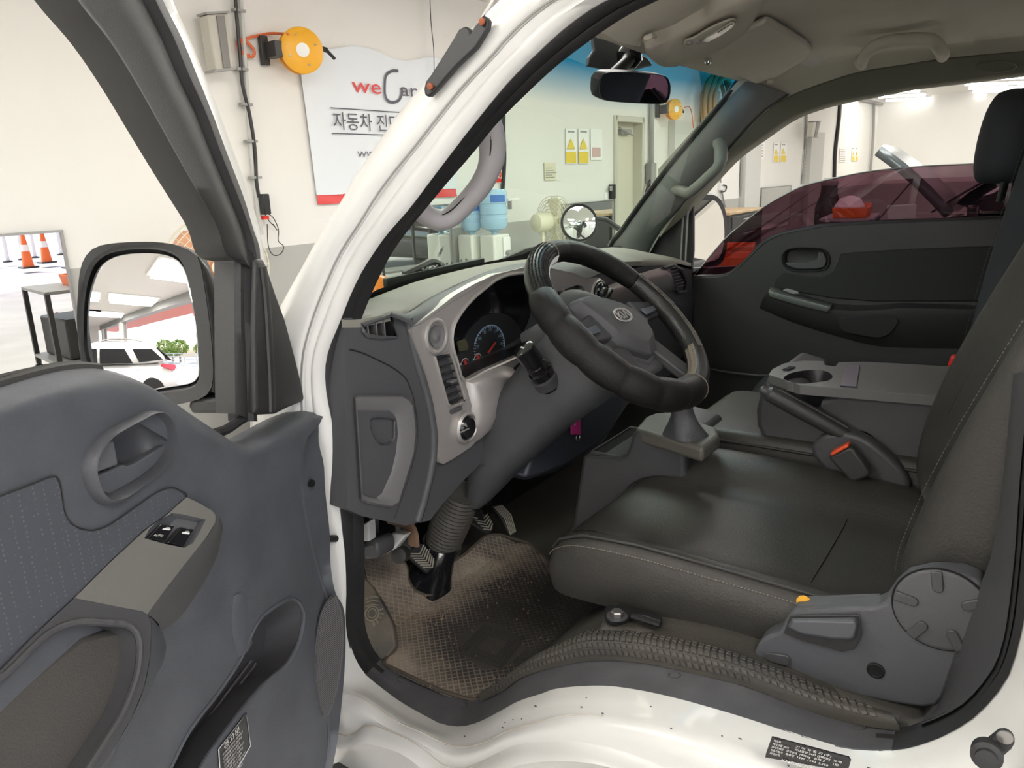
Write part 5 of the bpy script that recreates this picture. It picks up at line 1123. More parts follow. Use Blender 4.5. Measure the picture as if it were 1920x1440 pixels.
mmat = matnodes()
# mat as a fine sheet cut to its outline: front part follows the toe slope
low = [p for p in mo]
def clip(pts, yc, s_):
    out = []
    for i, p in enumerate(pts):
        q = pts[(i+1) % len(pts)]; a, b = (p[1]-yc)*s_, (q[1]-yc)*s_
        if a >= 0: out.append(p)
        if a*b < 0: out.append(p + (q-p)*(a/(a-b)))
    return out
mm = MB()
for s_ in (-1, 1): mm.plate([V(p[0], p[1], FZ(p[1])+.006) for p in clip(mo, .97, s_)], (), V(0, 0, -.006))
obj('mat', mm, mmat, fm, bevel=0, ang=30)
edge = MB().tube([p + V(0, 0, .001) for p in spl(mo, 160, True, smooth=False)], .0035, 6, closed=True)
obj('raised_edge', edge, mat('matedge', (.10, .08, .055), .8, var=1, vscale=12, c2=(.05, .045, .04)), fm)
hp_c = PF(925, 1205, .007)
obj('heel_pad', MB().prism([PF(x, y, .0065) for x, y in ((858, 1195), (905, 1168), (935, 1172), (975, 1195), (985, 1222), (940, 1255), (905, 1258), (868, 1228))], V(0, 0, .002)), mat('heel', (.052, .048, .042), .7, bump=.5, bscale=200), fm, bevel=.002)
hr_ = MB()
hq = [PF(x, y, .009) for x, y in ((858, 1222), (908, 1172), (984, 1196), (940, 1254))]; hcq = sum(hq)/4
for k in range(7):
    s_ = 1 - k*.085; hr_.tube([hcq + (p-hcq)*s_ for p in hq], .0009, 4, closed=True)
obj('heel_ribs', hr_, K['rubber'], fm, kind='stuff')
gr = MB(); g_r = random.Random(5)
for k in range(230):
    if k < 90: x, y = g_r.gauss(775, 35), g_r.gauss(1150, 14)
    elif k < 160: x, y = g_r.gauss(950, 40), g_r.gauss(1085, 22)
    else: x, y = g_r.uniform(740, 1060), g_r.uniform(1060, 1290)
    if x < 735: continue
    c = PF(x, y, .008); s_ = g_r.uniform(.0008, .0026)*(1.6 if k % 17 == 0 else 1)
    gr.loft([[c + V(s_*math.cos(a)*g_r.uniform(.7, 1.2), s_*math.sin(a)*g_r.uniform(.7, 1.2), -.001) for a in (0, 1.3, 2.6, 3.9, 5.1)], [c + V(s_*.6*math.cos(a), s_*.6*math.sin(a), s_*.8) for a in (0, 1.3, 2.6, 3.9, 5.1)]], cu=True, cap=True)
tag(obj('grit', gr, mat('gritbrown', (.26, .19, .13), .9), kind='stuff', flat=True), 'brown grit and crumbs of soil scattered on the floor mat', 'dirt')
# dead pedal at the left
fr_ = thing('foot_rest', 'black rubber foot rest with a sun emblem beside the door seal', 'foot rest', PF(720, 1235))
fx = [(673, 1078), (679, 1081), (697, 1100), (724, 1146), (736, 1171), (742, 1211), (718, 1242), (712, 1238), (693, 1209), (676, 1173)]
fpl = (P(718, 1242, X=.07), unit(V(-.75, -.25, .6)))
f3 = [P(x, y, pl=fpl) for x, y in fx]
fp_ = obj('pad', MB().prism(f3, -fpl[1]*.02), mat('footrest', (.060, .060, .058), .55, bump=.5, bscale=200, var=1, vscale=16, c2=(.15, .125, .09)), fr_, bevel=.004)
ec = P(698, 1150, pl=fpl) + fpl[1]*.001; eu = unit(P(698, 1130, pl=fpl) - P(698, 1150, pl=fpl)); ev = np.cross(fpl[1], eu)
er = np.linalg.norm(P(698, 1135, pl=fpl) - P(698, 1150, pl=fpl))*.9
em = MB()
for q in (1.0, .62): em.tube([ec + er*q*(math.cos(a)*eu + math.sin(a)*ev) for a in np.linspace(0, 6.283, 28, endpoint=False)], .0016, 5, closed=True)
for a in (-2.9, -2.5, -2.1, -1.7, -1.3, 3.3, 3.7): em.tube([ec + er*1.15*(math.cos(a)*eu + math.sin(a)*ev), ec + er*1.8*(math.cos(a)*eu + math.sin(a)*ev)], .0014, 5)
for k in range(3):
    for s_ in (-1, 1): em.tube([ec + eu*er*(1.3+.55*k) , ec + eu*er*(1.0+.55*k) + ev*er*1.0*s_], .0014, 5)
obj('emblem', em, mat('dustribs', (.22, .19, .14), .8), fp_)
# pedals
def pedal(name, label, quad, xpl, nrm, th, ribs, cat='pedal'):
    pl = (xpl, unit(V(*nrm))); q = [P(x, y, pl=pl) for x, y in quad]; t = thing(name, label, cat, sum(q)/len(q))
    o = obj('pad', MB().prism(q, -pl[1]*th), K['rubber'], t, bevel=.003)
    rb = mat('ribmetal', (.38, .35, .29), .5)
    for line in ribs:
        obj('rib', MB().tube([P(x, y, pl=pl) + pl[1]*.001 for x, y in line], .0016, 5), rb, o)
    return t, q, pl
cpl = P(790, 1045, X=.30)
A4, B4, C4, D4 = V(763, 1038), V(794, 1021), V(819, 1056), V(803, 1073)
def chev(A, B, C, D, ts, dv): return [[A+(D-A)*t, (A+(D-A)*min(1, t+dv))*.5 + (B+(C-B)*min(1, t+dv))*.5, B+(C-B)*t] for t in ts]
cl_r = chev(A4, B4, C4, D4, np.linspace(.02, .74, 7), .24)
t_, q_, p_ = pedal('clutch_pedal', 'clutch pedal with a chevron pad beside the steering boot', [(761, 1037), (788, 1018), (797, 1021), (818, 1052), (819, 1060), (803, 1074), (797, 1070)], cpl, (-.15, -.75, .65), .012, cl_r)
obj('arm', MB().tube(spl([q_[3]*.5+q_[0]*.5 + V(0, .012, -.005), V(.30, 1.06, .86), V(.30, 1.10, 1.0)], 12), .012, 8), K['black'], t_)
bpl = P(905, 980, X=.53)
t_, q_, p_ = pedal('brake_pedal', 'brake pedal with a chevron pad right of the steering boot', [(886, 966), (915, 963), (926, 985), (926, 993), (915, 1001), (880, 980)], bpl, (-.15, -.8, .6), .012, chev(V(884, 969), V(914, 964), V(926, 988), V(914, 1000), np.linspace(.02, .74, 5), .24))
obj('arm', MB().tube(spl([sum(q_)/len(q_) + V(0, .012, 0), V(.53, 1.08, 1.0), V(.52, 1.12, 1.1)], 10), .012, 8), K['black'], t_)
t_, q_, p_ = pedal('accelerator_pedal', 'long ribbed accelerator pedal at the right of the brake', [(922, 948), (938, 945), (955, 965), (969, 992), (970, 998), (959, 1006), (954, 1000), (941, 972)], P(945, 975, X=.62), (-.1, -.7, .7), .010, [[(927+k*3.2, 951-k*1.0), (946+k*2.9, 972-k*1.6), (957+k*2.4, 1003-k*1.4)] for k in range(5)])
obj('arm', MB().tube(spl([q_[0] + V(0, .012, 0), V(.63, 1.1, 1.02), V(.63, 1.13, 1.1)], 10), .01, 8), K['black'], t_)
# metal bits under the fascia
hv = thing('bracket_group', 'white painted bracket and dusty brown lever under the fuse cover', 'bracket', P(715, 1030, X=.2))
def xprism(name, pts, x, th, m, parent, bevel=.003, **k): return obj(name, MB().prism([P(a, b, X=x) for a, b in pts], V(th, 0, 0)), m, parent, bevel=bevel, **k)
xprism('plate', [(676, 985), (690, 978), (692, 1016), (677, 1016)], .10, .02, K['jamb'], hv)
xprism('plate', [(706, 1016), (735, 1000), (760, 1004), (740, 1030), (712, 1045)], .16, .02, K['jamb'], hv)
xprism('brace', [(691, 968), (705, 968), (703, 990), (706, 1045), (696, 1050), (691, 1010)], .13, .012, K['darktrim'], hv)
obj('lever', MB().tube(spl([P(x, y, X=.2) for x, y in ((728, 970), (755, 978), (770, 990), (775, 1005), (776, 1022))], 16), .007, 8, flat=2), mat('rustlever', (.17, .10, .06), .7), hv)
xprism('duct', [(678, 1020), (700, 1014), (708, 1030), (708, 1050), (680, 1052)], .10, .05, K['trim2'], hv, .008)
obj('pivot', MB().lathe([(.016, -.01), (.016, .012), (.009, .014), (.001, .014)], P(752, 1040, X=.2), V(-1, -.3, .3), 18), K['darktrim'], hv)
# ribbed rubber carpet over the wheel arch
r0 = [(900, 1316), (940, 1297), (974, 1273), (1010, 1259), (1042, 1251), (1094, 1241), (1146, 1239), (1208, 1244), (1271, 1257), (1333, 1271), (1400, 1288), (1520, 1334), (1600, 1357), (1690, 1372)]
r2 = [(930, 1299), (958, 1281), (992, 1256), (1024, 1228), (1060, 1207), (1106, 1183), (1150, 1181), (1210, 1188), (1271, 1198), (1333, 1211), (1400, 1233), (1490, 1268), (1570, 1302), (1660, 1335)]
A0 = spl([P(x, y, X=.062) for x, y in r0], 72); A2 = spl([P(x, y, X=.115) for x, y in r2], 72)
def arow(f): return [a + (b-a)*f + V(-.018*math.sin(f*math.pi), 0, .022*math.sin(f*math.pi)) for a, b in zip(A0, A2)]
ca = thing('floor_covering', 'ribbed black rubber covering over the wheel arch', 'floor covering', (.2, .3, .95))
obj('roll', MB().loft([arow(f) for f in np.linspace(0, 1, 9)] + [[p + V(.03, 0, .002) for p in A2], [p + V(.14, 0, .003) for p in A2], [p + V(.15, .01, -.1) for p in A2]]), K['carpet'], ca, ang=180)
top = [P(x, y, Z=.957) for x, y in ((1118, 1180), (1132, 1150), (1150, 1117), (1200, 1080), (1500, 1100), (1800, 1250), (1720, 1360), (1660, 1335), (1570, 1302), (1490, 1268), (1400, 1233), (1333, 1211), (1271, 1198), (1210, 1188), (1150, 1181))]
top = [V(p[0], p[1], p[2]) for p in top]
obj('top', MB().prism(top, V(0, 0, -.22)), K['carpet'], ca, bevel=.012, seg=3)
rp = MB()
for j in range(6):
    f0, f1 = .12 + j*.145, .12 + j*.145 + .105
    ra, rb = arow(f0), arow(f1)
    for i in range(4, 69):
        if (j == 0 and i > 52): continue
        q = [ra[i]+(ra[i+1]-ra[i])*.14, ra[i]+(ra[i+1]-ra[i])*.86, rb[i]+(rb[i+1]-rb[i])*.86, rb[i]+(rb[i+1]-rb[i])*.14]
        nn = unit(np.cross(q[1]-q[0], q[3]-q[0])); nn = nn if nn[0] < 0 or nn[2] > 0 else -nn
        rp.loft([[p - nn*.001 for p in q], [sum(q)/4 + (p-sum(q)/4)*.88 + nn*.0022 for p in q]], cu=True, cap=True)
obj('ribs', rp, mat('ribs', (.060, .057, .052), .55, bump=.4, bscale=400, var=1, vscale=9, c2=(.10, .09, .075)), ca, flat=True, kind='stuff')

# ================================================================== CENTRE TUNNEL
gcn = thing('gear_console', 'dark grey gear console with an open storage tray', 'console', (.6, .6, .8))
gx0, gx1 = .50, .72
side = [(1092, 853), (1112, 857), (1160, 858), (1172, 852), (1178, 838), (1184, 815), (1192, 806), (1215, 812), (1250, 822), (1280, 835), (1285, 862), (1285, 960), (1240, 1060), (1120, 1100), (1040, 1060), (1072, 985)]
g3 = [P(x, y, X=gx0) for x, y in side]
tray_o = g3
obj('body', MB().prism(g3, V(gx1-gx0, 0, 0)), K['trim2'], gcn, bevel=.010, seg=3)
tz = P(1112, 857, X=gx0)[2]; ty0, ty1 = P(1172, 852, X=gx0)[1], P(1092, 853, X=gx0)[1]
tr = [V(gx0+.012, ty0+.012, tz+.001), V(gx0+.012, ty1-.012, tz+.001), V(gx1-.02, ty1-.012, tz+.001), V(gx1-.02, ty0+.012, tz+.001)]
obj('tray_rim', MB().loft([[p for p in tr], [p + V(0, 0, .006) for p in tr], [sum(tr)/4 + (p-sum(tr)/4)*.93 + V(0, 0, .006) for p in tr], [sum(tr)/4 + (p-sum(tr)/4)*.93 + V(0, 0, .0012) for p in tr]], cu=True), K['trim2'], gcn, bevel=.002)
obj('tray_floor', MB().plate([sum(tr)/4 + (p-sum(tr)/4)*.93 + V(0, 0, .0012) for p in tr]), K['void'], gcn)
topq = [P(x, y, X=v) for x, y, v in ((1192, 803, gx0), (1212, 780, .58), (1228, 773, .66), (1262, 772, .72), (1345, 801, .74), (1350, 815, .74), (1318, 838, .60), (1265, 824, gx0))]
tzz = np.mean([p[2] for p in topq]); topq = [P(x, y, Z=1.125) for x, y in ((1190, 803), (1210, 780), (1228, 773), (1262, 772), (1345, 801), (1350, 815), (1318, 840), (1265, 824))]
obj('top_plate', MB().prism(topq, V(0, 0, -.03)), mat('gearplate', (.105, .10, .085), .55, bump=.4, bscale=800), gcn, bevel=.008, seg=3)
gl_ = thing('gear_lever', 'gear lever with a leather gaiter and chrome-topped knob', 'gear lever', P(1285, 812, Z=1.12))
gb = P(1285, 815, Z=1.125); gt = gb + V(.0, .010, .070)
rows = []
for k in range(7):
    f = k/6; rows.append([gb + (gt-gb)*f + (.022*(1-f)**1.6 + .017)*(1 + .12*math.sin(4*a + k)*(1-f))*V(math.cos(a), math.sin(a), 0) for a in np.linspace(0, 6.283, 24, endpoint=False)])
obj('gaiter', MB().loft(rows, cu=True, cap=True), mat('gaiter', (.062, .064, .070), .5, bump=.6, bscale=200), gl_)
obj('shaft', MB().tube([gt, gt + V(.002, .004, .02)], .011, 10), K['black'], gl_)
obj('knob_cap', MB().lathe([(.013, 0), (.0155, .006), (.0155, .014), (.012, .021), (.001, .023)], gt + V(.002, .004, .012), V(.05, .1, 1), 20), K['chrome'], gl_, label='chrome knob cap')
# middle seat, its folded back with cup holders
ms = thing('middle_seat', 'middle seat folded into a console with a cup holder', 'seat', (.80, .28, .95))
mc_ = [[V(.63+dx, y, z) for dx, y, z in ((0, .03, 1.02), (0, .44, 1.02), (.0, .53, 1.055), (.01, .545, 1.085), (.02, .50, 1.105), (.02, .40, 1.108), (.02, .03, 1.09))], [V(1.05-dx, y, z) for dx, y, z in ((0, .03, 1.02), (0, .44, 1.02), (.0, .53, 1.055), (.01, .545, 1.085), (.02, .50, 1.105), (.02, .40, 1.108), (.02, .03, 1.09))]]
q = [(.635, .56), (.66, .585), (.95, .585), (.97, .56), (.97, .02), (.635, .02)]
obj('cushion', MB().loft([[V(x, y, z) for x, y in q] if i != 2 else [V(.80+(x-.80)*.97, .3+(y-.3)*.97, z) for x, y in q] for i, z in enumerate((1.00, 1.075, 1.100))], cu=True, cap=True), K['leather'], ms, bevel=.02, seg=4)
obj('piping', MB().tube(spl([V(x, y, 1.082) for x, y in ((.633, .1), (.633, .55), (.66, .587), (.95, .587))], 30, smooth=False), .003, 6), K['seam'], ms)
MZ = 1.222; x0_, x1_ = .655, .90
obj('back_side', MB().prism([P(x, y, X=x0_) for x, y in ((1440, 704), (1424, 738), (1416, 770), (1418, 800), (1432, 826), (1460, 842), (1560, 870), (1700, 905), (1790, 880), (1800, 760), (1772, 742), (1582, 733), (1548, 747), (1505, 745), (1500, 724))], V(x1_-x0_, 0, 0)), K['trim2'], ms, bevel=.012, seg=3)
tq = [P(x, y, Z=MZ) for x, y in ((1441, 702), (1448, 692), (1470, 681), (1505, 676), (1545, 677), (1547, 684), (1566, 687), (1572, 679), (1620, 678), (1700, 682), (1830, 690), (1775, 744), (1700, 738), (1580, 728), (1548, 726), (1500, 722))]
hol = spl([P(x, y, Z=MZ) for x, y in ((1478, 716), (1470, 708), (1485, 699), (1515, 694), (1545, 695), (1560, 703), (1556, 712), (1535, 716), (1505, 719))], 30, True)
ctm = mat('consoletop', (.115, .117, .115), .5, bump=.4, bscale=800)
ct = obj('back_top', MB().plate(tq, [hol], V(0, 0, -.018)), ctm, ms, bevel=.004, label='hard grey console top')
hc_ = sum(hol)/30
obj('cup_holder', MB().loft([hol, [hc_ + (p-hc_)*.93 + V(0, 0, -.012) for p in hol], [hc_ + (p-hc_)*.86 + V(0, 0, -.05) for p in hol], [hc_ + (p-hc_)*.3 + V(0, 0, -.052) for p in hol]], cu=True, cap='end'), K['black'], ct)
obj('cup_slot', MB().prism([P(x, y, X=x0_-.002) for x, y in ((1502, 728), (1540, 732), (1536, 748), (1508, 746))], V(.012, 0, 0)), K['void'], ct)
obj('coin_slot', MB().prism([P(x, y, Z=MZ+.001) for x, y in ((1466, 694), (1480, 688), (1492, 689), (1478, 695))], V(0, 0, .002)), K['void'], ct, bevel=.001)
obj('tray_recess', MB().prism([P(x, y, Z=MZ+.001) for x, y in ((1575, 724), (1590, 686), (1612, 686), (1606, 726))], V(0, 0, .0015)), mat('trayblue', (.12, .125, .15), .3), ct, bevel=.001)
# handbrake
hbk = thing('handbrake', 'black handbrake lever between the driver and middle seats', 'handbrake', P(1640, 880, X=.60))
h0, h1 = P(1566, 806, X=.625), P(1437, 735, X=.60)
obj('lever', MB().tube([h1, h1 + (h0-h1)*.04, h1 + (h0-h1)*.5, h0, h0 + (h0-h1)*.3], [.010, .0145, .015, .0135, .012], 14), K['darktrim'], hbk)
obj('top_strip', MB().tube([h1 + (h0-h1)*.15 + V(.008, 0, .012), h0 + (h0-h1)*.15 + V(.008, 0, .012)], .006, 8), K['darktrim'], hbk)
obj('button', MB().lathe([(.0075, 0), (.0075, .010), (.004, .013), (.001, .013)], h1, h1-h0, 14), K['trim2'], hbk)
obj('cover', MB().prism(spl([P(x, y, X=.615) for x, y in ((1520, 845), (1535, 822), (1560, 812), (1600, 814), (1640, 835), (1690, 880), (1706, 915), (1680, 950), (1600, 920), (1545, 880))], 36, True), V(.035, 0, 0)), K['trim2'], hbk, bevel=.008, seg=3)
obj('bracket', MB().prism(spl([P(x, y, X=.655) for x, y in ((1575, 812), (1600, 802), (1630, 806), (1655, 830), (1700, 890), (1680, 920), (1600, 850))], 30, True), V(.02, 0, 0)), K['trim2'], hbk, bevel=.006)
bk = thing('seat_belt_buckle', 'black seat belt buckle with an orange-red button', 'buckle', P(1600, 880, X=.575))
bq = [P(x, y, X=.575) for x, y in ((1552, 858), (1592, 838), (1600, 842), (1632, 886), (1628, 896), (1598, 906), (1590, 900))]
obj('case', MB().prism(bq, V(.022, 0, 0)), K['darktrim'], bk, bevel=.006, seg=3)
obj('button', MB().prism([P(x, y, X=.573) for x, y in ((1556, 850), (1588, 833), (1592, 838), (1559, 856))], V(.022, 0, 0)), mat('buckred', (.85, .10, .03), .4), bk, bevel=.002, label='orange-red release button')

# ================================================================== SEATS
def cushion_rows():
    rows = []; X0, X1 = .166, .66
    prof = [(-1, .20), (-1.03, .45), (-1.04, .70), (-1.0, .90), (-.95, .985), (-.90, 1.0), (-.84, .985), (-.78, .955), (-.5, .935), (-.1, .925), (.2, .93), (.33, .95), (.42, 1.02), (.55, 1.14), (.70, 1.18), (.84, 1.13), (.95, .9), (1.0, .5), (1, .2)]
    for y, h, wsc, zb in ((.628, .985, .82, .945), (.622, 1.005, .92, .925), (.600, 1.032, .98, .915), (.555, 1.052, 1.0, .915), (.46, 1.058, 1.0, .920), (.34, 1.055, 1.0, .925), (.22, 1.050, 1.0, .935), (.12, 1.045, 1.0, .945), (.02, 1.04, .98, .95)):
        cx, hw = (X0+X1)/2, (X1-X0)/2*wsc; zz = lambda f: zb + (h-zb)*(f if f > .9 else f)
        dip = .0 if y > .6 else .012*min(1, (.6-y)/.1)
        rows.append([V(cx + hw*a, y + (.012 if abs(a) < .8 and y > .6 else 0), zb + (h-zb)*b - (dip if -.8 < a < .36 else 0)) for a, b in prof])
    return rows
ds = thing('driver_seat', 'black leather driver seat with stitched bolsters', 'seat', (.39, .25, .95))
cr = cushion_rows()
cu_o = obj('cushion', MB().loft(cr, cap=True), K['leather'], ds, ang=180, sub=1)
def seam(pts, parent, r=.0013, m=None, n=40): return obj('seam', MB().tube(spl(pts, n), r, 5), m or K['seam'], parent)
def cpt_(a, i0=2, i1=8): return [cr[i][a] + V(0, 0, .0015) for i in range(i0, i1+1)]
seam(cpt_(7), cu_o); seam(cpt_(11), cu_o); seam([cr[2][k] + V(0, 0, .002) for k in range(7, 12)], cu_o); seam([cr[6][k] + V(0, 0, .001) for k in range(7, 12)], cu_o)
st2 = spl([cr[i][3] + V(-.0015, 0, .0) for i in range(1, 9)], 120)
obj('piping', MB().tube([cr[i][4] + V(-.0, 0, .0015) for i in range(1, 9)], .0022, 6), K['leatherb'], cu_o)
sm = MB()
for i in range(0, 119, 1): sm.tube([st2[i], st2[i] + (st2[i+1]-st2[i])*.6], .0007, 4)
obj('stitching', sm, K['stitch'], cu_o, flat=True, kind='stuff')
obj('foam_tear', MB().lathe([(.001, .004), (.006, .003), (.010, 0), (.001, -.001)], P(1507, 1130, X=.155), V(-1, 0, .25), 9), mat('foam', (.75, .38, .03), .8), cu_o, label='orange foam showing through a tear')
# backrest
def backrest(t, X0, X1, y0, z0, y1, z1, m, far=0):
    ax = V(0, y1-y0, z1-z0); Lb = np.linalg.norm(ax); ax = ax/Lb; fw = V(0, ax[2], -ax[1]); rows = []   # fw: toward the front
    prof = [(-.86, -.10), (-1, -.06), (-1.02, -.01), (-.99, .045), (-.90, .068), (-.80, .066), (-.70, .045), (-.35, .026), (0, .022), (.35, .026), (.70, .045), (.80, .066), (.90, .068), (.99, .045), (1.02, -.01), (1, -.06), (.86, -.10)]
    for f, ws, ds_ in ((-.05, .93, .7), (0, .97, .85), (.07, 1.0, 1.0), (.25, 1.0, 1.12), (.5, 1.0, 1.08), (.75, .97, .95), (.92, .90, .85), (.98, .84, .7), (1.0, .74, .4)):
        cx, hw = (X0+X1)/2, (X1-X0)/2*ws; o = V(0, y0, z0) + ax*Lb*f
        rows.append([V(cx + hw*a, 0, 0) + V(0, o[1], o[2]) + fw*b*ds_ for a, b in [(a, b + (far*min(1, (a-.55)/.2) if a > .55 and b > .02 else 0)) for a, b in prof]])
    bo_ = obj('backrest', MB().loft(rows, cu=True, cap=True), m, t, ang=180, sub=1)
    for k in (6, 10): seam([r[k] + fw*.0025 for r in rows[1:7]], bo_)
    e2 = spl([r[4] + fw*.002 + V(-.001, 0, 0) for r in rows[1:8]], 110); s2 = MB()
    for i in range(109): s2.tube([e2[i], e2[i]+(e2[i+1]-e2[i])*.6], .0005, 4)
    obj('stitching', s2, mat('stitchdark', (.10, .09, .075), .7), bo_, flat=True, kind='stuff')
    return rows, ax, fw
backrest(ds, .165, .612, .052, 1.085, -.146, 1.66, K['leather'], .038)
rc = obj('recliner_cover', MB().prism([P(x, y, X=.128) for x, y in ((1412, 1245), (1414, 1222), (1424, 1203), (1440, 1192), (1462, 1185), (1476, 1156), (1490, 1145), (1640, 1138), (1658, 1130), (1676, 1104), (1700, 1084), (1745, 1074), (1800, 1077), (1838, 1090), (1848, 1110), (1800, 1222), (1770, 1310), (1755, 1325), (1730, 1328), (1690, 1322), (1600, 1306), (1510, 1280), (1440, 1262), (1420, 1257))], V(.035, 0, 0)), mat('recliner', (.092, .094, .104), .5, bump=.5, bscale=900), ds, bevel=.010, seg=3, label='grey plastic recliner cover')
kc = P(1764, 1143, X=.127); kr = np.linalg.norm(P(1764, 1068, X=.127)-P(1764, 1218, X=.127))/2
obj('height_knob', MB().lathe([(kr, -.004), (kr*.985, .002), (kr*.96, .003), (kr*.90, .0035), (.002, .0045)], kc, OX, 44), K['trim'], rc)
obj('knob_gap', MB().tube([kc + kr*1.005*(math.cos(a)*V(0, 1, 0) + math.sin(a)*V(0, 0, 1)) for a in np.linspace(0, 6.283, 44, endpoint=False)], .0012, 5, closed=True), K['void'], rc)
for k, a in enumerate((100, 30, 172, 236, 300)):
    aa = math.radians(a); d = V(0, -math.cos(aa), math.sin(aa)); e = V(0, math.sin(aa), math.cos(aa)); c = kc + d*kr*.72
    q = [c + d*kr*.26*u + e*kr*.12*v + OX*.003 for u, v in ((1, 1), (1, -1), (-.7, -1), (-1, -.5), (-1, .5), (-.7, 1))]
    obj('knob_slot', MB().prism(q, OX*.0035), K['trim2'], rc, bevel=.0015)
lvq = [P(x, y, X=.124) for x, y in ((1470, 1187), (1482, 1153), (1612, 1152), (1617, 1190), (1603, 1217), (1578, 1221), (1500, 1199))]
obj('lever_well', MB().prism(lvq, OX*.002), K['darktrim'], rc, bevel=.001)
rl = [[P(x, y, X=xx) for x, y in q] for q, xx in (([(1474, 1178), (1484, 1158), (1604, 1156), (1612, 1164), (1606, 1196), (1598, 1203), (1560, 1202), (1500, 1192)], .122), ([(1478, 1176), (1486, 1164), (1600, 1166), (1606, 1170), (1600, 1194), (1594, 1198), (1560, 1197), (1502, 1188)], .106))]
obj('recline_lever', MB().loft(rl, cu=True, cap=True), mat('lever', (.085, .088, .098), .42), rc, bevel=.004, seg=3)
obj('cover_button', MB().prism([P(x, y, X=.126) for x, y in ((1436, 1222), (1474, 1227), (1481, 1232), (1481, 1244), (1474, 1247), (1440, 1237), (1436, 1231))], OX*.003), K['trim2'], rc, bevel=.001)
c = P(1642, 1257, X=.127); obj('screw_hole', MB().lathe([(.0105, -.0005), (.0105, .0012), (.0085, .0016), (.0078, .0006), (.001, .0004)], c, OX, 24), K['black'], rc)
obj('rear_bar', MB().prism([P(x, y, X=.140) for x, y in ((1490, 1136), (1648, 1131), (1650, 1145), (1642, 1148), (1490, 1144))], V(.03, 0, 0)), K['trim2'], rc, bevel=.003)
rl_ = thing('seat_rail', 'black seat rail bolted to the floor with a steel bolt', 'seat rail', P(1170, 1160, X=.16))
obj('rail', MB().box(V(.20, .27, .962), (.05, .46, .03)), K['black'], rl_, bevel=.004)
obj('rail', MB().box(V(.56, .27, .962), (.05, .46, .03)), K['black'], rl_, bevel=.004)
z_ = .960
obj('bracket', MB().prism(spl([P(x, y, Z=z_) for x, y in ((1133, 1155), (1140, 1143), (1165, 1144), (1185, 1150), (1205, 1152), (1240, 1166), (1235, 1175), (1195, 1163), (1175, 1170), (1155, 1175), (1138, 1170))], 30, True), V(0, 0, .010)), K['black'], rl_, bevel=.003)
bc = P(1157, 1156, Z=z_+.010); bo2 = obj('bolt_head', MB().lathe([(.010, 0), (.010, .008), (.008, .010), (.001, .010)], bc, UZ, 6), K['steel'], rl_); obj('washer', MB().lathe([(.0155, 0), (.0155, .002), (.008, .002)], bc, UZ, 20), K['trim2'], bo2)
obj('handle', MB().tube([P(1185, 1155, Z=z_+.012), P(1238, 1172, Z=z_+.012)], .005, 8), K['black'], rl_)
ps = thing('passenger_seat', 'dark fabric passenger seat with a rounded headrest', 'seat', (1.17, .1, .95))
rows_, pax, pfw = backrest(ps, .945, 1.39, .050, 1.10, -.010, 1.66, K['fabric'])
obj('cushion', MB().loft([[V(1.18 + (p[0]-.3915)*.95, p[1], p[2]) for p in r] for r in cr], cap=True), K['fabric'], ps, ang=180, sub=1)
hcn = P(1905, 256, X=1.17); hrw = []
for f, s_ in ((-1, .30), (-.92, .62), (-.7, .86), (-.3, 1.0), (.15, 1.0), (.55, .90), (.85, .62), (1, .22)):
    hrw.append([hcn + V(.125*s_*math.cos(a)*(abs(math.cos(a))**-.25 if abs(math.cos(a)) > .01 else 1), .062*(.5+.5*s_)*math.sin(a), 0) + pax*.095*f + pfw*.006 for a in np.linspace(0.01, 6.293, 26, endpoint=False)])
ho = obj('headrest', MB().loft(hrw, cu=True, cap=True), K['fabric'], ps, ang=180, sub=1)
for dx in (-.05, .05): obj('headrest_post', MB().tube([hcn + V(dx, 0, 0) - pax*.06, hcn + V(dx, 0, 0) - pax*.13], .006, 8), K['black'], ps)
rb = thing('seat_belt_buckle', 'red buckle beside the passenger seat back', 'buckle', P(1788, 685, X=.93)); obj('case', MB().prism([P(x, y, X=.93) for x, y in ((1776, 688), (1782, 668), (1801, 669), (1800, 690))], V(.025, 0, 0)), K['red'], rb, bevel=.004)
# ================================================================== PASSENGER DOOR
pd = thing('passenger_door', 'dark passenger door with its tinted window half lowered', 'door', (1.5, .4, .8))
XD = 1.465
def XPL(pts, x): return [P(a, b, X=x) for a, b in pts]
ptop = [(1283, 524), (1320, 521), (1347, 520), (1367, 516), (1388, 501), (1410, 480), (1426, 463), (1440, 452), (1465, 441), (1502, 433), (1552, 425), (1640, 420), (1750, 416), (1880, 411), (1960, 408)]
pbody = XPL(ptop, XD) + [V(XD, -.28, 1.2), V(XD, -.28, .6), V(XD, 1.22, .6), V(XD, 1.22, 1.30), V(XD, 1.0, 1.30)]
hndl = spl([(1469, 487), (1474, 472), (1490, 466), (1530, 466), (1548, 472), (1554, 488), (1548, 502), (1532, 507), (1492, 507), (1475, 501)], 36, True)
obj('trim_panel', MB().plate(pbody, [XPL(hndl, XD)], V(.06, 0, 0)), K['darktrim'], pd, bevel=.012, seg=3)
e_ = spl(XPL([(x, y-1) for x, y in ptop], XD+.02), 60)
obj('window_seal', MB().tube(e_, .008, 8), K['rubber'], pd)
obj('outer_skin', MB().prism([V(1.53, -.28, 1.40), V(1.53, .95, 1.31), V(1.53, 1.0, .7), V(1.53, -.28, .7)], V(.02, 0, 0)), K['paint'], pd)
h3 = XPL(hndl, XD); hc0 = sum(h3)/36
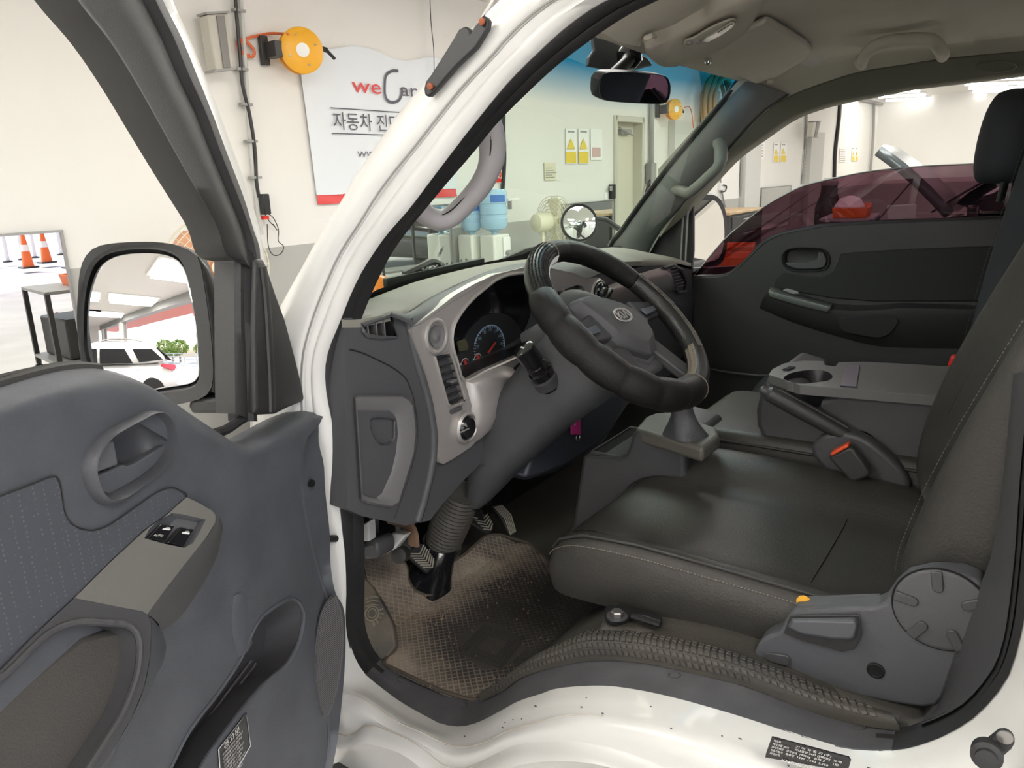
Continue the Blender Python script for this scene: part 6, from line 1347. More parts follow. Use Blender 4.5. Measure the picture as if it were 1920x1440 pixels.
hr1 = obj('handle_surround', MB().loft([[hc0 + (p-hc0)*1.10 + V(-.001, 0, 0) for p in h3], [hc0 + (p-hc0)*1.05 + V(-.008, 0, 0) for p in h3], [hc0 + (p-hc0)*.97 + V(-.004, 0, 0) for p in h3], [hc0 + (p-hc0)*.93 + V(.022, 0, 0) for p in h3], [hc0 + (p-hc0)*.4 + V(.026, 0, 0) for p in h3]], cu=True, cap='end'), K['darktrim'], pd, ang=50)
obj('pull_lever', MB().prism(XPL([(1472, 492), (1512, 493), (1522, 489), (1532, 487), (1534, 472), (1544, 474), (1550, 488), (1546, 501), (1530, 505), (1492, 505), (1476, 499)], XD-.003), V(.008, 0, 0)), K['trim2'], hr1, bevel=.003)
# insert panel, armrest, switch strip
obj('insert', MB().prism(XPL([(1575, 476), (1600, 473), (1720, 466), (1900, 460), (1900, 566), (1700, 566), (1640, 566), (1560, 560), (1450, 540), (1456, 522), (1470, 512), (1540, 520), (1562, 510), (1570, 494)], XD-.004), V(.01, 0, 0)), mat('insertdark', (.020, .021, .020), .7, bump=.5, bscale=900), pd, bevel=.004)
arm = [[(1444, 540), (1470, 545), (1560, 568), (1640, 572), (1700, 568), (1900, 575)], [(1440, 548), (1470, 556), (1556, 580), (1640, 582), (1690, 578), (1900, 582)], [(1430, 560), (1470, 585), (1560, 612), (1640, 622), (1700, 620), (1900, 625)], [(1424, 578), (1480, 602), (1560, 628), (1640, 648), (1700, 652), (1900, 655)]]
obj('armrest', MB().loft([spl(XPL(r, x), 24) for r, x in zip(arm, (XD-.002, XD-.055, XD-.055, XD-.002))]), K['darktrim'], pd, ang=60)
ss = obj('switch_strip', MB().loft([spl(XPL(r, x), 14) for r, x in (([(1445, 539), (1460, 540), (1500, 553), (1560, 569)], XD-.022), ([(1441, 547), (1458, 551), (1500, 562), (1558, 577)], XD-.060), ([(1444, 556), (1460, 561), (1500, 573), (1552, 585)], XD-.062))]), mat('stripgrey', (.22, .235, .22), .4, metal=.3), pd, thick=.004, ang=40, label='grey switch strip')
obj('window_switch', MB().prism(XPL([(1468, 545), (1476, 542), (1496, 547), (1500, 552), (1486, 552)], XD-.058), V(-.005, 0, .003)), K['grey'], ss, bevel=.0015)
obj('door_pull', MB().prism(spl(XPL([(1572, 598), (1600, 594), (1680, 594), (1676, 618), (1660, 630), (1640, 633), (1600, 626), (1580, 620)], XD-.058), 40, True), V(-.003, 0, 0)), K['black'], pd, bevel=.002)
obj('lower_crease', MB().tube(spl(XPL([(1322, 690), (1360, 697), (1410, 703), (1450, 705)], XD-.02), 16), .004, 6), K['trim2'], pd)
# half lowered purple glass
gt_ = [(1296, 523), (1355, 452), (1388, 423), (1422, 396), (1440, 383), (1470, 366), (1503, 350), (1553, 337), (1628, 322), (1715, 313), (1790, 309), (1865, 306), (1960, 303)]
gp = XPL(gt_, 1.50); gp.append(V(1.50, -.13, gp[-1][2]-.005)); gb_ = [V(1.50, gp[-1][1], 1.30), V(1.50, gp[0][1], 1.30)]
obj('window_glass', MB().prism(gp + gb_, V(.004, 0, 0)), G_film, pd, ang=20, label='purple tinted glass, half lowered')
obj('glass_edge', MB().tube(spl([p + V(.002, 0, 0) for p in gp], 60), .0022, 6), mat('glassedge', (.62, .66, .62), .3), pd)
obj('sail_panel', MB().prism(XPL([(1214, 480), (1242, 430), (1267, 401), (1284, 380), (1291, 374), (1286, 440), (1282, 500), (1284, 525), (1250, 515)], 1.475), V(.03, 0, 0)), K['darktrim'], pd, bevel=.006)
for x in (1279.5, 1288):
    obj('channel_trim', MB().tube(XPL([(x+3, 376), (x-1, 450), (x-4, 518)], 1.470), .003, 6), K['grey'], pd)
obj('channel', MB().prism(XPL([(1284, 384), (1300, 372), (1300, 470), (1296, 520), (1283, 522)], 1.485), V(.015, 0, 0)), K['rubber'], pd, bevel=.003)
# passenger door mirror
def mirror_thing(name, label, plane_c, nrm, glass_px, hous_px, m, depth, R=None, hm=None):
    n_ = unit(nrm); t = thing(name, label, 'mirror', plane_c)
    g = [P(x, y, pl=(plane_c, n_)) for x, y in glass_px]; h = [P(x, y, pl=(plane_c + n_*.012, n_)) for x, y in hous_px]
    return t, g, h, n_
pmc = P(1325, 435, X=1.72)
t_, g_, h_, n_ = mirror_thing('passenger_mirror', 'door mirror outside the passenger window reflecting cream cab paint', pmc, V(-.68, -.72, -.12), [(1297, 387), (1303, 379), (1312, 375), (1334, 374), (1345, 386), (1352, 407), (1354, 440), (1350, 468), (1342, 484), (1313, 491), (1296, 493), (1291, 488), (1292, 440)], [(1290, 386), (1298, 371), (1312, 366), (1340, 366), (1354, 379), (1362, 404), (1364, 440), (1361, 472), (1350, 496), (1315, 502), (1292, 502), (1284, 491), (1286, 440)], 0, .1)
hh = sum(h_)/len(h_)
obj('housing', MB().loft([[p for p in spl(h_, 40, True)], [hh + (p-hh)*1.03 - n_*.03 for p in spl(h_, 40, True)], [hh + (p-hh)*.85 - n_*.09 for p in spl(h_, 40, True)], [hh + (p-hh)*.4 - n_*.11 for p in spl(h_, 40, True)]], cu=True, cap=True), K['trim2'], t_)
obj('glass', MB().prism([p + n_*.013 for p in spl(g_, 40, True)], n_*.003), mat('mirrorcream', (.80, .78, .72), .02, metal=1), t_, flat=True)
obj('arm', MB().box(P(1290, 505, X=1.62), (.22, .05, .05)), K['trim2'], t_, bevel=.01)
# round convex mirror before the windscreen
cm = thing('convex_mirror', 'round convex mirror on a black arm outside the windscreen', 'mirror', P(1090, 422, Y=1.50))
cmc = P(1085, 419, Y=1.50); cma = unit(V(-.75, -.62, .22)); crd = abs(P(1085, 386, Y=1.5)[2]-P(1085, 454, Y=1.5)[2])/2*1.03
cap_ = [(crd*math.sin(t)*1.0, .042*math.cos(t*1.0)) for t in np.linspace(1.45, .02, 9)]
obj('glass', MB().lathe([(crd*.97, .012)] + [(crd*.97*math.sin(t), .012 + .05*(math.cos(t)-math.cos(1.2))/(1-math.cos(1.2))) if 0 else (crd*.97*s, .012 + .035*(1-s*s)) for s, t in ((.9, 0), (.75, 0), (.6, 0), (.45, 0), (.3, 0), (.15, 0), (.01, 0))], cmc, cma, 40), K['mirror'], cm, ang=180)
obj('bezel', MB().lathe([(crd*.6, -.05), (crd*.95, -.02), (crd*1.02, .005), (crd*1.02, .016), (crd*.95, .014)], cmc, cma, 40), K['black'], cm)
obj('arm', MB().tube(spl([cmc - cma*.03 + V(.02, 0, .01), P(1128, 410, Y=1.46), P(1165, 432, Y=1.42), P(1215, 458, Y=1.40), V(1.50, 1.35, 1.20)], 24), .012, 8), K['black'], cm)
# rear-view mirror
rv = thing('rear_view_mirror', 'black-framed rear-view mirror with a pink reflection strip', 'mirror', P(1185, 192, Y=.66))
rn = unit(V(-.13, -.93, -.34)); rp_ = (P(1185, 164, Y=.66), rn)
ro = spl([P(x, y, pl=rp_) for x, y in ((1117, 160), (1120, 143), (1133, 134), (1160, 133), (1200, 135), (1238, 139), (1250, 147), (1254, 163), (1251, 184), (1240, 193), (1200, 193), (1150, 190), (1126, 186), (1118, 178))], 48, True); rc0 = sum(ro)/48
fr2 = obj('frame', MB().loft([[rc0 + (p-rc0)*.94 + rn*.004 for p in ro], [rc0 + (p-rc0)*.98 + rn*.006 for p in ro], ro, [rc0 + (p-rc0)*.98 - rn*.014 for p in ro], [rc0 + (p-rc0)*.7 - rn*.026 for p in ro]], cu=True, cap=False), K['black'], rv)
obj('glass', MB().plate([rc0 + (p-rc0)*.95 + rn*.0035 for p in ro]), K['dimmirror'], rv, flat=True)
obj('back', MB().plate([rc0 + (p-rc0)*.7 - rn*.026 for p in ro]), K['black'], rv)
b0 = P(1165, 135, Y=.67); b1 = P(1180, 106, Y=.70)
obj('arm', MB().tube([b0 + V(0, .02, -.005), b1 + (b0-b1)*.4, b1], [.012, .011, .016], 12), K['black'], rv)
obj('ball', MB().lathe([(.002, -.026), (.018, -.018), (.026, 0), (.018, .018), (.002, .026)], b1, V(.2, -.3, 1), 20), K['gloss'], rv)
obj('mount', MB().prism([P(x, y, Y=.735) for x, y in ((1112, 66), (1145, 76), (1185, 92), (1215, 108), (1225, 122), (1185, 132), (1150, 131), (1104, 123), (1105, 108), (1116, 92))], V(0, .008, -.002)), mat('mountgrey', (.055, .065, .065), .5), rv, bevel=.003)
# overhead console with the map lamp, sun visors
oc = thing('overhead_console', 'beige overhead console with a clear map lamp', 'console', (.80, .5, 1.86))
def HP(px, py, d=0):
    z = 1.88
    for _ in range(14):
        p = P(px, py, Z=z); z = .5*z + .5*(HZ(p[0], p[1]) + d)
    return P(px, py, Z=z)
op = [(1206, 74), (1218, 66), (1252, 56), (1282, 40), (1320, 18), (1350, -6), (1440, -30), (1420, 20), (1396, 54), (1352, 82), (1305, 100), (1250, 116), (1215, 96)]
o1 = [HP(x, y, -.004) for x, y in op]; oc0 = sum(o1)/len(o1)
obj('body', MB().loft([[p + V(0, 0, .006) for p in spl(o1, 50, True)], [oc0 + (p-oc0)*.97 - V(0, 0, .012) for p in spl(o1, 50, True)], [oc0 + (p-oc0)*.86 - V(0, 0, .018) for p in spl(o1, 50, True)]], cu=True, cap=True), K['liner'], oc, ang=60)
lz = -.034
lq = [HP(x, y, lz) for x, y in ((1283, 80), (1286, 72), (1300, 68), (1330, 50), (1362, 36), (1376, 33), (1383, 38), (1379, 45), (1355, 62), (1322, 79), (1300, 85), (1288, 85))]
lr = obj('lamp_bezel', MB().prism(spl(lq, 40, True), V(0, 0, -.004)), K['liner'], oc, bevel=.001)
obj('lens', MB().prism([HP(x, y, lz-.005) for x, y in ((1318, 74), (1322, 68), (1350, 52), (1372, 38), (1380, 40), (1376, 46), (1352, 62), (1326, 76))], V(0, 0, -.004)), mat('lens', (.62, .60, .52), .12, metal=.3), lr, bevel=.002, label='clear lamp lens')
obj('lens_shade', MB().prism([HP(x, y, lz-.0052) for x, y in ((1345, 57), (1370, 41), (1376, 40), (1374, 45), (1352, 58))], V(0, 0, -.0045)), K['gloss'], lr, bevel=.001)
for x, y in ((1292, 79), (1308, 77)): obj('lamp_switch', MB().lathe([(.006, 0), (.006, -.004), (.001, -.005)], HP(x, y, lz-.004), UZ, 12), K['grey'], lr)
vs_ = thing('sun_visor', 'beige sun visor folded up above the passenger side', 'sun visor', (1.15, .58, 1.86))
vq = [HP(x, y, -.02) for x, y in ((1303, 112), (1345, 88), (1392, 64), (1434, 43), (1446, 44), (1512, 84), (1523, 97), (1515, 110), (1446, 152), (1424, 159), (1412, 155))]
obj('pad', MB().prism(vq, V(0, 0, .014)), K['liner'], vs_, bevel=.006, seg=3)
obj('clip', MB().box(HP(1328, 114, -.035), (.018, .012, .014)), K['chrome'], vs_, bevel=.003)
obj('hinge', MB().tube([HP(1440, 154, -.016), HP(1450, 150, -.016)], .006, 8), K['liner'], vs_)
vs2 = thing('sun_visor', 'beige sun visor folded up above the driver side', 'sun visor', (.45, .58, 1.86))
vq = [HP(x, y, -.016) for x, y in ((1120, 62), (1150, 38), (1230, -10), (1330, -30), (1330, -8), (1285, 30), (1250, 52), (1206, 70), (1200, 92), (1160, 84))]
obj('pad', MB().prism(vq, V(0, 0, .012)), K['liner'], vs2, bevel=.006, seg=3)
obj('clip', MB().tube(spl([HP(1208, 76, -.022), HP(1212, 70, -.03), HP(1222, 66, -.03), HP(1228, 68, -.02)], 10), .004, 8), K['liner'], vs2)
# wipers and cowl bits outside the glass
wi = thing('wiper', 'black windscreen wiper lying along the foot of the windscreen', 'wiper', P(800, 520, Y=1.14))
w0, w1 = P(722, 530, Y=1.12), P(905, 490, Y=1.16)
obj('blade', MB().box((w0+w1)/2, (np.linalg.norm(w1-w0), .012, .018), [unit(w1-w0), unit(np.cross(UZ, w1-w0)), UZ]), K['black'], wi, bevel=.002)
obj('arm', MB().tube(spl([P(758, 515, Y=1.13), P(790, 500, Y=1.14), P(812, 491, Y=1.15), P(830, 500, Y=1.15)], 14), .008, 6), K['black'], wi)
for k in range(10): obj('vent_hole', MB().lathe([(.003, 0), (.003, .003), (.0005, .003)], P(792 + k*9, 505 - k*2.0, Y=1.13), V(0, -1, .4), 8), K['grey'], wi)
wi2 = thing('wiper', 'wiper arm seen right of the instrument hood against the glass', 'wiper', P(985, 480, Y=1.18))
obj('arm', MB().tube([P(940, 492, Y=1.17), P(985, 472, Y=1.18), P(1030, 462, Y=1.18)], .010, 6), K['black'], wi2)
obj('blade', MB().tube([P(930, 497, Y=1.17), P(1060, 462, Y=1.19)], .006, 6), K['rubber'], wi2)
sd_ = thing('windscreen_sticker', 'small white sticker on the lower windscreen', 'sticker', P(812, 478, Y=WY(.35, 1.45)))
obj('sticker', MB().prism([V(p[0], WY(p[0], p[2])-.006, p[2]) for p in [P(x, y, Y=1.03) for x, y in ((808, 462), (816, 460), (817, 481), (808, 482))]], V(0, .001, 0)), K['white'], sd_)
obj('print', MB().prism([V(p[0], WY(p[0], p[2])-.0075, p[2]) for p in [P(x, y, Y=1.03) for x, y in ((810.5, 466), (814.5, 465), (815, 477), (810.5, 477))]], V(0, .001, 0)), K['grey'], sd_)
tsig = thing('turn_signal', 'orange lamp at the front corner seen through the glass', 'lamp', P(715, 530, Y=1.34))
obj('lens', MB().lathe([(.001, .03), (.022, .022), (.032, 0), (.032, -.02), (.001, -.03)], P(706, 536, Y=1.30), V(-.2, .6, .7), 18), K['amber'], tsig)

# ================================================================== DRIVER DOOR (open)
PH = math.radians(68); DD = V(-math.sin(PH), -math.cos(PH), 0); DN = V(math.cos(PH), -math.sin(PH), 0); DH = V(-.06, .97, 0)
def PD(px, py, o=.07): return P(px, py, pl=(DH + DN*o, DN))
def DP(pts, o): return [PD(x, y, o) for x, y in pts]
def dpr(name, pts, o, th, m, parent, bevel=.003, n=0, **k):
    q = DP(pts, o); q = spl(q, n, True) if n else q
    return obj(name, MB().prism(q, -DN*th), m, parent, bevel=bevel, **k)
dd = thing('driver_door', 'open driver door with dark blue-grey trim', 'door', DH + V(0, 0, .7))
def loc_(s, z, o): return DH + DD*s + DN*o + V(0, 0, z)
obj('door_shell', MB().prism([loc_(s, z, .0) for s, z in ((.02, 1.235), (.20, 1.26), (.30, 1.36), (.42, 1.405), (1.0, 1.40), (1.0, .80), (.60, .74), (.30, .70), (.03, .72))], -DN*.040), K['paint'], dd, bevel=.01, label='white painted door shell')
# window frame
fl = [(60, -90), (117, 0), (180, 77), (233, 157), (283, 243), (322, 310), (358, 370), (386, 417), (398, 448), (402, 467), (412, 481), (425, 487), (439, 489)]
frr = [(215, -120), (268, 0), (305, 75), (333, 143), (365, 210), (393, 283), (420, 350), (440, 400), (455, 440), (462, 470), (466, 489), (469, 500), (470, 510)]
fo2 = [(240, -130), (292, 0), (330, 75), (358, 143), (385, 210), (412, 283), (436, 345), (450, 385), (463, 432), (474, 460), (476, 480), (476, 500), (476, 510)]
fw = [(290, -140), (326, 0), (350, 60), (383, 143), (410, 210), (437, 283), (460, 345), (472, 385), (487, 432), (495, 470), (498, 490), (500, 505), (502, 512)]
a_, b_, c_2, d_2 = [spl(DP(r, o), 40) for r, o in ((fl, .035), (frr, .035), (fo2, .028), (fw, .015))]
obj('window_sash', MB().loft([[p - DN*.03 for p in a_], a_, mixr(a_, b_, .06, DN*.010), mixr(a_, b_, .18, DN*.004), mixr(a_, b_, .5, DN*.010), mixr(a_, b_, .9, DN*.006), b_]), K['darktrim'], dd, ang=50, label='dark inner window sash')
obj('frame_seal', MB().loft([b_, mixr(b_, c_2, .2, DN*.012), mixr(b_, c_2, .8, DN*.012), c_2]), K['rubber'], dd, ang=60)
wl = spl(DP([(290, -140), (326, 0), (350, 60), (383, 143), (410, 210), (437, 283), (460, 345), (472, 385), (487, 432), (500, 500), (530, 600), (555, 690), (570, 760)], .012), 60)
wr_ = spl(DP([(240, -130), (292, 0), (330, 75), (358, 143), (385, 210), (412, 283), (436, 345), (450, 385), (463, 432), (478, 500), (505, 600), (530, 690), (545, 760)], .024), 60)
obj('window_frame', MB().loft([[p - DN*.01 for p in wr_], mixr(wr_, wl, .15, DN*.006), mixr(wr_, wl, .6, DN*.008), wl, [p - DN*.03 for p in wl]]), K['paint'], dd, ang=70, label='white painted window frame')
# vertical channel and mirror sail cover
for nm, L_, R_, o, m in (('window_channel', [(439, 484), (439, 600), (440, 700), (441, 776)], [(455, 470), (456, 600), (461, 700), (464, 790)], .032, K['darktrim']), ('channel_rubber', [(455, 470), (456, 600), (461, 700), (464, 790)], [(476, 478), (474, 600), (476, 700), (480, 790)], .036, K['rubber'])):
    a, b = spl(DP(L_, o), 16), spl(DP(R_, o), 16)
    obj(nm, MB().loft([[p - DN*.03 for p in a], a, mixr(a, b, .3, DN*.006), mixr(a, b, .7, DN*.006), b, [p - DN*.02 for p in b]]), m, dd, ang=40)
sail = [(476, 487), (480, 484), (491, 485), (496, 496), (512, 545), (532, 600), (552, 675), (566, 733), (569, 752), (540, 764), (516, 776), (482, 778), (475, 774), (473, 613)]
so3 = DP(sail, .045); sc3 = sum(so3)/len(so3)
obj('sail_cover', MB().loft([[p - DN*.03 for p in so3], so3, [sc3 + (p-sc3)*.93 + DN*.004 for p in so3]], cu=True, cap=True), K['darktrim'], dd, bevel=.004, ang=40, label='black triangular mirror cover')
sv2 = spl(DP([(493, 500), (500, 560), (505, 640), (509, 720), (510, 772)], .050), 20); obj('sail_ridge', MB().tube(sv2, .008, 8, up=DN, flat=.5), K['darktrim'], dd)
# trim panel: crowned top, flat face, return edge to the hinge
crown = [(-60, 745), (0, 726), (60, 708), (110, 696), (150, 691), (190, 692), (233, 703), (270, 721), (300, 741), (335, 766), (370, 790), (400, 810), (430, 828), (452, 826), (490, 806), (530, 784), (565, 770), (588, 764)]
face = [(-60, 820), (0, 800), (60, 782), (110, 772), (150, 766), (190, 768), (233, 780), (270, 798), (300, 816), (335, 834), (370, 848), (400, 862), (430, 872), (452, 872), (490, 858), (530, 842), (556, 830), (574, 822)]
cr1 = spl(DP([(x, y) for x, y in crown], .040), 60); cr0 = [p - DN*.03 - V(0, 0, .004) for p in cr1]; fa1 = spl(DP(face, .074), 60)
obj('trim_crown', MB().loft([cr0, cr1, mixr(cr1, fa1, .12, DN*.014), mixr(cr1, fa1, .3, DN*.020), mixr(cr1, fa1, .6, DN*.016), fa1]), K['door'], dd, ang=180, label='crowned top of the door trim')
fb = [(574, 822), (566, 860), (563, 900), (570, 960), (580, 1010), (592, 1060), (606, 1105), (618, 1140), (612, 1200), (606, 1270), (612, 1340), (615, 1400), (600, 1480)]
pocket = [(541, 1123), (556, 1126), (566, 1140), (569, 1158), (561, 1202), (540, 1242), (512, 1268), (486, 1292), (456, 1328), (420, 1375), (385, 1424), (350, 1480), (300, 1480), (322, 1434), (350, 1378), (378, 1338), (408, 1300), (447, 1242), (464, 1205), (480, 1172), (500, 1148)]
hand_i = [(174, 895), (172, 872), (177, 848), (200, 823), (225, 807), (250, 793), (277, 778), (293, 780), (309, 800), (314, 830), (309, 850), (290, 876), (262, 897), (232, 915), (212, 924), (200, 930), (184, 920)]
well = [(-60, 1310), (0, 1273), (51, 1224), (80, 1196), (108, 1178), (148, 1167), (194, 1168), (237, 1171), (256, 1186), (262, 1206), (262, 1230), (256, 1269), (233, 1331), (196, 1392), (165, 1440), (110, 1520), (-60, 1520)]
outer = face + fb[1:] + [(300, 1560), (-60, 1560)]
OF = .074
obj('trim_face', MB().plate(spl(DP(face, OF), 60) + DP(fb[1:], OF) + DP([(300, 1560), (-60, 1560)], OF), [spl(DP(pocket, OF), 90, True), spl(DP(hand_i, OF), 60, True)]), K['door'], dd, label='dark blue-grey door trim')
er_o = [(588, 764), (597, 790), (598, 833), (607, 870), (610, 923), (618, 997), (620, 1060), (628, 1109), (644, 1140), (648, 1190), (645, 1270), (633, 1382), (615, 1480)]
ea, eb = spl(DP(fb, OF), 50), spl([PD(x, y, o) for (x, y), o in zip(er_o, (.046, .060, .072, .080) + (.082,)*9)], 50)
obj('trim_edge', MB().loft([ea, mixr(ea, eb, .12, DN*.001), mixr(ea, eb, .45, -DN*.006), mixr(ea, eb, .9, DN*.002), eb, [p - DN*.05 for p in eb]]), K['door'], dd, ang=70)
obj('trim_clip', MB().lathe([(.006, 0), (.006, .003), (.001, .003)], PD(583, 906, .077), unit(DN + DD*.3), 14), K['black'], dd)
obj('door_stop', MB().tube([PD(617, 1010, .07), PD(629, 1010, .07)], .006, 10), K['rubber'], dd)
# belt seals
for o, m, pts, r in ((.022, K['rubber'], [(-60, 732), (0, 714), (60, 700), (110, 690), (150, 688), (175, 692)], .006), (.034, K['darktrim'], [(-60, 742), (0, 722), (60, 705), (110, 694), (150, 690), (185, 692)], .006), (.03, K['rubber'], [(405, 812), (425, 805), (450, 788), (472, 776)], .007)):
    obj('belt_seal', MB().tube(spl(DP(pts, o), 24), r, 8), m, dd)
# pull handle: ring, recess, lever
hro = [(152, 890), (152, 872), (160, 848), (187, 813), (215, 796), (245, 781), (270, 770), (293, 770), (308, 785), (316, 808), (317, 835), (308, 863), (288, 888), (262, 910), (232, 934), (215, 946), (198, 950), (178, 942), (162, 920)]
ho3, hi3 = spl(DP(hro, OF), 60, True), spl(DP(hand_i, OF), 60, True)
def ralign(a, b): k = int(np.argmin([np.linalg.norm(p-a[0]) for p in b])); return b[k:] + b[:k]
hi3 = ralign(ho3, hi3); hcc = sum(hi3)/60
hr2 = obj('pull_handle', MB().loft([[p - DN*.002 for p in ho3], mixr(ho3, hi3, .2, DN*.009), mixr(ho3, hi3, .55, DN*.012), mixr(ho3, hi3, .9, DN*.006), hi3, [hcc + (p-hcc)*.93 - DN*.016 for p in hi3], [hcc + (p-hcc)*.75 - DN*.026 for p in hi3], [hcc + (p-hcc)*.2 - DN*.026 for p in hi3]], cu=True, cap='end'), mat('handlegrey', (.072, .075, .085), .42, bump=.25, bscale=900), dd, ang=60, label='oval door handle surround')
obj('lever_end', MB().prism(DP([(176, 868), (199, 828), (212, 824), (216, 826), (224, 870), (220, 874), (175, 889)], OF-.004), -DN*.012), mat('levergrey', (.13, .135, .15), .45), hr2, bevel=.003, label='light grey end of the release lever')
obj('release_lever', MB().prism(DP([(174, 897), (200, 886), (226, 874), (232, 871), (240, 874), (256, 868), (284, 850), (311, 833), (313, 838), (306, 855), (288, 876), (262, 896), (230, 915), (205, 928), (190, 922), (180, 910)], OF-.002), -DN*.010), K['door'], hr2, bevel=.003)
# textured insert
ins = [(-60, 955), (0, 930), (55, 909), (92, 894), (106, 893), (114, 908), (119, 940), (123, 962), (134, 981), (152, 991), (176, 994), (205, 984), (245, 957), (280, 932), (302, 919), (322, 914), (338, 920), (350, 932), (310, 968), (272, 994), (205, 1056), (140, 1121), (60, 1196), (0, 1258), (-60, 1310)]
def dots():
    m = mat('dotted', (.066, .074, .092), .65, bump=.3, bscale=900); t = m.node_tree; b = t.nodes['Principled BSDF']; L = t.links.new
    tc = t.nodes.new('ShaderNodeTexCoord'); v = t.nodes.new('ShaderNodeTexVoronoi'); v.inputs['Scale'].default_value = 210; v.inputs['Randomness'].default_value = .25
    L(tc.outputs['Object'], v.inputs['Vector']); r = t.nodes.new('ShaderNodeValToRGB'); r.color_ramp.elements[0].position = .17; r.color_ramp.elements[1].position = .25
    r.color_ramp.elements[0].color = (.13, .14, .155, 1); r.color_ramp.elements[1].color = (.074, .081, .096, 1); L(v.outputs['Distance'], r.inputs[0]); L(r.outputs[0], b.inputs['Base Color'])
    return m
obj('insert', MB().prism(DP(ins, OF+.002), -DN*.006), dots(), dd, bevel=.0015, label='dotted fabric insert')
obj('insert_seam', MB().tube(spl(DP(ins[:-1], OF+.0022), 120), .0007, 5), K['seam'], dd)
# armrest with switch panel and deep pull well
AO = .115                                                    # armrest stands proud of the trim
arm_top = [(350, 932), (310, 968), (272, 994), (205, 1056), (140, 1121), (60, 1196), (0, 1258), (-60, 1310)]
arm_ridge = [(402, 962), (385, 990), (345, 1040), (305, 1095), (272, 1145), (266, 1186), (262, 1230), (240, 1320), (190, 1402), (140, 1480)]
arm_low = [(413, 1010), (400, 1060), (380, 1110), (345, 1180), (318, 1225), (285, 1268), (253, 1308), (215, 1372), (183, 1440), (150, 1500)]
at = spl(DP(arm_top, OF+.003), 50); ar = spl(DP(arm_ridge[:5], AO-.014), 26) ; al = spl(DP(arm_low, OF), 50)
spn = [(350, 932), (375, 944), (397, 957), (404, 966), (404, 980), (385, 1010), (345, 1060), (305, 1112), (276, 1152), (268, 1146), (230, 1139), (185, 1130), (140, 1121), (205, 1056), (272, 994), (310, 968)]
# switch panel lies on a plane that tips from the trim line out to the ridge
pA, pB, pC = PD(350, 932, OF+.004), PD(140, 1121, OF+.004), PD(276, 1150, AO-.012)
spp = (pA, unit(np.cross(pB-pA, pC-pA))); 
if spp[1] @ DN < 0: spp = (pA, -spp[1])
sq_ = [P(x, y, pl=spp) for x, y in spn]
swh = [(317, 966), (322, 962), (340, 964), (386, 974), (374, 998), (362, 1018), (345, 1027), (306, 1019), (271, 1009), (280, 992), (297, 976)]
sh3 = [P(x, y, pl=spp) for x, y in swh]
spo = obj('switch_panel', MB().plate(sq_, [sh3], -spp[1]*.003), mat('swgrey', (.20, .195, .18), .42, metal=.25, bump=.25, bscale=900), dd, bevel=.001, label='satin grey window switch panel')
shc = sum(sh3)/len(sh3)
obj('switch_recess', MB().loft([sh3, [shc + (p-shc)*.97 - spp[1]*.004 for p in sh3], [shc + (p-shc)*.94 - spp[1]*.010 for p in sh3], [shc + (p-shc)*.3 - spp[1]*.010 for p in sh3]], cu=True, cap='end'), mat('swrecess', (.17, .175, .185), .35, metal=.3), spo, ang=50)
def rocker(pts, word):
    q = [P(x, y, pl=(spp[0] - spp[1]*.003, spp[1])) for x, y in pts]; cq = sum(q)/4
    o = obj('window_switch', MB().loft([[p - spp[1]*.008 for p in q], q, [cq + (p-cq)*.9 + spp[1]*.001 for p in q]], cu=True, cap=True), K['gloss'], spo, bevel=.0015, label='black window switch')
    u = unit(q[1]-q[0]); v = unit(q[0]-q[3]); l = spp[1]*.0016; wq = np.linalg.norm(q[1]-q[0]); hq = np.linalg.norm(q[0]-q[3])
    # car pictogram
    c = cq + u*wq*.08 + v*hq*.22; s_ = wq*.26
    ic_ = MB().poly([c + u*a*s_ + v*b*s_ + l for a, b in ((-1, -.45), (1, -.45), (1, .0), (.75, .10), (.5, .55), (-.35, .55), (-.6, .10), (-1, .0))])
    obj('pictogram', ic_, K['white'], o, flat=True)
    obj('pictogram_window', MB().poly([c + u*a*s_ + v*b*s_ + l*1.15 for a, b in ((-.4, .12), (.1, .12), (.1, .42), (-.25, .42))]).poly([c + u*a*s_ + v*b*s_ + l*1.15 for a, b in ((.2, .12), (.6, .12), (.45, .42), (.2, .42))]), K['gloss'], o, flat=True)
    if word:
        obj('lettering', text_mb(word, cq - u*wq*.36 - v*hq*.30, u, v, hq*.14, width=wq*.62, lift=l), K['white'], o, flat=True)
rocker([(301, 982), (328, 985), (309, 1015), (273, 1011)], 'AUTO'); rocker([(338, 988), (364, 992), (344, 1025), (313, 1018)], '')
# flank of the armrest under the switch panel and around the well
flank_t = spl([P(x, y, pl=spp) for x, y in ((397, 957), (404, 966), (404, 980), (385, 1010), (345, 1060), (305, 1112), (276, 1152))], 30)
flank_b = spl(DP([(412, 985), (413, 1010), (408, 1040), (392, 1075), (365, 1120), (335, 1160), (300, 1185)], OF+.001), 30)
obj('armrest_flank', MB().loft([flank_t, mixr(flank_t, flank_b, .15, DN*.004), mixr(flank_t, flank_b, .5, DN*.006), flank_b]), mat('flank', (.085, .085, .085), .45, bump=.3, bscale=900), dd, ang=70)
frontp = [p for p in [P(x, y, pl=spp) for x, y in ((350, 932), (375, 944), (397, 957))]]
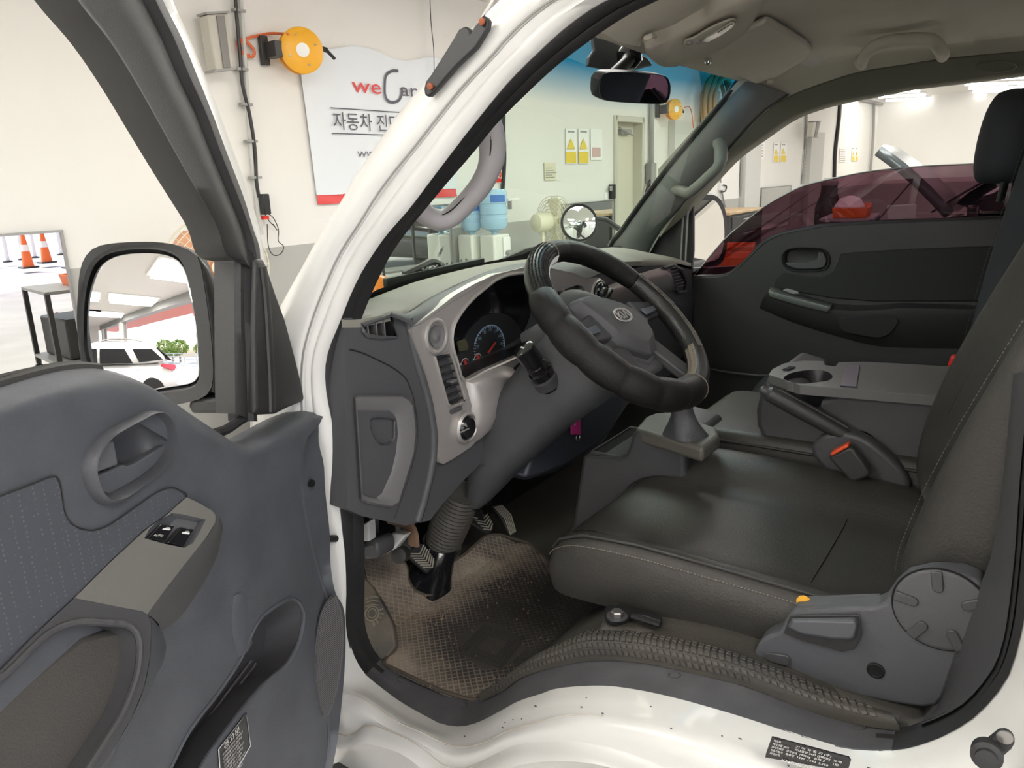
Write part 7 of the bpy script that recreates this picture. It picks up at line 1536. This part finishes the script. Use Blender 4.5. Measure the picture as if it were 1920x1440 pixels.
# armrest shell round the pull well: trim line -> ridge -> low line, with the well sunk inside
lineA = spl([P(x, y, pl=spp) for x, y in ((140, 1121), (60, 1196), (0, 1258), (-60, 1310))], 30)
wl3 = [P(x, y, pl=spp) for x, y in well[:5][::-1]] 
shell_o = [P(x, y, pl=spp) for x, y in ((140, 1121), (185, 1130), (230, 1139), (268, 1146), (276, 1152), (283, 1166), (284, 1190), (281, 1235), (270, 1290), (245, 1350), (215, 1400), (185, 1446), (130, 1530), (-60, 1530), (-60, 1310), (0, 1258), (60, 1196))]
w3 = spl([P(x, y, pl=spp) for x, y in well], 60, True)
obj('armrest', MB().plate(shell_o, [w3], -spp[1]*.004), K['trim2'], dd, bevel=.0015, label='armrest with a deep pull well')
lo_t = spl(shell_o[4:13], 40); lo_b = spl(DP([(300, 1185), (312, 1210), (305, 1245), (285, 1280), (262, 1318), (236, 1360), (212, 1400), (195, 1440), (150, 1530)], OF), 40)
obj('armrest_flank', MB().loft([lo_t, mixr(lo_t, lo_b, .2, DN*.003), mixr(lo_t, lo_b, .6, DN*.004), lo_b]), K['door'], dd, ang=70)
obj('well_rim', MB().tube(w3, .0035, 8, closed=True), K['trim2'], dd)
wc0 = sum(w3)/60
deep = -DN*.075 + V(0, 0, -.012)
obj('pull_well', MB().loft([w3, mixr(w3, [wc0 + (p-wc0)*.9 + deep for p in w3], .5), [wc0 + (p-wc0)*.86 + deep for p in w3], [wc0 + (p-wc0)*.2 + deep for p in w3]], cu=True, cap='end'), K['trim2'], dd, ang=60)
wsl = [P(x, y, pl=(spp[0] - spp[1]*.02, spp[1])) for x, y in ((-40, 1330), (60, 1265), (150, 1195), (236, 1176), (252, 1200), (248, 1260), (220, 1330), (150, 1440), (60, 1520), (-40, 1520))]
obj('well_grip', MB().prism([p for p in wsl], -DN*.012), mat('wellgrip', (.066, .062, .056), .6, bump=.6, bscale=500), dd, bevel=.008)
# map pocket
pk = spl(DP(pocket, OF), 90, True); pc0 = sum(pk)/90
dpv = -DN*.055 + V(0, 0, -.02)
pko = obj('map_pocket', MB().loft([pk, [p + dpv*.35 + (pc0-p)*.03 for p in pk], [pc0 + (p-pc0)*.9 + dpv for p in pk], [pc0 + (p-pc0)*.2 + dpv for p in pk]], cu=True, cap='end'), K['trim2'], dd, ang=60)
obj('pocket_rim', MB().tube(pk, .003, 6, closed=True), K['door'], dd)
st_ = MB(); 
for k in range(60):
    f = k/59; x, y = 470 - 150*f, 1240 + 200*f
    for j in range(4): st_.box(PD(x + j*9, y + j*5, OF-.050), (.0022, .0022, .0022))
obj('pocket_studs', st_, K['trimlight'], pko, flat=True, kind='stuff')
obj('scallop', MB().loft([spl(DP(r, o), 14) for r, o in (([(438, 1118), (434, 1160), (438, 1200), (448, 1232)], OF+.0005), ([(448, 1112), (450, 1160), (456, 1200), (464, 1222)], OF+.003), ([(462, 1118), (466, 1160), (470, 1190), (474, 1206)], OF+.0005))]), K['door'], dd, ang=180)
# loudspeaker grille
gq = [(627, 1117), (613, 1132), (603, 1156), (596, 1190), (592, 1230), (592, 1270), (597, 1312), (607, 1343), (616, 1338), (630, 1300), (640, 1240), (643, 1190), (638, 1145)]
ga, gb2 = PD(616, 1117, .06), PD(616, 1340, .06)
gp_ = (PD(594, 1230, OF+.003), unit(DN + DD*.25))
gq3 = spl([P(x, y, pl=gp_) for x, y in gq], 60, True)
go = obj('speaker_grille', MB().prism(gq3, -gp_[1]*.006), K['trim2'], dd, bevel=.002, label='ribbed loudspeaker grille')
gr_ = MB(); zs = [p[2] for p in gq3]; gy = np.array([[ (p-gp_[0]) @ DD, p[2]] for p in gq3])
gu = unit(np.cross(UZ, gp_[1])); gy = np.array([[(p-gp_[0]) @ gu, p[2]] for p in gq3])
for z in np.arange(min(zs)+.004, max(zs)-.003, .0034):
    xs = []
    for i in range(60):
        a, b = gy[i], gy[(i+1) % 60]
        if (a[1]-z)*(b[1]-z) < 0: xs.append(a[0] + (b[0]-a[0])*(z-a[1])/(b[1]-a[1]))
    if len(xs) >= 2:
        e0, e1 = [V(*(gp_[0]*V(1, 1, 0) + gu*x)) + V(0, 0, z) + gp_[1]*.0012 for x in (min(xs), max(xs))]
        # keep the ribs on the tilted plane
        for_ = [e0, e1]; gr_.tube([e + gp_[1]*(((gp_[0]-e) @ gp_[1]) + .0012) for e in for_], .0011, 4)
obj('grille_ribs', gr_, K['trimlight'], go, flat=True, kind='stuff')
# warning label on the pocket
lq2 = [(461, 1337), (469, 1398), (433, 1460), (412, 1450), (409, 1405)]
lb3 = DP(lq2, OF+.0015); lbo = obj('warning_label', MB().prism(lb3, -DN*.001), K['gloss'], dd, label='black warning label with white print')
obj('label_border', MB().tube([p + DN*.0006 for p in lb3[:2]] + [lb3[2] + DN*.0006, lb3[3] + DN*.0006, lb3[4] + DN*.0006], .0008, 4, closed=True), K['letter'], lbo)
lo, lu = PD(420, 1404, OF+.0028), unit(PD(458, 1358, OF) - PD(420, 1404, OF)); lv = unit(np.cross(DN, lu)); lv = lv if lv[2] > 0 else -lv
tm = text_mb('경고문', lo - lv*.002, lu, lv, .0075, width=.036)
for k in range(9): tm = text_mb('안전벨트를 반드시 착용하십시오'[:15-k % 3], lo - lv*(.008 + .0052*k) - lu*.004, lu, lv, .0030, tm, width=.045-.004*(k % 3))
obj('print', tm, K['letter'], lbo, flat=True)

# ================================================================== DRIVER DOOR MIRROR
dm_ = thing('door_mirror', 'large black door mirror reflecting a white car outside the window', 'mirror', PD(290, 740, -.15))
mn = unit(V(math.cos(math.radians(-145))*math.cos(math.radians(8)), math.sin(math.radians(-145))*math.cos(math.radians(8)), math.sin(math.radians(8))))
mcn = PD(275, 600, -.15); mpl = (mcn, mn)
gpx = [(190, 748), (172, 700), (161, 660), (159, 629), (161, 564), (172, 513), (189, 487), (218, 473), (264, 468), (307, 471), (333, 482), (347, 500), (358, 533), (371, 607), (376, 662), (376, 705), (366, 721), (345, 727), (304, 733), (250, 745)]
hpx = [(180, 770), (157, 700), (147, 640), (144, 596), (146, 550), (149, 513), (158, 484), (178, 464), (213, 456), (273, 453), (313, 456), (340, 463), (369, 480), (380, 520), (392, 600), (398, 660), (399, 712), (388, 740), (350, 755), (260, 768)]
mg = spl([P(x, y, pl=mpl) for x, y in gpx], 60, True); mh = spl([P(x, y, pl=(mcn + mn*.014, mn)) for x, y in hpx], 60, True); mh = ralign(mg, mh)
mhc = sum(mh)/60
# convex glass: rings toward the middle lifted along the normal
mgc = sum(mg)/60; RR = .9
def lift(p): return p + mn*(.0 - (np.linalg.norm(p-mgc)**2)/(2*RR) + .004)
obj('glass', MB().loft([[lift(mgc + (p-mgc)*s) for p in mg] for s in np.linspace(1.02, .02, 14)], cu=True, cap=True), K['mirror'], dm_, ang=180)
ho_ = obj('housing', MB().loft([[mgc + (p-mgc)*1.005 + mn*.002 for p in mg], [mgc + (p-mgc)*1.03 + mn*.012 for p in mg], mh, [mhc + (p-mhc)*1.0 - mn*.02 for p in mh], [mhc + (p-mhc)*.95 - mn*.05 for p in mh], [mhc + (p-mhc)*.82 - mn*.085 for p in mh], [mhc + (p-mhc)*.5 - mn*.105 for p in mh], [mhc + (p-mhc)*.1 - mn*.108 for p in mh]], cu=True, cap=False), K['darktrim'], dm_, ang=60)
mrt = unit(np.cross(UZ, -mn)); mrt = mrt if (P(400, 600, pl=mpl)-mcn) @ mrt > 0 else -mrt
ax_ = [[P(x, y, pl=(mcn + mn*o, mn)) for x, y in q] for q, o in (([(369, 482), (380, 520), (392, 600), (398, 660), (398, 735)], .012), ([(390, 506), (402, 535), (414, 590), (420, 645), (420, 740)], -.012), ([(400, 524), (416, 556), (432, 600), (444, 642), (440, 742)], -.05))]
obj('cheek', MB().loft([spl(r, 20) for r in ax_]), K['darktrim'], dm_, ang=180, thick=.006)
aq = [P(x, y, pl=(mcn - mn*.005, mn)) for x, y in ((350, 752), (399, 735), (402, 650), (418, 655), (446, 657), (446, 775), (353, 775))]
obj('arm', MB().prism(aq, -mn*.05), K['darktrim'], dm_, bevel=.010, seg=3)
obj('hinge_block', MB().prism([P(x, y, pl=(mcn + mn*.012, mn)) for x, y in ((354, 752), (362, 748), (444, 742), (448, 776), (356, 776))], -mn*.06), K['darktrim'], dm_, bevel=.006)
